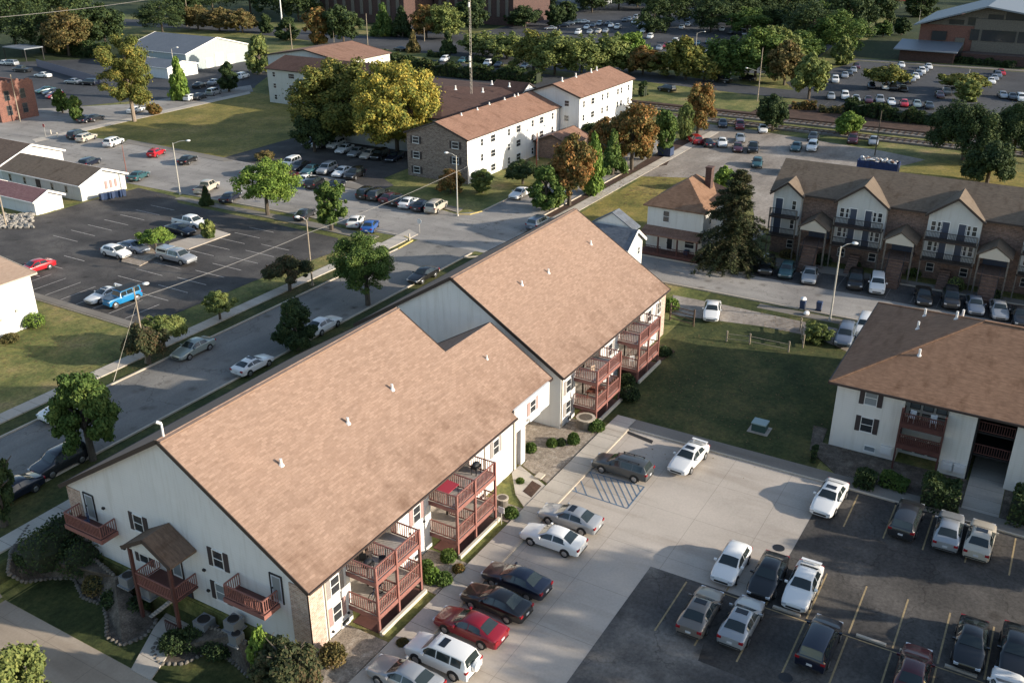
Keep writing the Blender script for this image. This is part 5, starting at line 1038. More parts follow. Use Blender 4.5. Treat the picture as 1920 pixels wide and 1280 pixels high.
car(168, 304, 20, 'wagon', 'navy', 'parked behind the bungalow roof', g)
car(66, 285, 20, 'sedan', 'white', 'parked behind the left gabled building', g)
car(388, 352, 20, 'pickup', 'beige', 'with a dark bed left of the leafy street tree', g)
car(432, 369, 20, 'sedan', 'navy', 'half hidden left of the leafy street tree', g)
car(572, 401, 20, 'sedan', 'charcoal', 'in tree shade between two street trees', g)
car(667, 414, 25, 'sedan', 'white', 'beside the bright blue one near the stop sign', g)
car(694, 423, 25, 'sedan', 'blue', 'last in the bays before the stop sign', g)
g = 'cars in the bays of the cross street, lawn side'
car(145, 253, 20, 'suv', 'black', 'first beside the dry lawn', g)
car(162, 258, 20, 'wagon', 'beige', 'beside the dry lawn', g)
car(213, 267, 20, 'suv', 'white', 'beside the dry lawn', g)
car(293, 286, 20, 'hatch', 'red', 'beside the dry lawn', g)
car(352, 299, 20, 'sedan', 'black', 'beside the dry lawn next to the red hatchback', g)
for px, py, k, c, w in ((470, 320, 'sedan', 'pale green', 'behind the leafy street tree'), (542, 332, 'suv', 'maroon', 'beyond the leafy street tree'), (573, 336, 'sedan', 'white', 'between maroon and black cars'), (590, 343, 'suv', 'black', 'with red lamps beyond the sparse tree'), (628, 347, 'sedan', 'navy', 'behind the sparse tree'),
    (688, 362, 'suv', 'black', 'first of the dark row before the brick end wall'), (709, 365, 'suv', 'charcoal', 'second of the dark row before the brick end wall'), (731, 370, 'sedan', 'maroon', 'before the brick end wall'), (748, 374, 'sedan', 'black', 'third of the dark row before the brick end wall'), (767, 379, 'sedan', 'white', 'before the brick end wall'), (791, 384, 'sedan', 'navy', 'between the white sedan and the beige minivan'), (818, 387, 'van', 'beige', 'last before the corner lamp post')):
    car(px, py, 18 if px < 600 else 10, k, c, w, g)
g = 'cars in the lot under the yellow trees'
for px, py, h, k, c, w in ((545, 306, 190, 'suv', 'white', 'first of the front row under the yellow trees'), (561, 311, 190, 'sedan', 'charcoal', 'second of the front row under the yellow trees'), (583, 318, 190, 'sedan', 'teal', 'third of the front row under the yellow trees'), (613, 317, 190, 'suv', 'silver', 'in the front row under the yellow trees'), (641, 322, 190, 'sedan', 'white', 'fifth of the front row under the yellow trees'), (665, 327, 190, 'suv', 'black', 'last of the front row under the yellow trees')): car(px, py, h, k, c, w, g)
for i, (px, py, k, c) in enumerate(((583, 266, 'sedan', 'navy'), (600, 270, 'suv', 'silver'), (630, 270, 'wagon', 'white'), (646, 279, 'sedan', 'white'), (669, 285, 'sedan', 'silver'), (692, 289, 'sedan', 'beige'), (712, 291, 'suv', 'black'), (740, 294, 'sedan', 'navy'))):
    car(px, py, 190, k, c, 'in the back row under the yellow trees, number %d from the left' % (i + 1), g)
g = 'cars in the gravel lot'
for px, py, h, k, c, w in ((1303, 262, 40, 'suv', 'red', 'at the corner of the gravel lot'), (1326, 267, 35, 'sedan', 'navy', 'beside the red SUV in the gravel lot'), (1354, 267, 200, 'sedan', 'white', 'between two dark sedans in the gravel lot'), (1388, 259, 200, 'sedan', 'silver', 'in the gravel lot'), (1383, 276, 200, 'sedan', 'maroon', 'in front of the silver sedan in the gravel lot'), (1412, 277, 195, 'pickup', 'black', 'in the gravel lot'), (1420, 305, 195, 'hatch', 'teal', 'standing alone on the gravel'),
    (1355, 231, 200, 'sedan', 'navy', 'in the rear row of the gravel lot'), (1387, 235, 200, 'suv', 'dark red', 'in the rear row of the gravel lot'), (1430, 242, 200, 'hatch', 'white', 'under the round tree in the gravel lot'), (1493, 275, 190, 'sedan', 'teal', 'beside the white SUV in the gravel lot'), (1523, 275, 190, 'suv', 'white', 'at the right end of the gravel lot'), (1525, 256, 190, 'sedan', 'charcoal', 'behind the white SUV in the gravel lot'), (1599, 261, 190, 'van', 'maroon', 'beyond the round green tree'), (1638, 264, 190, 'sedan', 'silver', 'by the dark pole at the edge of the gravel'), (1476, 318, 190, 'suv', 'black', 'just behind the townhouse roof end')): car(px, py, h, k, c, w, g)
g = 'cars before the townhouses'
for px, py, k, c, w in ((1438, 499, 'suv', 'black', 'under the spruce before the townhouses'), (1475, 506, 'hatch', 'teal', 'left of the silver blue one before the townhouses'), (1518, 515, 'sedan', 'silver', 'before the first townhouse porch'), (1604, 526, 'suv', 'black', 'beside the white SUV before the townhouses'), (1645, 533, 'suv', 'white', 'before the second townhouse porch'), (1732, 554, 'sedan', 'black', 'with white headlights before the townhouses'), (1783, 560, 'suv', 'charcoal', 'before the third townhouse porch'), (1828, 571, 'sedan', 'blue grey', 'towards the right edge before the townhouses'), (1873, 580, 'sedan', 'silver', 'near the right edge before the townhouses'), (1914, 592, 'sedan', 'charcoal', 'cut by the right edge before the townhouses')): car(px, py, 190, k, c, w, g)
car(1335, 582, 196, 'sedan', 'white', 'alone on the gravel drive', 'cars on the gravel drive'); car(1585, 628, 186, 'wagon', 'blue grey', 'at the corner of the hip roof', 'cars on the gravel drive'); car(1622, 612, 186, 'suv', 'white', 'mostly hidden behind the hip roof', 'cars on the gravel drive')
# far lots
def far_row(items, place, grp, h):
    n = {}
    for i, (px, py, k, c) in enumerate(items):
        car(px, py, h, k, c, f'{place}, {ORD[i]} from the left', grp)
ORD = ['first', 'second', 'third', 'fourth', 'fifth', 'sixth', 'seventh', 'eighth', 'ninth', 'tenth', 'eleventh', 'twelfth', 'thirteenth', 'fourteenth', 'fifteenth', 'sixteenth']
far_row([(1558, 180, 'sedan', 'silver'), (1584, 180, 'suv', 'white'), (1605, 185, 'sedan', 'silver'), (1628, 187, 'sedan', 'maroon'), (1649, 187, 'pickup', 'silver'), (1671, 191, 'sedan', 'white'), (1695, 194, 'hatch', 'red'), (1719, 195, 'sedan', 'pale green'), (1742, 198, 'sedan', 'charcoal')], 'in the row behind the long hedge', 'cars behind the long hedge', 195)
far_row([(1634, 160, 'sedan', 'navy'), (1660, 162, 'sedan', 'white'), (1674, 163, 'suv', 'charcoal'), (1694, 166, 'sedan', 'black')], 'in the short row below the yellow lot tree', 'cars below the yellow lot tree', 195)
far_row([(1700, 152, 'suv', 'navy'), (1709, 148, 'sedan', 'silver'), (1716, 143, 'sedan', 'white'), (1722, 138, 'sedan', 'blue grey'), (1728, 134, 'suv', 'white'), (1734, 130, 'sedan', 'silver'), (1741, 125, 'sedan', 'white')], 'in the slanting line by the lot tree', 'cars in the slanting line', 195)
far_row([(1566, 150, 'suv', 'white'), (1584, 141, 'sedan', 'silver'), (1592, 137, 'sedan', 'charcoal'), (1600, 131, 'sedan', 'silver'), (1606, 124, 'sedan', 'maroon')], 'in the line left of the yellow lot tree', 'cars left of the yellow lot tree', 195)
far_row([(1762, 178, 'sedan', 'maroon'), (1775, 173, 'suv', 'grey'), (1786, 170, 'sedan', 'silver'), (1797, 166, 'sedan', 'white')], 'beside the dark weeping tree in the campus lot', 'cars beside the weeping tree', 195)
far_row([(1858, 152, 'sedan', 'white'), (1864, 146, 'sedan', 'silver'), (1870, 141, 'suv', 'blue grey'), (1877, 136, 'sedan', 'red')], 'in the rightmost line of the campus lot', 'cars at the right of the campus lot', 195)
far_row([(1666, 140, 'sedan', 'black'), (1682, 128, 'sedan', 'charcoal'), (1690, 122, 'sedan', 'white'), (1800, 152, 'suv', 'white'), (1814, 145, 'sedan', 'silver')], 'half under the campus lot trees', 'cars half under the campus lot trees', 195)
far_row([(1032, 53, 'sedan', 'silver'), (1056, 48, 'sedan', 'navy'), (1066, 44, 'sedan', 'silver'), (1082, 41, 'hatch', 'pale green'), (1094, 41, 'sedan', 'white')], 'along the far edge of the upper middle lot', 'cars along the far edge of the upper middle lot', 120)
far_row([(1084, 61, 'suv', 'white'), (1106, 60, 'sedan', 'silver'), (1122, 59, 'sedan', 'beige'), (1136, 58, 'sedan', 'silver')], 'just above the olive treetops', 'cars just above the olive treetops', 195)
far_row([(1146, 48, 'sedan', 'white'), (1158, 51, 'pickup', 'white'), (1140, 44, 'sedan', 'charcoal'), (1172, 38, 'sedan', 'charcoal'), (1180, 36, 'sedan', 'silver'), (1189, 41, 'sedan', 'white'), (1192, 33, 'suv', 'silver')], 'in the middle of the upper middle lot', 'cars in the middle of the upper middle lot', 195)
far_row([(1219, 69, 'suv', 'white'), (1236, 90, 'sedan', 'silver'), (1248, 86, 'sedan', 'red'), (1256, 84, 'sedan', 'silver'), (1266, 78, 'suv', 'white')], 'beyond the gold tree of the middle belt', 'cars beyond the gold tree', 195)
far_row([(1308, 81, 'sedan', 'teal'), (1320, 98, 'sedan', 'silver'), (1331, 96, 'suv', 'white'), (1336, 106, 'sedan', 'silver'), (1328, 78, 'sedan', 'grey')], 'under the lamp in the upper lot', 'cars under the upper lot lamp', 195)
far_row([(1278, 51, 'sedan', 'white'), (1290, 46, 'sedan', 'silver'), (1292, 33, 'sedan', 'blue grey'), (1306, 27, 'sedan', 'silver'), (1298, 21, 'suv', 'blue grey')], 'between the tall trees of the upper lot', 'cars between the tall trees', 195)
far_row([(1354, 55, 'sedan', 'white'), (1370, 60, 'suv', 'charcoal'), (1380, 52, 'suv', 'charcoal'), (1392, 52, 'sedan', 'white'), (1433, 40, 'sedan', 'silver'), (1458, 30, 'sedan', 'white'), (1470, 22, 'sedan', 'silver')], 'along the shaded edge of the upper lot', 'cars along the shaded edge', 195)
far_row([(834, 111, 'wagon', 'white'), (868, 113, 'sedan', 'teal'), (915, 119, 'suv', 'white'), (935, 121, 'sedan', 'navy'), (964, 126, 'sedan', 'charcoal'), (977, 131, 'sedan', 'white'), (984, 124, 'sedan', 'silver'), (1018, 124, 'sedan', 'silver')], 'in the lot behind the long dark hedge', 'cars behind the long dark hedge', 195)
far_row([(750, 92, 'sedan', 'black'), (1166, 119, 'sedan', 'charcoal'), (1250, 167, 'suv', 'black'), (1352, 150, 'pickup', 'black'), (1402, 146, 'sedan', 'charcoal')], 'on or beside the boulevard', 'cars on the boulevard', 75)
far_row([(6, 118, 'sedan', 'white'), (20, 119, 'suv', 'silver'), (42, 131, 'pickup', 'charcoal'), (80, 141, 'sedan', 'white'), (137, 153, 'sedan', 'silver'), (168, 155, 'suv', 'navy')], 'around the yard behind the brick ruin', 'cars around the yard behind the brick building', 100)
far_row([(85, 169, 'sedan', 'teal'), (99, 173, 'sedan', 'navy'), (103, 179, 'hatch', 'dark red')], 'beside the old red brick building', 'cars beside the brick building', 170)
far_row([(163, 223, 'sedan', 'navy'), (178, 221, 'sedan', 'charcoal'), (255, 206, 'sedan', 'white'), (358, 183, 'hatch', 'white'), (374, 181, 'sedan', 'charcoal'), (401, 173, 'suv', 'silver'), (374, 160, 'sedan', 'black'), (403, 154, 'sedan', 'silver'), (455, 143, 'suv', 'white')], 'along the side street above the dry lawn', 'cars along the side street above the lawn', 15)
far_row([(1396, 62, 'sedan', 'silver'), (1408, 58, 'sedan', 'white'), (1422, 55, 'suv', 'charcoal'), (1436, 52, 'sedan', 'silver'), (1450, 48, 'sedan', 'navy'), (1464, 43, 'sedan', 'white')], 'in the dim row under the top trees', 'cars in the dim row under the top trees', 195)
far_row([(1100, 51, 'sedan', 'white'), (1112, 48, 'sedan', 'navy'), (1124, 45, 'suv', 'silver'), (1200, 50, 'sedan', 'grey'), (1210, 46, 'sedan', 'silver'), (1206, 58, 'sedan', 'white')], 'in the open middle of the upper lot', 'cars in the open middle of the upper lot', 195)
far_row([(1880, 178, 'sedan', 'silver'), (1898, 181, 'sedan', 'charcoal'), (1914, 184, 'suv', 'white')], 'beyond the weeping trees at the right edge', 'cars beyond the weeping trees', 195)

# ---------------------------------------------------------------- trees
def crown_points(kind, rng, nc):
    out = []
    for i in range(nc):
        if kind == 'round':
            u = rng.random() * 2 * math.pi; v = math.acos(1 - 1.75 * rng.random()); r = rng.uniform(.45, .90)
            out.append((r * math.sin(v) * math.cos(u), r * math.sin(v) * math.sin(u), 1.0 + r * 1.05 * math.cos(v), rng.uniform(.13, .27)))
        elif kind == 'oval':
            t = rng.random(); w = math.sin(math.pi * (t * .86 + .10)) ** .7; u = rng.random() * 6.283; r = w * rng.uniform(.35, .88)
            out.append((r * math.cos(u), r * math.sin(u), .12 + 1.70 * t, rng.uniform(.13, .25)))
        elif kind == 'cone':
            t = rng.random() ** 1.25; w = (1 - t) * .78 + .06; u = rng.random() * 6.283; r = w * rng.uniform(.45, .95)
            out.append((r * math.cos(u), r * math.sin(u), .15 + 1.72 * t, rng.uniform(.14, .25) * (1.25 - .6 * t)))
        elif kind == 'spread':
            u = rng.random() * 6.283; r = math.sqrt(rng.random()) * .80; z = 1.05 + .62 * math.sqrt(max(0, 1 - r * r)) * rng.uniform(.15, 1.05) - .25 * r
            out.append((r * math.cos(u), r * math.sin(u), z - .25, rng.uniform(.12, .24)))
        elif kind == 'airy':
            u = rng.random() * 6.283; t = rng.random(); r = (.25 + .6 * math.sin(math.pi * (t * .8 + .15))) * rng.uniform(.2, .95)
            out.append((r * math.cos(u), r * math.sin(u), .15 + 1.65 * t, rng.uniform(.10, .24)))
        elif kind == 'big':
            u = rng.random() * 6.283; v = math.acos(1 - 1.9 * rng.random()); r = rng.uniform(.62, .92) * (1 + .12 * math.sin(3 * u + 1))
            out.append((r * math.sin(v) * math.cos(u), r * math.sin(v) * math.sin(u), 1.0 + .98 * r * math.cos(v), rng.uniform(.13, .22)))
        elif kind == 'weep':
            u = rng.random() * 6.283; r = math.sqrt(rng.random()) * .9; t = rng.random()
            out.append((r * math.cos(u), r * math.sin(u), (1.75 - .6 * r * r) * (1 - t * .75 * r), rng.uniform(.14, .24)))
    return out
CR = {}
def crown_mesh(kind, n, leafs, seed):
    key = (kind, n, leafs, seed)
    if key in CR: return CR[key]
    rng = random.Random(seed); m = MB(); V = m.v; F = m.f
    if kind == 'spruce':
        for i in range(26):
            t = i / 25; z = .10 + 1.85 * t; L = (1 - t) ** .8 * .95 + .07; nb = int(7 - 3 * t) + 2
            for j in range(nb):
                u = rng.random() * 6.283; l = L * rng.uniform(.45, 1.28); droop = .22 + .25 * (1 - t)
                steps = int(n / 26 / nb * (l / L) * 1.1)
                for s in range(steps):
                    q = rng.random() ** .7; w = .085 * (1 - q * .5) + .02
                    c = Vector((math.cos(u) * l * q, math.sin(u) * l * q, z - droop * q * q * l + .05 * q)) + Vector((rng.gauss(0, w * .5), rng.gauss(0, w * .5), -abs(rng.gauss(0, w * .55))))
                    a = rng.random() * 6.283; d1 = Vector((math.cos(a), math.sin(a), rng.uniform(-.8, .1))).normalized() * leafs * rng.uniform(.6, 1.2); d2 = Vector((-math.sin(a), math.cos(a), rng.uniform(-.6, .6))).normalized() * leafs * .45
                    k = len(V); V += [tuple(c - d1 - d2), tuple(c + d1 - d2 * .5), tuple(c + d1 + d2 * .5), tuple(c - d1 + d2)]; F.append((k, k + 1, k + 2, k + 3))
    else:
        nc = {'round': 105, 'oval': 95, 'cone': 80, 'spread': 80, 'airy': 75, 'big': 190, 'weep': 80}[kind]
        cl = crown_points(kind, rng, nc); px_, py_ = rng.random() * 6.28, rng.random() * 6.28
        cl = [(cx * (1 + .22 * math.sin(2.3 * cz + px_)), cy * (1 + .22 * math.sin(2.1 * cz + py_)), cz * (1 + .09 * math.sin(3 * math.atan2(cy, cx) + px_)), cr * rng.uniform(.7, 1.25)) for cx, cy, cz, cr in cl if rng.random() < .93]; tot = sum(c[3] ** 2 for c in cl)
        for cx, cy, cz, cr in cl:
            for _ in range(int(n * cr * cr / tot)):
                d = Vector((rng.gauss(0, 1), rng.gauss(0, 1), rng.gauss(0, 1))); d.normalize()
                rr = cr * (rng.uniform(.35, 1.0) ** .6) * (1.45 if rng.random() < .10 else 1)
                c = Vector((cx, cy, cz)) + Vector((d.x, d.y, d.z * .85)) * rr
                if kind == 'weep': c.z -= rng.random() * .22
                nrm = (d + Vector((rng.gauss(0, .55), rng.gauss(0, .55), rng.gauss(0, .55) + .35))).normalized()
                a = nrm.cross(Vector((rng.gauss(0, 1), rng.gauss(0, 1), rng.gauss(0, 1)))).normalized(); b = nrm.cross(a)
                s = leafs * rng.uniform(.6, 1.25); a = a * s; b = b * s * rng.uniform(.45, .9)
                k = len(V); V += [tuple(c - a), tuple(c - b * .9 + a * .1), tuple(c + a), tuple(c + b)]; F.append((k, k + 1, k + 2, k + 3))
    m.m = [0] * len(F); me = m.mesh('crown', 'leaf_green'); CR[key] = me; return me
TR = {}
def trunk_mesh(kind, seed, fr):
    key = (kind, seed, fr)
    if key in TR: return TR[key]
    rng = random.Random(seed + 99); m = MB(); h = 1.0
    m.tube((0, 0, -.02), (.01, .0, .55), .045, .032, 7); m.tube((.01, 0, .55), (0, .01, .92 if kind in ('cone', 'spruce', 'oval') else .78), .032, .008, 6)
    if kind not in ('spruce',):
        for i in range(7):
            z = rng.uniform(.32, .62) if kind != 'cone' else rng.uniform(.25, .7); u = i * .9 + rng.random(); L = rng.uniform(.18, .30); e = (math.cos(u) * L, math.sin(u) * L, z + rng.uniform(.12, .28))
            m.tube((0.01, 0, z), e, .018, .005, 5)
    me = m.mesh('trunk', 'bark', True); TR[key] = me; return me
TREES = []
GREY = 0
def tree(bx, by, ty, hw, kind, mat, label, group=None, lo=.25, seed=0, name=None, dens=1.0, bark='bark', cat='tree', at=None, hgt=None, rad=None):
    p = G(bx, by) if at is None else Vector((*at, 0)); dp = depth(p)
    p.z = ter(p.x, p.y) - .02
    h = hgt or height_at(p, ty); rad = rad or hw / (FPX / dp)
    if dp < 130: n, lf = 30000, .125
    elif dp < 210: n, lf = 16000, .20
    else: n, lf = 6000, .40
    big = kind == 'big'
    if big: n = 60000; lf = .22
    q = round(lf / max(rad, .8), 2); q = min(.20, max(.03, q)); q = round(q / .01) * .01; n = int(n * dens)
    if dp < 130 and rad < 1.4: n = 5000
    if kind in ('round', 'oval', 'spread', 'airy', 'cone'): seed = (seed + int(abs(bx + by))) % (4 if dp < 210 else 3) + (20 if kind == 'airy' else 0)
    me = crown_mesh(kind, n, round(q, 3), seed)
    r = empty(name or 'tree', p, label, cat, rz=(bx * 7 + by) % 6.28, group=group)
    z0 = h * lo; c = bpy.data.objects.new('crown', me); col.objects.link(c); c.parent = r
    top = 2.0; zmin = .0; s = (h - z0) / (top - zmin); c.location = (0, 0, z0); c.scale = (rad, rad, s)
    c.material_slots[0].link = 'OBJECT'; c.material_slots[0].material = MATS[mat]
    t = bpy.data.objects.new('trunk', trunk_mesh(kind, seed % 3, 0)); col.objects.link(t); t.parent = r; w_ = h if h < 7 else 7 + (h - 7) * .25; t.scale = (w_, w_, h)
    if bark != 'bark': t.material_slots[0].link = 'OBJECT'; t.material_slots[0].material = MATS[bark]
    return r
g = 'street trees along the street behind the tan roofs'
tree(175, 862, 702, 60, 'round', 'leaf_green', 'dark maple with a bright green top standing in the shade behind the near tan roof', g, lo=.12, seed=1)
tree(556, 655, 565, 44, 'oval', 'leaf_dark', 'dark small tree at the kerb hiding a white sedan', g, lo=.10, seed=2)
tree(690, 572, 443, 63, 'round', 'leaf_green', 'large street tree with yellow green top behind the far tan roof', g, lo=.16, seed=3)
tree(8, 985, 832, 34, 'oval', 'leaf_dark', 'dark tree cut by the left edge in the shade', g, lo=.1, seed=2)
tree(280, 682, 590, 40, 'spread', 'leaf_russet', 'brownish small tree beside the leaning lamp pole on the verge', g, lo=.05, seed=4)
tree(308, 655, 572, 46, 'spread', 'leaf_olive', 'bronze green tree behind the lamp pole on the verge', g, lo=.05, seed=5)
tree(413, 600, 545, 32, 'airy', 'leaf_olive', 'small pale yellow green tree between lot and footpath', g, lo=.25, seed=6)
tree(544, 545, 466, 47, 'spread', 'leaf_russet', 'bronze tree left of the wooden pole by the footpath', g, lo=.12, seed=4)
g = 'trees around the side lot'
tree(502, 404, 302, 58, 'round', 'leaf_bright', 'leafy bright green tree at the edge of the side lot', g, lo=.18, seed=3)
tree(622, 432, 340, 36, 'airy', 'leaf_green', 'sparse grey green tree with see through crown by the bays', g, lo=.15, seed=7)
tree(388, 385, 350, 12, 'cone', 'leaf_dark', 'small dark conical tree by the side lot walk', g, lo=.05, seed=8)
tree(293, 468, 420, 32, 'spread', 'leaf_bright', 'low rounded yellow green tree on the gravel island', g, lo=.12, seed=9)
tree(392, 447, 413, 16, 'airy', 'leaf_olive', 'straggly bush on the island beside the white pickup', g, lo=.0, seed=7, name='bush', cat='bush')
g = 'trees on the dry lawn'
tree(252, 228, 62, 66, 'airy', 'leaf_gold', 'very tall golden green tree with a bare pale trunk on the dry lawn', g, lo=.20, seed=10, bark='bark_pale', dens=1.6)
tree(640, 268, 118, 92, 'big', 'leaf_gold', 'huge dark golden tree left of the yellow one by the brick end wall', g, lo=.02, seed=11)
tree(745, 285, 112, 82, 'big', 'leaf_yellow', 'huge bright yellow and green tree beside the brick end wall', g, lo=.02, seed=12)
tree(590, 285, 200, 40, 'round', 'leaf_dark', 'dark low tree under the huge golden one', g, lo=.02, seed=3)
tree(497, 300, 283, 18, 'round', 'leaf_brown', 'dark purple brown shrub beside the parked SUVs', g, lo=.0, seed=3, name='shrub', cat='shrub')
tree(290, 215, 194, 14, 'round', 'leaf_rust', 'small reddish shrub beside the trunk of the tall tree', g, lo=.0, seed=3, name='shrub', cat='shrub')
tree(146, 228, 178, 14, 'oval', 'leaf_green', 'slender green tree at the side street corner', g, lo=.1, seed=2)
tree(118, 212, 168, 16, 'airy', 'leaf_green', 'thin green tree next to the red brick building', g, lo=.1, seed=7)
tree(340, 188, 108, 22, 'cone', 'leaf_bright', 'bright green conical tree before the warehouse', g, lo=.05, seed=8)
tree(430, 172, 118, 20, 'oval', 'leaf_dark', 'small dark tree by the warehouse yard', g, lo=.12, seed=2)
tree(488, 138, 68, 26, 'oval', 'leaf_olive', 'green tree between warehouse and apartment wing', g, lo=.05, seed=2)
g = 'trees along the footpath beside the brick ended block'
tree(905, 362, 318, 28, 'airy', 'leaf_olive', 'small light green tree at the corner of the brick ended block', g, lo=.05, seed=7)
tree(845, 362, 318, 26, 'round', 'leaf_rust', 'rusty orange shrub against the brick end wall', g, lo=.0, seed=3, name='shrub', cat='shrub')
tree(980, 345, 288, 38, 'spread', 'leaf_dark', 'dark spreading tree before the white block', g, lo=.02, seed=4)
tree(1024, 395, 312, 37, 'oval', 'leaf_green', 'grey green tree at the kerb just above the tan roof', g, lo=.08, seed=2)
tree(1067, 385, 255, 46, 'round', 'leaf_rust', 'reddish topped tree above the tan roof', g, lo=.12, seed=13)
tree(1112, 362, 250, 30, 'cone', 'leaf_bright', 'bright yellow green conical tree', g, lo=.06, seed=8)
tree(1148, 328, 243, 29, 'cone', 'leaf_green', 'grey green conical tree beside the rust coloured one', g, lo=.06, seed=8)
tree(1184, 318, 194, 48, 'round', 'leaf_rust', 'tall rust and orange tree by the gravel lot', g, lo=.12, seed=13)
tree(1132, 300, 222, 34, 'round', 'leaf_rust', 'orange green tree between the conical one and the white wing', g, lo=.05, seed=1)
tree(1205, 300, 225, 26, 'oval', 'leaf_brown', 'brown tinged tree right of the tall rust one', g, lo=.05, seed=2)
tree(1246, 290, 205, 28, 'oval', 'leaf_green', 'narrow green tree beside a blue container', g, lo=.06, seed=2)
tree(1308, 250, 152, 36, 'oval', 'leaf_rust', 'autumn tree by the railway with a red brown top', g, lo=.10, seed=13)
tree(1284, 262, 190, 16, 'oval', 'leaf_olive', 'slim olive tree left of the autumn tree', g, lo=.05, seed=2)
tree(1105, 275, 232, 30, 'round', 'leaf_dark', 'dark tree at the corner of the far white wing', g, lo=.0, seed=3)
g = 'trees around the gravel lot'
tree(1448, 246, 180, 30, 'round', 'leaf_dark', 'rounded dark green tree behind the gravel lot', g, lo=.04, seed=3)
tree(1588, 254, 210, 27, 'round', 'leaf_bright', 'round light green bush tree beside the railway', g, lo=.0, seed=3)
tree(1357, 357, 313, 20, 'round', 'leaf_bright', 'bright green bush tree behind the chimney house', g, lo=.0, seed=3)
tree(1320, 352, 333, 18, 'round', 'leaf_olive', 'low green bush behind the chimney house', g, lo=.0, seed=3, name='bush', cat='bush')
tree(1372, 498, 318, 84, 'spruce', 'leaf_spruce', 'tall drooping spruce beside the chimney house', 'spruce', lo=.02, seed=14, dens=1.4)
tree(1805, 300, 178, 68, 'weep', 'leaf_dark', 'large dark weeping tree right of the railway pole', g, lo=.0, seed=15, dens=2.2)
tree(1895, 305, 185, 62, 'weep', 'leaf_dark', 'second dark weeping tree at the right edge of the photo', g, lo=.0, seed=16, dens=2.2)
tree(1850, 345, 255, 50, 'weep', 'leaf_dark', 'low dark tree in front of the weeping trees', g, lo=.0, seed=15, dens=1.8)
g = 'trees in the campus lot'
tree(1660, 168, 108, 42, 'spread', 'leaf_gold', 'wide yellow green lot tree left of the slanting line of cars', g, lo=.0, seed=4, dens=1.5)
tree(1802, 172, 126, 46, 'spread', 'leaf_gold', 'wide olive lot tree right of the slanting line of cars', g, lo=.0, seed=5, dens=1.5)
tree(1812, 190, 148, 30, 'airy', 'leaf_olive', 'small grey green tree before the wide olive lot tree', g, lo=.0, seed=7)
tree(1516, 186, 102, 36, 'round', 'leaf_olive', 'green tree at the left end of the hedge row', g, lo=.08, seed=3, dens=1.5)
tree(1470, 160, 80, 40, 'round', 'leaf_brown', 'bronze tree leaning over the boulevard', g, lo=.0, seed=3, dens=1.5)
tree(1578, 122, 72, 22, 'airy', 'leaf_olive', 'narrow olive tree behind the campus lot', g, lo=.0, seed=7)
g = 'belt of trees along the boulevard'
for i, (bx, by, ty, hw, k, mt, lb) in enumerate(((905, 105, 60, 34, 'round', 'leaf_olive', 'leftmost tree of the belt, beside the mast'), (950, 112, 62, 36, 'round', 'leaf_olive', 'olive tree right of the mast'), (1000, 135, 58, 38, 'round', 'leaf_gold', 'golden tinted tree in the belt'), (1040, 140, 60, 44, 'round', 'leaf_olive', 'broad olive tree above the white wing'), (1090, 142, 66, 44, 'round', 'leaf_olive', 'broad yellow green tree in the middle of the belt'),
    (1140, 138, 64, 40, 'round', 'leaf_olive', 'green tree right of the middle of the belt'), (1180, 135, 62, 32, 'round', 'leaf_bright', 'brighter tree towards the end of the belt'), (1205, 140, 88, 30, 'round', 'leaf_rust', 'orange tinged tree in the belt'), (1245, 142, 98, 36, 'round', 'leaf_gold', 'low golden tree in the belt'), (1285, 150, 72, 34, 'round', 'leaf_gold', 'taller gold tree near the lamp'), (1320, 152, 104, 34, 'round', 'leaf_gold', 'low olive gold tree at the belt end'), (1365, 150, 70, 42, 'round', 'leaf_green', 'dark green tree left of the tall wooden pole'), (1415, 152, 52, 48, 'round', 'leaf_green', 'broad bright tree behind the tall wooden pole'), (1450, 145, 50, 40, 'round', 'leaf_olive', 'tree right of the tall wooden pole'), (1500, 120, 60, 40, 'round', 'leaf_green', 'tree above the railway at the campus lot corner'))):
    tree(bx, by, ty, hw * 1.22, k, mt, lb, g, lo=.02, seed=3 if i % 2 else 1, dens=1.8)
g = 'dark trees of the upper lots'
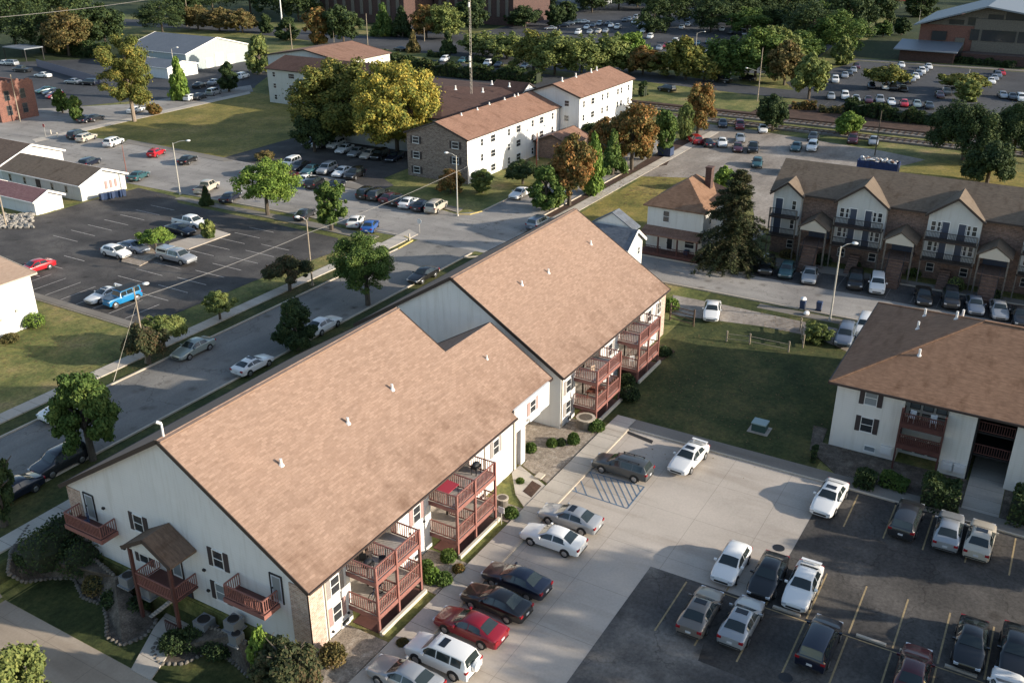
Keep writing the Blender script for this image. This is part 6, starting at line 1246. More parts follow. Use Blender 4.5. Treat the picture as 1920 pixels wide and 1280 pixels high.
for i, (bx, by, ty, hw, k, mt, lb) in enumerate(((1225, 60, -8, 30, 'oval', 'leaf_dark', 'tall dark pointed tree in the upper lot'), (1255, 50, -25, 34, 'round', 'leaf_dark', 'dark tree behind the pointed one'), (1332, 60, 0, 30, 'round', 'leaf_dark', 'dark tree above the upper lot lamp'), (1370, 48, -30, 42, 'round', 'leaf_dark', 'dark tree at the top of the upper lot'), (1420, 40, -30, 40, 'round', 'leaf_dark', 'dark crown right of the top tree'), (1575, 105, 25, 42, 'round', 'leaf_green', 'big green tree beside the campus lawn'), (1520, 95, 10, 48, 'round', 'leaf_dark', 'big dark tree beside the upper lot'), (1590, 75, -20, 36, 'round', 'leaf_dark', 'tall tree at the lane beyond the lot'), (1640, 60, -30, 30, 'round', 'leaf_dark', 'tree behind the lane by the red stall'), (1725, 32, -10, 24, 'oval', 'leaf_dark', 'dark tree left of the campus hall'), (1630, 30, -40, 40, 'round', 'leaf_dark', 'tree left of the red stall'), (1470, 40, -30, 40, 'round', 'leaf_dark', 'dark tree in the top right wood'), (1550, 25, -50, 40, 'round', 'leaf_dark', 'dark crown at the very top right of centre'), (1040, 50, 12, 16, 'oval', 'leaf_dark', 'small dark tree at the upper lot edge'), (1062, 42, 4, 16, 'oval', 'leaf_dark', 'small dark tree beside the terraced building'), (985, 52, 15, 24, 'round', 'leaf_dark', 'dark round tree by the upper walk'), (965, 48, 20, 16, 'round', 'leaf_dark', 'smaller dark tree by the upper walk'), (1110, 24, -20, 26, 'round', 'leaf_dark', 'tree right of the terraced building'), (1160, 18, -40, 34, 'round', 'leaf_dark', 'tree above the upper lot wall'))):
    tree(bx, by, ty - 4, hw * 1.35, k, mt, lb, g, lo=.02, seed=1 if i % 2 else 3, dens=1.5)
g = 'trees along the boulevard at the top left'
for i, (bx, by, ty, hw, k, mt, lb) in enumerate(((30, 88, -20, 50, 'round', 'leaf_dark', 'dark tree at the top left corner'), (85, 100, 10, 46, 'round', 'leaf_dark', 'dark tree above the flat roofed shelter'), (130, 105, 20, 40, 'round', 'leaf_brown', 'bronze tinted dark tree left of the tall golden tree'), (160, 95, 0, 40, 'round', 'leaf_dark', 'dark tree behind the bronze one'), (200, 92, 10, 36, 'round', 'leaf_dark', 'dark tree left of the lamp at the top left'), (60, 55, -40, 46, 'round', 'leaf_dark', 'tree in the top left wood'), (130, 50, -50, 46, 'round', 'leaf_dark', 'second tree in the top left wood'), (305, 62, 2, 40, 'round', 'leaf_dark', 'dark tree behind the warehouse roof'), (350, 50, -20, 30, 'round', 'leaf_dark', 'dark tree by the warehouse ridge'), (372, 56, 12, 24, 'round', 'leaf_brown', 'reddish dark tree along the boulevard'), (412, 60, 18, 26, 'round', 'leaf_brown', 'brown tree along the boulevard'), (455, 62, 20, 26, 'round', 'leaf_brown', 'second brown tree along the boulevard'), (400, 30, -60, 46, 'round', 'leaf_dark', 'tree at the top left of centre'), (470, 25, -60, 44, 'round', 'leaf_dark', 'dark tree left of the white pole'), (500, 62, 30, 12, 'oval', 'leaf_dark', 'thin dark tree left of the white pole'), (540, 75, 35, 20, 'oval', 'leaf_dark', 'dark tree right of the white pole'), (596, 84, 16, 26, 'oval', 'leaf_rust', 'tree with an orange crown before the dark hall'), (645, 84, 14, 32, 'round', 'leaf_dark', 'dark tree before the dark hall'), (560, 40, -30, 36, 'round', 'leaf_dark', 'tree left of the dark hall'), (720, 68, 8, 22, 'cone', 'leaf_green', 'green conical tree before the dark hall'), (755, 70, 14, 20, 'cone', 'leaf_dark', 'dark conical tree before the dark hall'), (775, 98, 60, 12, 'cone', 'leaf_brown', 'small bronze pointed tree in the boulevard verge'), (840, 100, 60, 13, 'cone', 'leaf_dark', 'small dark pointed tree by the parked white car'), (800, 72, 12, 26, 'round', 'leaf_rust', 'dark red tree before the hall'), (835, 74, 8, 28, 'round', 'leaf_olive', 'greenish red tree before the hall'), (880, 62, -5, 26, 'round', 'leaf_dark', 'dark tree by the gatehouse'), (930, 22, -40, 36, 'round', 'leaf_dark', 'dark tree right of the gatehouse'), (995, 8, -40, 36, 'round', 'leaf_dark', 'dark tree at the very top of centre'))):
    tree(bx, by, ty - 2, hw * 1.2, k, mt, lb, g, lo=.04, seed=1 if i % 2 else 3, dens=1.4)
g = 'dark trees behind the upper lots'
for i, (bx, by, ty, hw, lb) in enumerate(((1195, 14, -30, 30, 'left of the lane in the upper lot'), (1235, 20, -30, 34, 'at the back of the upper lot, left'), (1300, 12, -40, 30, 'at the back of the upper lot, middle'), (1345, 22, -30, 36, 'at the back of the upper lot, right'), (1400, 66, 14, 36, 'above the broad bright tree'), (1445, 62, 8, 38, 'above the tall wooden pole'), (1490, 66, 6, 40, 'between pole and campus lot'), (1545, 62, 4, 38, 'above the campus lot corner'), (1500, 20, -40, 40, 'at the top edge above the campus lot'), (1600, 18, -50, 36, 'at the top edge left of the stall'), (1655, 70, 40, 16, 'small, along the lane to the stall'), (1690, 66, 34, 16, 'small, beside the campus lawn'), (1020, 18, -30, 30, 'before the terraced building, left'), (960, 12, -40, 34, 'at the top edge right of the gatehouse'))):
    tree(bx, by, ty, hw, 'round', 'leaf_green' if i % 3 == 1 else 'leaf_dark', 'dark tree ' + lb, g, lo=.02, seed=i % 3, dens=1.4)
# far off wood beyond the boulevard, one mass
rng = random.Random(21); m = MB()
def wood(nm, lbl, x0, x1, y0, y1, n, excl=()):
    m = MB(); V = m.v; F = m.f
    for _ in range(n):
        x = rng.uniform(x0, x1); y = rng.uniform(y0, y1)
        if any(a < x < b and c < y < d for a, b, c, d in excl): continue
        h = rng.uniform(9, 15); r = rng.uniform(3.5, 6.5)
        for _ in range(90):
            u = rng.random() * 6.283; v = math.acos(1 - 1.5 * rng.random()); c = Vector((x + r * math.sin(v) * math.cos(u) * rng.uniform(.7, 1), y + r * math.sin(v) * math.sin(u) * rng.uniform(.7, 1), h - r * 1.1 + r * 1.1 * math.cos(v)))
            a = Vector((rng.gauss(0, 1), rng.gauss(0, 1), rng.gauss(0, .6))).normalized() * rng.uniform(.8, 1.6); b = a.cross(Vector((rng.gauss(0, 1), rng.gauss(0, 1), rng.gauss(0, 1)))).normalized() * rng.uniform(.6, 1.1)
            k = len(V); V += [tuple(c - a), tuple(c - b), tuple(c + a), tuple(c + b)]; F.append((k, k + 1, k + 2, k + 3))
    m.m = [0] * len(F); o = m.build(nm, 'leaf_dark'); tag(o, lbl, 'wood', kind='stuff')
wood('far_wood', 'dark wood along the top left behind the boulevard', 275, 700, 275, 900, 420, ((290, 352, 180, 270),))
wood('far_wood', 'dark wood along the top right beyond the lots', 424, 800, -150, 270, 330)
# hedges and shrubs
def hedge(pts, w, h, label, mat='leaf_hedge', lf=.22, dens=60, name='hedge', cat='hedge', grp=None):
    p0 = Vector((*pts[0], 0)); rng = random.Random(int(pts[0][0] * 31 + pts[0][1])); m = MB(); V = m.v; F = m.f
    for a, b in zip(pts[:-1], pts[1:]):
        a = Vector((*a, 0)); b = Vector((*b, 0)); L = (b - a).length; d = (b - a) / L; nrm = Vector((-d.y, d.x, 0))
        for _ in range(int(L * dens)):
            t = rng.random() * L; u = rng.uniform(-1, 1); hh = h * (0.85 + .18 * math.sin(t * .9 + pts[0][0]) + .1 * math.sin(t * 2.7)); v = rng.random()
            if rng.random() < .55: v = 1 - abs(rng.gauss(0, .08)) 
            else: u = math.copysign(1 - abs(rng.gauss(0, .08)), u)
            c = a + d * t + nrm * (u * w / 2 * (1 - .35 * v * v)) + Vector((0, 0, hh * v))
            p = Vector((rng.gauss(0, 1), rng.gauss(0, 1), rng.gauss(0, 1))).normalized() * lf * rng.uniform(.6, 1.3); q = p.cross(Vector((rng.gauss(0, 1), rng.gauss(0, 1), rng.gauss(0, 1)))).normalized() * lf * .6
            k = len(V); V += [tuple(c - p), tuple(c - q), tuple(c + p), tuple(c + q)]; F.append((k, k + 1, k + 2, k + 3))
        m.m = [0] * len(F); 
    r = empty(name, p0, label, cat, group=grp); m.build('foliage', mat, r)
    c = MB()
    for a, b in zip(pts[:-1], pts[1:]): c.bar((a[0], a[1], h * .38), (b[0], b[1], h * .38), w * .62, h * .7)
    c.build('inner_branches', 'twig_core', r)
    return r
hedge([tuple(G(*q)[:2]) for q in ((690, 112), (800, 138), (900, 148), (960, 152), (1010, 156))], 4.5, 3.2, 'long dark hedge behind the roofs of the white complex', lf=.45, dens=110)
hedge([tuple(G(*q)[:2]) for q in ((1590, 208), (1650, 222), (1700, 228), (1765, 234))], 4.0, 2.6, 'long dark hedge between railway and campus lot', lf=.4, dens=120)
hedge([tuple(G(*q)[:2]) for q in ((1484, 203), (1530, 205))], 3.0, 1.6, 'low reddish hedge beside the campus lot', 'leaf_rust', lf=.35, dens=90)
hedge([tuple(G(*q)[:2]) for q in ((1535, 210), (1580, 212))], 2.5, 1.5, 'low broken reddish shrub row beside the railway', 'leaf_brown', lf=.3, dens=60)
hedge([tuple(G(*q)[:2]) for q in ((804, 106), (842, 110))], 2.0, 1.6, 'short clipped dark hedge by the boulevard left of the mast', lf=.35, dens=90)
hedge([tuple(G(*q)[:2]) for q in ((890, 116), (935, 123))], 2.0, 1.6, 'short clipped dark hedge by the boulevard right of the mast', lf=.35, dens=90)
hedge([tuple(G(*q)[:2]) for q in ((1163, 175), (1180, 178))], 3.5, 3.2, 'grey green shrub clump right of the far white wing', 'leaf_green', lf=.4, dens=120)
hedge([tuple(G(*q)[:2]) for q in ((1200, 180), (1210, 181))], 3.0, 3.0, 'dark shrub clump beside the railway', lf=.4, dens=120)
hedge([tuple(G(*q)[:2]) for q in ((85, 96), (200, 110))], 4.0, 4.0, 'dark bushes behind the yard at the far left', lf=.6, dens=80)
hedge([tuple(G(*q)[:2]) for q in ((1720, 110), (1850, 122), (1900, 128))], 3.0, 1.6, 'dark clipped hedge before the campus hall', lf=.5, dens=60)
for q0, q1, h, w, lb, mt in (((1725, 935), (1795, 950), 1.9, 3.4, 'big dark bush before the hip roofed building', 'leaf_dark'), ((1890, 965), (1960, 985), 2.2, 3.4, 'big dark bush at the right edge by the stairwell', 'leaf_dark'), ((1602, 905), (1640, 915), 1.2, 1.8, 'dark low shrubs at the corner of the hip roofed building', 'leaf_dark'), ((1650, 905), (1700, 920), 1.0, 1.6, 'mixed green shrubs before the dark balconies', 'leaf_green'), ((1520, 860), (1530, 862), 1.1, 1.5, 'small dark shrub left of the hip roofed building', 'leaf_dark')):
    hedge([tuple(G(*q0)[:2]), tuple(G(*q1)[:2])], w, h, lb, mt, lf=.16, dens=420, name='bush', cat='bush')
def shrub(px, py, r, h, mat, label, z=None, grp=None, sq=None, at=None, n=900):
    p = GT(px, py) if at is None else Vector((*at, ter(*at))); rng = random.Random(int(px * 3 + py)); m = MB(); V = m.v; F = m.f
    for _ in range(n):
        u = rng.random() * 6.283; v = math.acos(1 - 1.35 * rng.random()); q = rng.uniform(.75, 1.04)
        c = p + Vector((r * q * math.sin(v) * math.cos(u), r * q * math.sin(v) * math.sin(u), h * (.35 + .62 * q * math.cos(v))))
        a = Vector((rng.gauss(0, 1), rng.gauss(0, 1), rng.gauss(0, 1))).normalized() * .10 * rng.uniform(.6, 1.5); b = a.cross(Vector((rng.gauss(0, 1), rng.gauss(0, 1), rng.gauss(0, 1)))).normalized() * .07
        k = len(V); V += [tuple(c - a), tuple(c - b), tuple(c + a), tuple(c + b)]; F.append((k, k + 1, k + 2, k + 3))
    m.m = [0] * len(F); s = empty('shrub', p, label, 'shrub', group=grp); m.build('foliage', mat, s)
    MB().ball((p.x, p.y, p.z + h * .40), (r * .78, r * .78, h * .44), 8, 5, jit=.08).build('inner_branches', 'twig_core', s, smooth=True)
g = 'shrubs along the front of the near building'
for px, py, r, h, mt, lb in ((625, 1240, .85, 1.3, 'leaf_brown', 'rounded reddish green shrub in the rock bed at the brick corner'), (841, 1050, .55, .9, 'leaf_green', 'rounded dark green shrub between the two balcony towers'), (810, 1088, .65, 1.0, 'leaf_bright', 'bright shrub right of the near balcony tower'), (832, 1092, .6, .8, 'leaf_green', 'low wide shrub beside the bright one'), (800, 1070, .5, .9, 'leaf_green', 'shrub against the white wall by the near balconies'), (860, 1070, .4, .5, 'leaf_rust', 'small russet plant by the walk'), (995, 846, .5, .8, 'leaf_green', 'round shrub beside the entry column'), (1035, 836, .45, .7, 'leaf_green', 'shrub in front of the grey gable wall'), (1052, 834, .4, .6, 'leaf_dark', 'small dark shrub at the gable corner'), (1075, 832, .5, 1.1, 'leaf_green', 'egg shaped green shrub at the corner of the far half'), (1117, 806, .75, 1.0, 'leaf_green', 'shrub beside the round planter'),
    (958, 968, .55, .8, 'leaf_green', 'shrub by the white sign near the walk'), (975, 905, .3, .4, 'leaf_green', 'small plant at the entry walk'), (1180, 748, 1.0, 1.3, 'leaf_dark', 'wide dark shrub by the third balcony tower'), (1175, 722, .8, 1.2, 'leaf_dark', 'dark shrub between the far balcony towers'), (1245, 665, .8, .9, 'leaf_dark', 'dark shrub in the ring bed at the far corner'), (755, 1208, .35, .4, 'leaf_brown', 'small brown plant in the rock bed')): shrub(px, py, r, h, mt, lb, grp=g)
g = 'shrubs in the yard before the shaded gable end'
for px, py, r, h, mt, lb in ((90, 1062, 1.9, 3.2, 'leaf_dark', 'large dark bush in the stone ringed bed'), (158, 1070, 1.6, 2.8, 'leaf_dark', 'large dark bush under the left hanging balcony'), (125, 1018, 1.5, 2.4, 'leaf_dark', 'dark bush next to the footpath at the gable corner'), (188, 1105, 1.1, 1.3, 'leaf_brown', 'brownish low shrub in the middle of the shaded bed'), (222, 1130, 1.1, 1.2, 'leaf_dark', 'dark shrub near the porch'), (258, 1145, .9, 1.1, 'leaf_dark', 'dark shrub left of the porch path'), (330, 1215, 1.0, 1.3, 'leaf_dark', 'broad dark shrub in the ring right of the path'), (372, 1205, 1.2, 1.3, 'leaf_dark', 'dark shrub under the barred window'), (412, 1222, 1.1, 1.2, 'leaf_dark', 'dark shrub right of the ring bed')): shrub(px, py, r, h, mt, lb, grp=g)
tree(545, 1300, 1182, 70, 'spread', 'leaf_russet', 'big bronze green bush before the brick corner of the gable', None, lo=.0, seed=3, name='bush', cat='bush')
tree(497, 1270, 1182, 26, 'round', 'leaf_bright', 'bright green young tree beside the bronze bush', None, lo=.0, seed=1, name='bush', cat='bush')
tree(30, 1340, 1200, 75, 'round', 'leaf_olive', 'sunlit olive green tree at the bottom left corner', None, lo=.0, seed=1)
shrub(64, 612, 1.2, 1.6, 'leaf_bright', 'bright green bush at the corner of the white building at the left edge')
shrub(20, 640, .9, .9, 'leaf_brown', 'brown shrub along the foot of the white building at the left edge')
g = 'shrubs before the townhouses'
for px, py, r, h, mt in ((1475, 482, 1.0, 1.0, 'leaf_brown'), (1540, 495, 1.3, 1.4, 'leaf_dark'), (1600, 505, .9, 1.2, 'leaf_dark'), (1712, 518, .9, 1.1, 'leaf_green'), (1790, 545, 1.0, 1.8, 'leaf_olive'), (1860, 560, 1.0, 1.1, 'leaf_dark'), (1880, 540, 1.0, 1.4, 'leaf_dark')): shrub(px, py, r, h, mt, f'shrub at the foot of the townhouse row, number {[1475,1540,1600,1712,1790,1860,1880].index(px) + 1} from the left', grp=g, n=500)
shrub(1258, 582, .9, 1.6, 'leaf_bright', 'leafy green bush at the far corner of the tan roofed building')
shrub(1660, 595, .9, .9, 'leaf_green', 'dark plant between the parked cars and townhouse path')
tree(1530, 640, 605, 30, 'airy', 'leaf_olive', 'scrubby vine covered bush at the foot of the right lamp post', None, lo=.0, seed=7, name='bush', cat='bush')
# stone edging rings in the shaded yard
def ring(pts, label, mat='stone', z=None, fill=None, close=False):
    P = [GT(*q) for q in pts]; r = empty('bed_edging', P[0], label, 'stone edging'); rng = random.Random(len(pts) * 7 + int(pts[0][0])); m = MB()
    seq = P + ([P[0]] if close else [])
    for a, b in zip(seq[:-1], seq[1:]):
        L = (b - a).length; n = max(1, int(L / .32))
        for i in range(n):
            c = a.lerp(b, (i + .5) / n); m.ball((c.x, c.y, c.z + .05), (.17 * rng.uniform(.8, 1.2), .15 * rng.uniform(.8, 1.2), .13), 7, 4, jit=.15, rng=rng)
    m.build('stones', mat, r, kind='stuff')
    if fill: 
        o = MB().poly([(p.x, p.y, p.z + .02) for p in P]).build('rock_bed', fill, kind='structure')
ring([(55, 985), (20, 1035), (15, 1075), (45, 1092), (90, 1085), (140, 1085), (155, 1120), (195, 1135), (200, 1160), (200, 1195), (230, 1210), (270, 1195), (295, 1165), (262, 1130), (215, 1080), (130, 1010)], 'curved stone edging of the big shaded bed', fill='yard_bed')
ring([(300, 1195), (285, 1220), (300, 1245), (345, 1245), (385, 1225), (430, 1235), (470, 1270), (500, 1240), (440, 1190), (370, 1170)], 'curved stone edging of the bed right of the path', fill='yard_bed')
# ---------------------------------------------------------------- poles, lamps, wires, signs
def lamp(bx, by, ty, label, arm=2.2, adir=(-.9, -.4), wood=False, grp='street lamps', r0=.11, head=True):
    p = G(bx, by); h = height_at(p, ty); rt = empty('street_lamp', p, label, 'street lamp', group=grp)
    MB().tube((p.x, p.y, -.1), (p.x, p.y, h), r0, r0 * .6, 10).tube((p.x, p.y, -.1), (p.x, p.y, .25), r0 * 2, r0 * 1.6, 10).build('pole', 'pole_wood' if wood else 'pole_metal', rt, smooth=True)
    d = Vector((*adir, 0)).normalized() * arm; e = Vector((p.x, p.y, h - .1)) + d + Vector((0, 0, .45)); md = Vector((p.x, p.y, h - .1)) + d * .5 + Vector((0, 0, .35))
    MB().tube((p.x, p.y, h - .15), md, .05, .045, 6).tube(md, e, .045, .04, 6).build('arm', 'pole_metal', rt)
    dd = d.normalized(); MB().ball(tuple(e + dd * .25), (.34, .34, .14), 10, 6).build('lamp_head', 'lamp_head', rt, smooth=True)
    return rt, h
lamp(338, 365, 268, 'white street lamp before the side lot with its arm to the right', 2.2, (.50, -.86))
lamp(858, 405, 292, 'street lamp on the corner island before the brick end wall', 1.2, (-.3, .95))
lamp(275, 680, 538, 'leaning wooden lamp pole on the verge beside the brown trees', 1.0, (.5, -.86), True)
lamp(586, 535, 412, 'wooden lamp pole at the footpath left of the large street tree', .8, (-.5, .86), True)
lamp(1556, 600, 462, 'tall street lamp at the gravel drive before the townhouses', 1.2, (.5, -.86))
lamp(332, 168, 92, 'small lamp post before the warehouse', 1.2, (.5, -.86)); lamp(1304, 100, 62, 'lamp post in the upper lot', 2.0, (.5, -.86)); lamp(178, 60, 28, 'lamp at the top left above the tall golden tree', .8, (-.5, .86))
lamp(1095, 268, 205, 'slim lamp post before the white wing', .6, (.5, -.86)); lamp(1008, 300, 240, 'slim lamp post before the white block', 1.0, (.5, -.86))
def pole(bx, by, ty, label, mat='pole_wood', r=.13, extra=None, grp='utility poles', band=False):
    p = G(bx, by); h = height_at(p, ty); rt = empty('utility_pole', p, label, 'utility pole', group=grp)
    MB().tube((p.x, p.y, -.1), (p.x, p.y, h), r, r * .62, 10).build('pole', mat, rt, smooth=True)
    if extra == 'arm': MB().box(p.x - .05, p.x + .05, p.y - .9, p.y + .9, h - .5, h - .38).build('cross_arm', mat, rt)
    if extra == 'lamp': MB().tube((p.x, p.y, h * .55), (p.x - 1.0, p.y + 2.6, h * .62), .05, .04, 6).build('arm', 'pole_metal', rt); MB().ball((p.x - 1.1, p.y + 2.9, h * .62), (.3, .3, .13)).build('lamp_head', 'lamp_head', rt, smooth=True)
    return p, h
pole(1420, 190, 90, 'tall wooden pole beside the boulevard', extra='lamp'); pole(1640, 292, 208, 'dark wooden pole at the edge of the gravel lot', 'bark', .12)
pole(38, 228, 140, 'wooden pole before the red brick building'); pole(26, 220, 150, 'thinner wooden pole left of the other at the brick building', r=.1)
pole(237, 322, 272, 'short reddish pole at the bungalow corner', 'rust_band', .07); pole(12, 425, 330, 'wooden pole at the left edge beside the white rubble')
pole(548, 96, 45, 'wooden pole right of the warehouse'); pole(690, 90, 26, 'wooden pole before the dark hall'); pole(355, 55, -20, 'tall wooden pole behind the warehouse')
pole(529, 45, -30, 'thick white pole at the top left of centre', 'white_plastic', .3); pole(796, 78, 52, 'short wooden pole by the boulevard junction'); pole(627, 88, 56, 'slim pole before the dark hall', r=.08)
pole(1006, 318, 250, 'reddish pole before the white block', 'rust_band', .12); pole(1318, 245, 185, 'pale pole beside the autumn tree', r=.1); pole(1812, 165, 130, 'pale lamp pole in the campus lot', 'pole_metal', .1); pole(1722, 46, 20, 'slim light pole before the campus hall', 'pole_metal', .08)
# lattice mast through the plum roof
b = G(884, 172, 8.6); mast = empty('radio_mast', (b.x, b.y, 8.6), 'tall thin lattice radio mast rising from the plum roof', 'radio mast')
hm = height_at(b, -40); m = MB()
for a in range(3):
    t = a * 2.094; m.tube((b.x + .22 * math.cos(t), b.y + .22 * math.sin(t), 8.2), (b.x + .16 * math.cos(t), b.y + .16 * math.sin(t), hm), .03, .025, 5)
for i in range(int((hm - 9) / .8)):
    for a in range(3):
        t, t2 = a * 2.094, (a + 1) * 2.094; z = 8.8 + i * .8; m.bar((b.x + .19 * math.cos(t), b.y + .19 * math.sin(t), z), (b.x + .19 * math.cos(t2), b.y + .19 * math.sin(t2), z + .8), .02, .02)
m.build('lattice', 'pole_metal', mast)
for i, z in enumerate((13.2, 14.4, 24.0)): MB().tube((b.x - .4, b.y, z), (b.x - .4, b.y, z + .9), .16, .16, 8).build('antenna', 'white_plastic', mast)
# cable from pole to pole
def wire(a, b, sag, r, label, n=14, name='overhead_cable', grp=None):
    a = Vector(a); b = Vector(b); m = MB(); pr = a
    for i in range(1, n + 1):
        t = i / n; q = a.lerp(b, t) - Vector((0, 0, sag * 4 * t * (1 - t))); m.tube(pr, q, r, r, 5, cap=False); pr = q
    o = m.build(name, 'cable'); tag(o, label, 'cable', grp)
P1 = G(275, 680); P2 = G(586, 535); P3 = G(858, 405); h1, h2, h3 = (height_at(P1, 560), height_at(P2, 437), height_at(P3, 322))
wire((P1.x, P1.y, h1), (P2.x, P2.y, h2), .25, .030, 'thick cable from the leaning pole to the wooden lamp pole', grp='thick cables'); wire((P2.x, P2.y, h2), (P3.x, P3.y, h3), .3, .030, 'thick cable from the wooden lamp pole to the corner lamp', grp='thick cables')
e = PX(876, 312, 128.0); wire((P3.x, P3.y, h3), tuple(e), .1, .030, 'thick cable from the corner lamp to the brick end wall', grp='thick cables')
a = G(-60, 230); q = PX(-20, 37, a.x + 10); wire(tuple(PX(-40, 36, 120)), tuple(PX(300, -4, 190)), .4, .05, 'thin wire crossing the top left corner')
# stop signs and small posts
def stopsign(bx, by, ty, label, back=True, r=.38):
    p = G(bx, by); h = height_at(p, ty); rt = empty('stop_sign', p, label, 'stop sign')
    MB().tube((p.x, p.y, 0), (p.x, p.y, h - .1), .035, .035, 6).build('post', 'pole_metal', rt)
    nx = (1, 0) if back else (-1, 0); vs = []
    for d in (-.012, .012):
        for i in range(8): t = math.pi / 8 + i * math.pi / 4; vs.append((p.x + d, p.y + r * math.cos(t), h - r + r * math.sin(t)))
    m = MB().add(vs, [tuple(range(7, -1, -1)), tuple(range(8, 16))] + [(i, (i + 1) % 8, 8 + (i + 1) % 8, 8 + i) for i in range(8)])
    m.m[0] = 0 if back else 1; m.m[1] = 1 if back else 0
    m.build('sign_plate', ['white_plastic', 'stop_red'], rt)
stopsign(787, 437, 410, 'stop sign seen from behind at the corner of the street'); stopsign(86, 256, 232, 'small stop sign at the far left crossing', False)
for px, py, h, lb in ((768, 452, 1.0, 'short white marker post on the corner grass'), (108, 258, .9, 'pale marker post near the far left stop sign'), (96, 252, .8, 'yellow marker post near the far left stop sign')):
    p = G(px, py); MB().box(p.x - .07, p.x + .07, p.y - .07, p.y + .07, 0, h).box(p.x - .09, p.x + .09, p.y - .09, p.y + .09, h, h + .06).build('marker_post', 'cream_paint', **dict(label=lb, cat='post', group='marker posts'))
# guy wire marker on the verge
p = G(213, 715); q = G(222, 672, 0); MB().tube((p.x, p.y, 0), (P1.x, P1.y, 6.4), .014, .012, 5).tube((p.x, p.y, 0), tuple(Vector((p.x, p.y, 0)).lerp(Vector((P1.x, P1.y, 6.4)), .3)), .03, .03, 5).build('guy_wire', 'trim_tan', label='pale yellow guy wire leaning up to the lamp pole', cat='guy wire')
# bins
def bin_(p, mat, label, grp, open_=False, rz=0):
    r = empty('wheeled_bin', p, label, 'bin', rz, grp); q = MB(); x, y = p[0], p[1]
    m = MB().add([(-.24, -.24, .06), (.24, -.24, .06), (.24, .24, .06), (-.24, .24, .06), (-.3, -.3, 1.0), (.3, -.3, 1.0), (.3, .3, 1.0), (-.3, .3, 1.0)], [(0, 3, 2, 1), (4, 5, 6, 7), (0, 1, 5, 4), (1, 2, 6, 5), (2, 3, 7, 6), (3, 0, 4, 7)])
    b_ = bpy.data.objects.new('body', m.mesh('body', mat)); col.objects.link(b_); b_.parent = r
    m = MB().add([(-.33, -.33, 1.01), (.33, -.33, 1.01), (.33, .33, 1.01), (-.33, .33, 1.01), (-.26, -.26, 1.1), (.26, -.26, 1.1), (.26, .26, 1.1), (-.26, .26, 1.1)], [(0, 3, 2, 1), (4, 5, 6, 7), (0, 1, 5, 4), (1, 2, 6, 5), (2, 3, 7, 6), (3, 0, 4, 7)])
    l = bpy.data.objects.new('lid', m.mesh('lid', mat)); col.objects.link(l); l.parent = r
    for s in (-1, 1): w = bpy.data.objects.new('wheel', MB().tube((-.24, s * .26, .12), (-.24, s * .32, .12), .12, .12, 10).mesh('wheel', 'tyre')); col.objects.link(w); w.parent = r
for i, nm in enumerate(('first', 'second', 'third', 'fourth', 'fifth', 'sixth', 'last')):
    px = 192 + i * 6.8; bin_(tuple(G(px, 376 - i * 1.3)[:2]) + (0,), 'bin_blue', f'blue wheeled bin by the bungalow, {nm} from the left', 'bins by the bungalow', rz=i)
bin_(tuple(G(1504, 580)[:2]) + (0,), 'bin_blue', 'dark bin with white bags on top at the gravel drive', 'bins at the drive'); bin_(tuple(G(1535, 582)[:2]) + (0,), 'bin_blue', 'dark bin nearer the lamp post at the gravel drive', 'bins at the drive')
p = G(1504, 580); MB().ball((p.x, p.y, 1.3), (.4, .35, .22), jit=.1).build('rubbish_bag', 'white_plastic', label='white rubbish bag heaped on the bin at the drive', cat='rubbish bag', smooth=True); p = G(1512, 590); MB().ball((p.x, p.y, .2), (.45, .35, .22), jit=.1).build('rubbish_bag', 'white_plastic', label='white rubbish bag on the ground beside the bins', cat='rubbish bag', smooth=True)
bin_(tuple(G(1286, 484)[:2]) + (0,), 'bin_blue', 'dark bin at the kerb before the chimney house', None)
# skips
def skip(px, py, L, W_, h, mat, label, full):
    p = G(px, py); r = empty('skip', p, label, 'skip', R(90)); m = MB()
    for a in ((-L / 2, L / 2, -W_ / 2, -W_ / 2 + .08), (-L / 2, L / 2, W_ / 2 - .08, W_ / 2), (-L / 2, -L / 2 + .08, -W_ / 2 + .08, W_ / 2 - .08), (L / 2 - .08, L / 2, -W_ / 2 + .08, W_ / 2 - .08)): m.box(*a, .1, h)
    m.box(-L / 2, L / 2, -W_ / 2, W_ / 2, .1, .2)
    for i in range(int(L / .8)): m.box(-L / 2 + .4 + i * .8, -L / 2 + .5 + i * .8, -W_ / 2 - .06, -W_ / 2 - .003, .15, h); m.box(-L / 2 + .4 + i * .8, -L / 2 + .5 + i * .8, W_ / 2 + .003, W_ / 2 + .06, .15, h)
    b_ = bpy.data.objects.new('body', m.mesh('body', mat)); col.objects.link(b_); b_.parent = r
    if full:
        rng = random.Random(3); m = MB()
        for _ in range(60):
            c = (rng.uniform(-L / 2 + .4, L / 2 - .4), rng.uniform(-W_ / 2 + .4, W_ / 2 - .4), h + rng.uniform(-.2, .25)); m.ball(c, (rng.uniform(.2, .5), rng.uniform(.2, .4), rng.uniform(.1, .3)), 6, 4, jit=.3, rng=rng, mi=rng.choice((0, 0, 1, 2)))
        o = m.build('rubbish', ['trash', 'white_plastic', 'stone_brown'], label='pale builders rubbish heaped in the blue skip', cat='rubbish', kind='stuff'); o.location = p; o.rotation_euler.z = R(90)
skip(1645, 322, 6.6, 2.5, 1.9, 'dump_blue', 'long dark blue skip heaped with rubbish behind the townhouses', True); skip(1248, 292, 2.4, 1.8, 1.6, 'bin_blue', 'small blue skip under the narrow green tree', False)
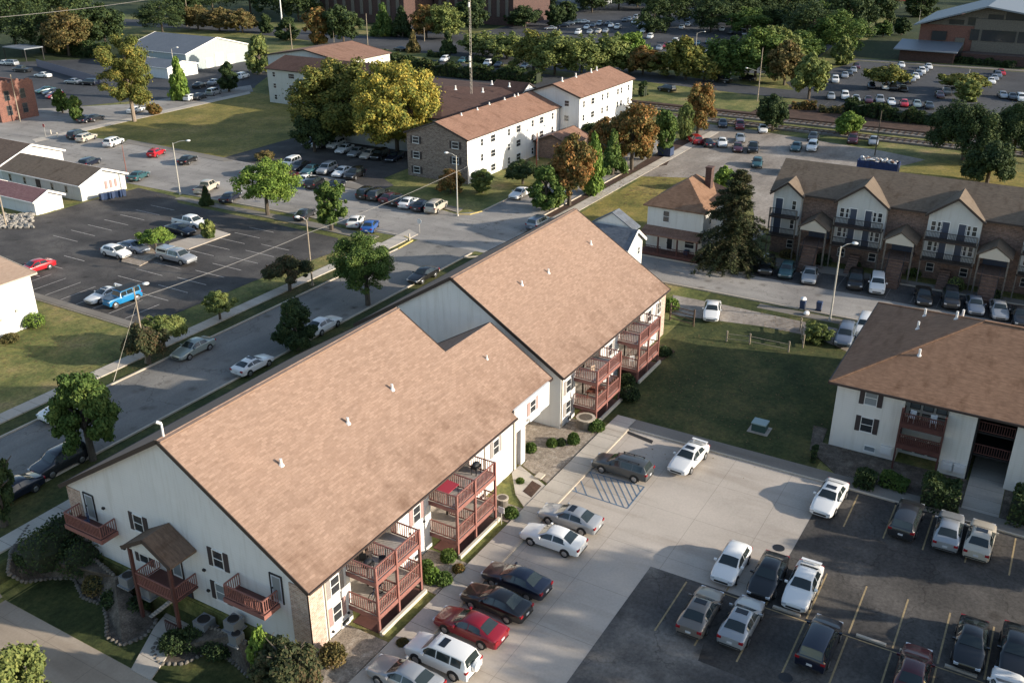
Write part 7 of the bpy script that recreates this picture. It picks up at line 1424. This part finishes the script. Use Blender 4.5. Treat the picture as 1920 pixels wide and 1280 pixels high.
# things around the near building
p = G(1424, 806); r = empty('utility_box', p, 'dark green electrical box with a pale lid on the shaded lawn', 'utility box')
MB().box(p.x - .5, p.x + .5, p.y - .6, p.y + .6, 0, .75).build('cabinet', 'box_green', r); MB().box(p.x - .55, p.x + .55, p.y - .65, p.y + .65, .752, .86).build('lid', 'box_lid', r); MB().prism(rect(p.x - .8, p.x + .8, p.y - .9, p.y + .9), 0, .06).build('pad', 'concrete', r)
def planter(at, r_, h, label):
    x, y = at; z = ter(x, y); r = empty('planter', (x, y, z), label, 'planter')
    MB().tube((x, y, z), (x, y, z + h), r_, r_ * 1.05, 14).build('tub', 'stone', r); MB().tube((x, y, z + h), (x, y, z + h + .08), r_ * 1.15, r_ * 1.15, 14).build('rim', 'kerb_concrete', r); MB().tube((x, y, z + h + .081), (x, y, z + h + .10), r_ * .8, r_ * .8, 12).build('soil', 'bark', r)
planter((66.6, 31.6), .75, .95, 'large round stone planter beside the far balconies'); planter((52.6, 31.7), .42, .7, 'stone planter near the white sign by the walk')
def ac(px, py, label, s=.45):
    p = GT(px, py); r = empty('air_conditioner', p, label, 'air conditioner', group='air conditioners at the gable end')
    MB().prism(rect(p.x - s * 1.25, p.x + s * 1.25, p.y - s * 1.25, p.y + s * 1.25), p.z, p.z + .1).build('pad', 'steel_grey', r)
    m = MB().box(p.x - s, p.x + s, p.y - s, p.y + s, p.z + .1, p.z + .8)
    m.build('casing', 'steel_grey', r); MB().tube((p.x, p.y, p.z + .8), (p.x, p.y, p.z + .85), s * .85, s * .8, 14).build('fan_grille', 'iron', r)
ac(243, 1095, 'air conditioner left of the porch with a white pad'); ac(283, 1115, 'air conditioner hidden beside the porch path'); ac(385, 1178, 'air conditioner right of the porch on a pale pad', .5); ac(440, 1178, 'round air conditioner under the barred window'); ac(445, 1205, 'small air conditioner nearest the bright young tree', .35)
p = G(1012, 895); MB().prism([(p.x - .4, p.y - .3), (p.x + .4, p.y - .3), (p.x + .4, p.y + .3), (p.x - .4, p.y + .3)], .1, .22).build('hatch_cover', 'kerb_concrete', label='pale square slab in the middle of the small bed by the entry walk', cat='slab')
p = G(940, 982); r = empty('sign_post', p, 'small white sign on a post beside the second balcony tower', 'sign'); MB().box(p.x - .03, p.x + .03, p.y - .03, p.y + .03, 0, 1.0).build('post', 'pole_metal', r); MB().box(p.x - .02, p.x + .02, p.y - .25, p.y + .25, 1.0, 1.5).build('board', 'white_plastic', r)
def barb(x, y, z, label):
    r = empty('barbecue', (x, y, z), label, 'barbecue'); MB().box(x - .35, x + .35, y - .25, y + .25, z + .55, z + .75).build('body', 'iron', r); MB().ball((x, y, z + .78), (.38, .27, .22), 10, 6).build('lid', 'iron', r)
    for sx in (-.3, .3):
        for sy in (-.2, .2): MB().box(x + sx - .025, x + sx + .025, y + sy - .025, y + sy + .025, z, z + .55).build('leg', 'iron', r)
barb(37.2, 32.2, 3.95, 'dark covered barbecue on the upper near balcony'); barb(50.2, 32.5, 3.95, 'grey barbecue on the upper balcony of the second tower')
def chair(x, y, z, rz, mat, label, grp='balcony chairs'):
    r = empty('garden_chair', (x, y, z), label, 'chair', rz, grp)
    for nm, a in (('seat', (-.24, .24, -.24, .24, .40, .46)), ('backrest', (-.24, -.19, -.24, .24, .462, .95))): o = bpy.data.objects.new(nm, MB().box(*a).mesh(nm, mat)); col.objects.link(o); o.parent = r
    for sx in (-.21, .21):
        for sy in (-.21, .21): o = bpy.data.objects.new('leg', MB().box(sx - .02, sx + .02, sy - .02, sy + .02, 0, .398).mesh('leg', mat)); col.objects.link(o); o.parent = r
chair(37.8, 33.0, 3.95, .4, 'iron', 'dark chair at the left of the upper near balcony'); chair(38.4, 32.0, 3.95, 2.2, 'iron', 'dark chair by the rail of the upper near balcony'); chair(38.3, 33.1, 3.95, -1.0, 'cushion_tan', 'tan chair at the back of the upper near balcony'); chair(40.5, 34.6, 3.95, 3.0, 'iron', 'dark chair in the recess of the upper near balcony')
chair(69.0, 32.4, 3.95, 1.2, 'cushion_tan', 'tan chair on the upper balcony of the third tower'); chair(77.8, 32.3, 1.32, .7, 'white_plastic', 'white chair on the lower balcony of the fourth tower'); chair(79.0, 32.2, 1.32, 2.7, 'cushion_tan', 'tan chair on the lower balcony of the fourth tower')
chair(32.3, 52.8, 2.95, 2.8, 'bin_blue', 'blue chair on the hanging balcony of the gable end'); chair(73.8, 6.4, 4.25, 3.0, 'white_plastic', 'white chair on the dark balcony, left one'); chair(73.8, 4.8, 4.25, 3.3, 'white_plastic', 'white chair on the dark balcony, right one')
r = empty('red_canopy', (46.5, 32.6, 3.95), 'bright red cloth canopy on the upper balcony of the second tower', 'canopy')
MB().slab([(45.8, 32.0, 4.9), (47.2, 32.0, 4.9), (47.2, 33.3, 5.0), (45.8, 33.3, 5.0)], .05).build('cloth', 'red_canvas', r)
for x, y in ((45.85, 32.05), (47.15, 32.05), (45.85, 33.25), (47.15, 33.25)): MB().box(x - .02, x + .02, y - .02, y + .02, 3.95, 4.85).build('leg', 'iron', r)
r = empty('table', (70.0, 32.3, 1.32), 'brown wooden table on the lower balcony of the third tower', 'table'); MB().box(69.2, 70.9, 31.8, 32.9, 2.02, 2.08).build('table_top', 'table_brown', r)
for x, y in ((69.3, 31.9), (70.8, 31.9), (69.3, 32.8), (70.8, 32.8)): MB().box(x - .04, x + .04, y - .04, y + .04, 1.33, 2.018).build('leg', 'table_brown', r)
m = MB(); [m.bar((37.9, 32.5, 1.4 + .0), (37.9 + .55 * math.cos(t), 32.5, 1.95 + .55 * math.sin(t)), .03, .03) for t in (0, 1, 2, 3, 4, 5)]
for x0 in (37.6, 38.6):
    for i in range(14): t, t2 = i * .449, (i + 1) * .449; m.bar((x0 + .34 * math.cos(t), 32.4, 1.68 + .34 * math.sin(t)), (x0 + .34 * math.cos(t2), 32.4, 1.68 + .34 * math.sin(t2)), .04, .04)
m = MB(); bc = empty('bicycle', (38.1, 32.4, 1.32), 'bicycle leaning on the lower near balcony', 'bicycle')
for x0 in (37.55, 38.6):
    q = MB()
    for i in range(14): t, t2 = i * .449, (i + 1) * .449; q.bar((x0 + .34 * math.cos(t), 32.4, 1.68 + .34 * math.sin(t)), (x0 + .34 * math.cos(t2), 32.4, 1.68 + .34 * math.sin(t2)), .04, .04)
    q.build('wheel', 'tyre', bc)
MB().bar((37.55, 32.4, 1.68), (37.85, 32.4, 2.1), .04, .04).bar((37.85, 32.4, 2.1), (38.45, 32.4, 2.15), .04, .04).bar((38.6, 32.4, 1.68), (38.45, 32.4, 2.25), .04, .04).bar((37.85, 32.4, 2.1), (38.1, 32.4, 1.66), .04, .04).bar((38.1, 32.4, 1.66), (38.45, 32.4, 2.1), .04, .04).build('frame', 'bin_blue', bc); MB().box(37.75, 37.98, 32.34, 32.46, 2.18, 2.24).build('saddle', 'tyre', bc); MB().bar((38.44, 32.15, 2.3), (38.44, 32.65, 2.3), .03, .03).build('handlebar', 'iron', bc)
# white rubble by the pole at the left edge
rng = random.Random(8); m = MB()
for _ in range(150):
    p = G(rng.uniform(-15, 62), rng.uniform(402, 428)); m.ball((p.x, p.y, .15), (rng.uniform(.2, .55), rng.uniform(.2, .5), rng.uniform(.15, .35)), 6, 4, jit=.3, rng=rng)
m.build('rubble', 'rubble_white', label='heap of whitish rubble at the left edge by the shed', cat='rubble', kind='stuff')
# fences
def rail_fence(pts, h, label, n=3, sp=2.4, mat='fence_wood', name='fence', mesh_=False):
    P = [Vector((*G(*q)[:2], 0)) for q in pts]; r = empty(name, P[0], label, 'fence'); m = MB(); k = 0
    for a, b in zip(P[:-1], P[1:]):
        L = (b - a).length
        for i in range(n): z = h * (i + .6) / n; m.bar(a + Vector((0, 0, z)), b + Vector((0, 0, z)), .05, .10 if not mesh_ else .03)
        c = int(L / sp)
        for i in range(c + 1): q = a.lerp(b, i / max(1, c)); MB().box(q.x - .07, q.x + .07, q.y - .07, q.y + .07, 0, h + .1).build('post', mat, r)
    m.build('rails', mat, r)
rail_fence([(1256, 600), (1300, 612)], 1.9, 'tall dark wooden fence at the far corner of the tan roofed building', 4, 1.6); rail_fence([(1362, 640), (1405, 645), (1478, 660)], 1.1, 'low wire fence with pale posts across the lawn edge', 2, 3.5, 'pole_wood', mesh_=True)
rail_fence([(1505, 652), (1500, 620)], 1.4, 'short overgrown pale fence on the lawn', 3, 1.6, 'pole_wood')
rail_fence([(1600, 700), (1700, 205)], 1.0, '', 1) if False else None
m = empty('fence', G(100, 165), 'dark slatted yard fence behind the red brick building', 'fence')
a = G(70, 125); b = G(190, 160); q = MB(); d = (b - a); n = 60
for i in range(n): c = a.lerp(b, i / n); c2 = a.lerp(b, (i + .85) / n); q.bar(c + Vector((0, 0, 1)), c2 + Vector((0, 0, 1)), .06, 2.0)
q.build('boards', 'bin_blue', m)
# parking kerb stones (wheel stops)
for i, y in enumerate((9.6, 7.0, 4.3, 1.7, -.9, -3.6, -6.2)):
    MB().box(51.15 + .35, 51.35 + .35, y - .9, y + .9, .03, .17).build('wheel_stop', 'kerb_concrete', label=f'concrete wheel stop between the middle rows, {ORD[i]} from the left', cat='wheel stop', group='wheel stops')
for px, py, lb in ((1460, 1027, 'round iron manhole cover on the concrete by the asphalt edge'), (1473, 1270, 'round drain cover near the bottom edge of the lot')):
    p = G(px, py); MB().tube((p.x, p.y, .02), (p.x, p.y, .035), .42, .42, 20).build('manhole_cover', 'iron', label=lb, cat='manhole cover')
# off frame trees whose shadows fall over the lot
for i, (x, y, h, rd, lo_, lb) in enumerate(((60.5, -17, 14, 4.0, .60, 'slim tall tree right of the frame shading the lot'), (54.5, -15, 13, 4.8, .30, 'broad tree outside the frame shading the lot'), (49, -14, 11, 3.8, .25, 'low tree outside the frame shading the lot'), (66, -12, 7, 2.6, .3, 'small tree outside the frame by the lot'))):
    tree(0, 0, 0, 0, 'round', 'leaf_green', lb, 'trees beside the lot outside the frame', lo=lo_, seed=3, at=(x, y), hgt=h, rad=rd, dens=.6)

# fallen leaves under the street trees and over the lawns
rng = random.Random(77); m = MB()
for cx, cy, sx, sy, n in ((58, 76, 4, 4, 500), (80, 75, 6, 3, 500), (90, 78, 8, 4, 500), (52, 90, 8, 8, 900), (96, 112, 3, 8, 500), (112, 62, 4, 8, 400), (62, 79.5, 12, 2, 500), (80, 24, 10, 8, 700), (140, 58, 10, 8, 900), (140, 150, 14, 14, 1400), (98, 20, 3, 8, 300)):
    for _ in range(n):
        x = rng.gauss(cx, sx * .6); y = rng.gauss(cy, sy * .6)
        if x < 34 or 64.8 < y < 74.4 or 76.3 < y < 78.1 or (61.8 < x < 97 and y > 82.4) or 59.2 < y < 61 or x > 101 and y > 64 and x < 120: continue
        z = ter(x, y) + .05; a = rng.random() * 6.28; r = rng.uniform(.04, .09) * (1 if x < 110 else 1.8)
        m.poly([(x + r * math.cos(a + q), y + r * math.sin(a + q), z + rng.uniform(0, .03)) for q in (0, 1.4, 3.1, 4.6)])
m.build('fallen_leaves', 'fallen_leaf', label='fallen leaves scattered over the grass under the trees', cat='leaves', kind='stuff')
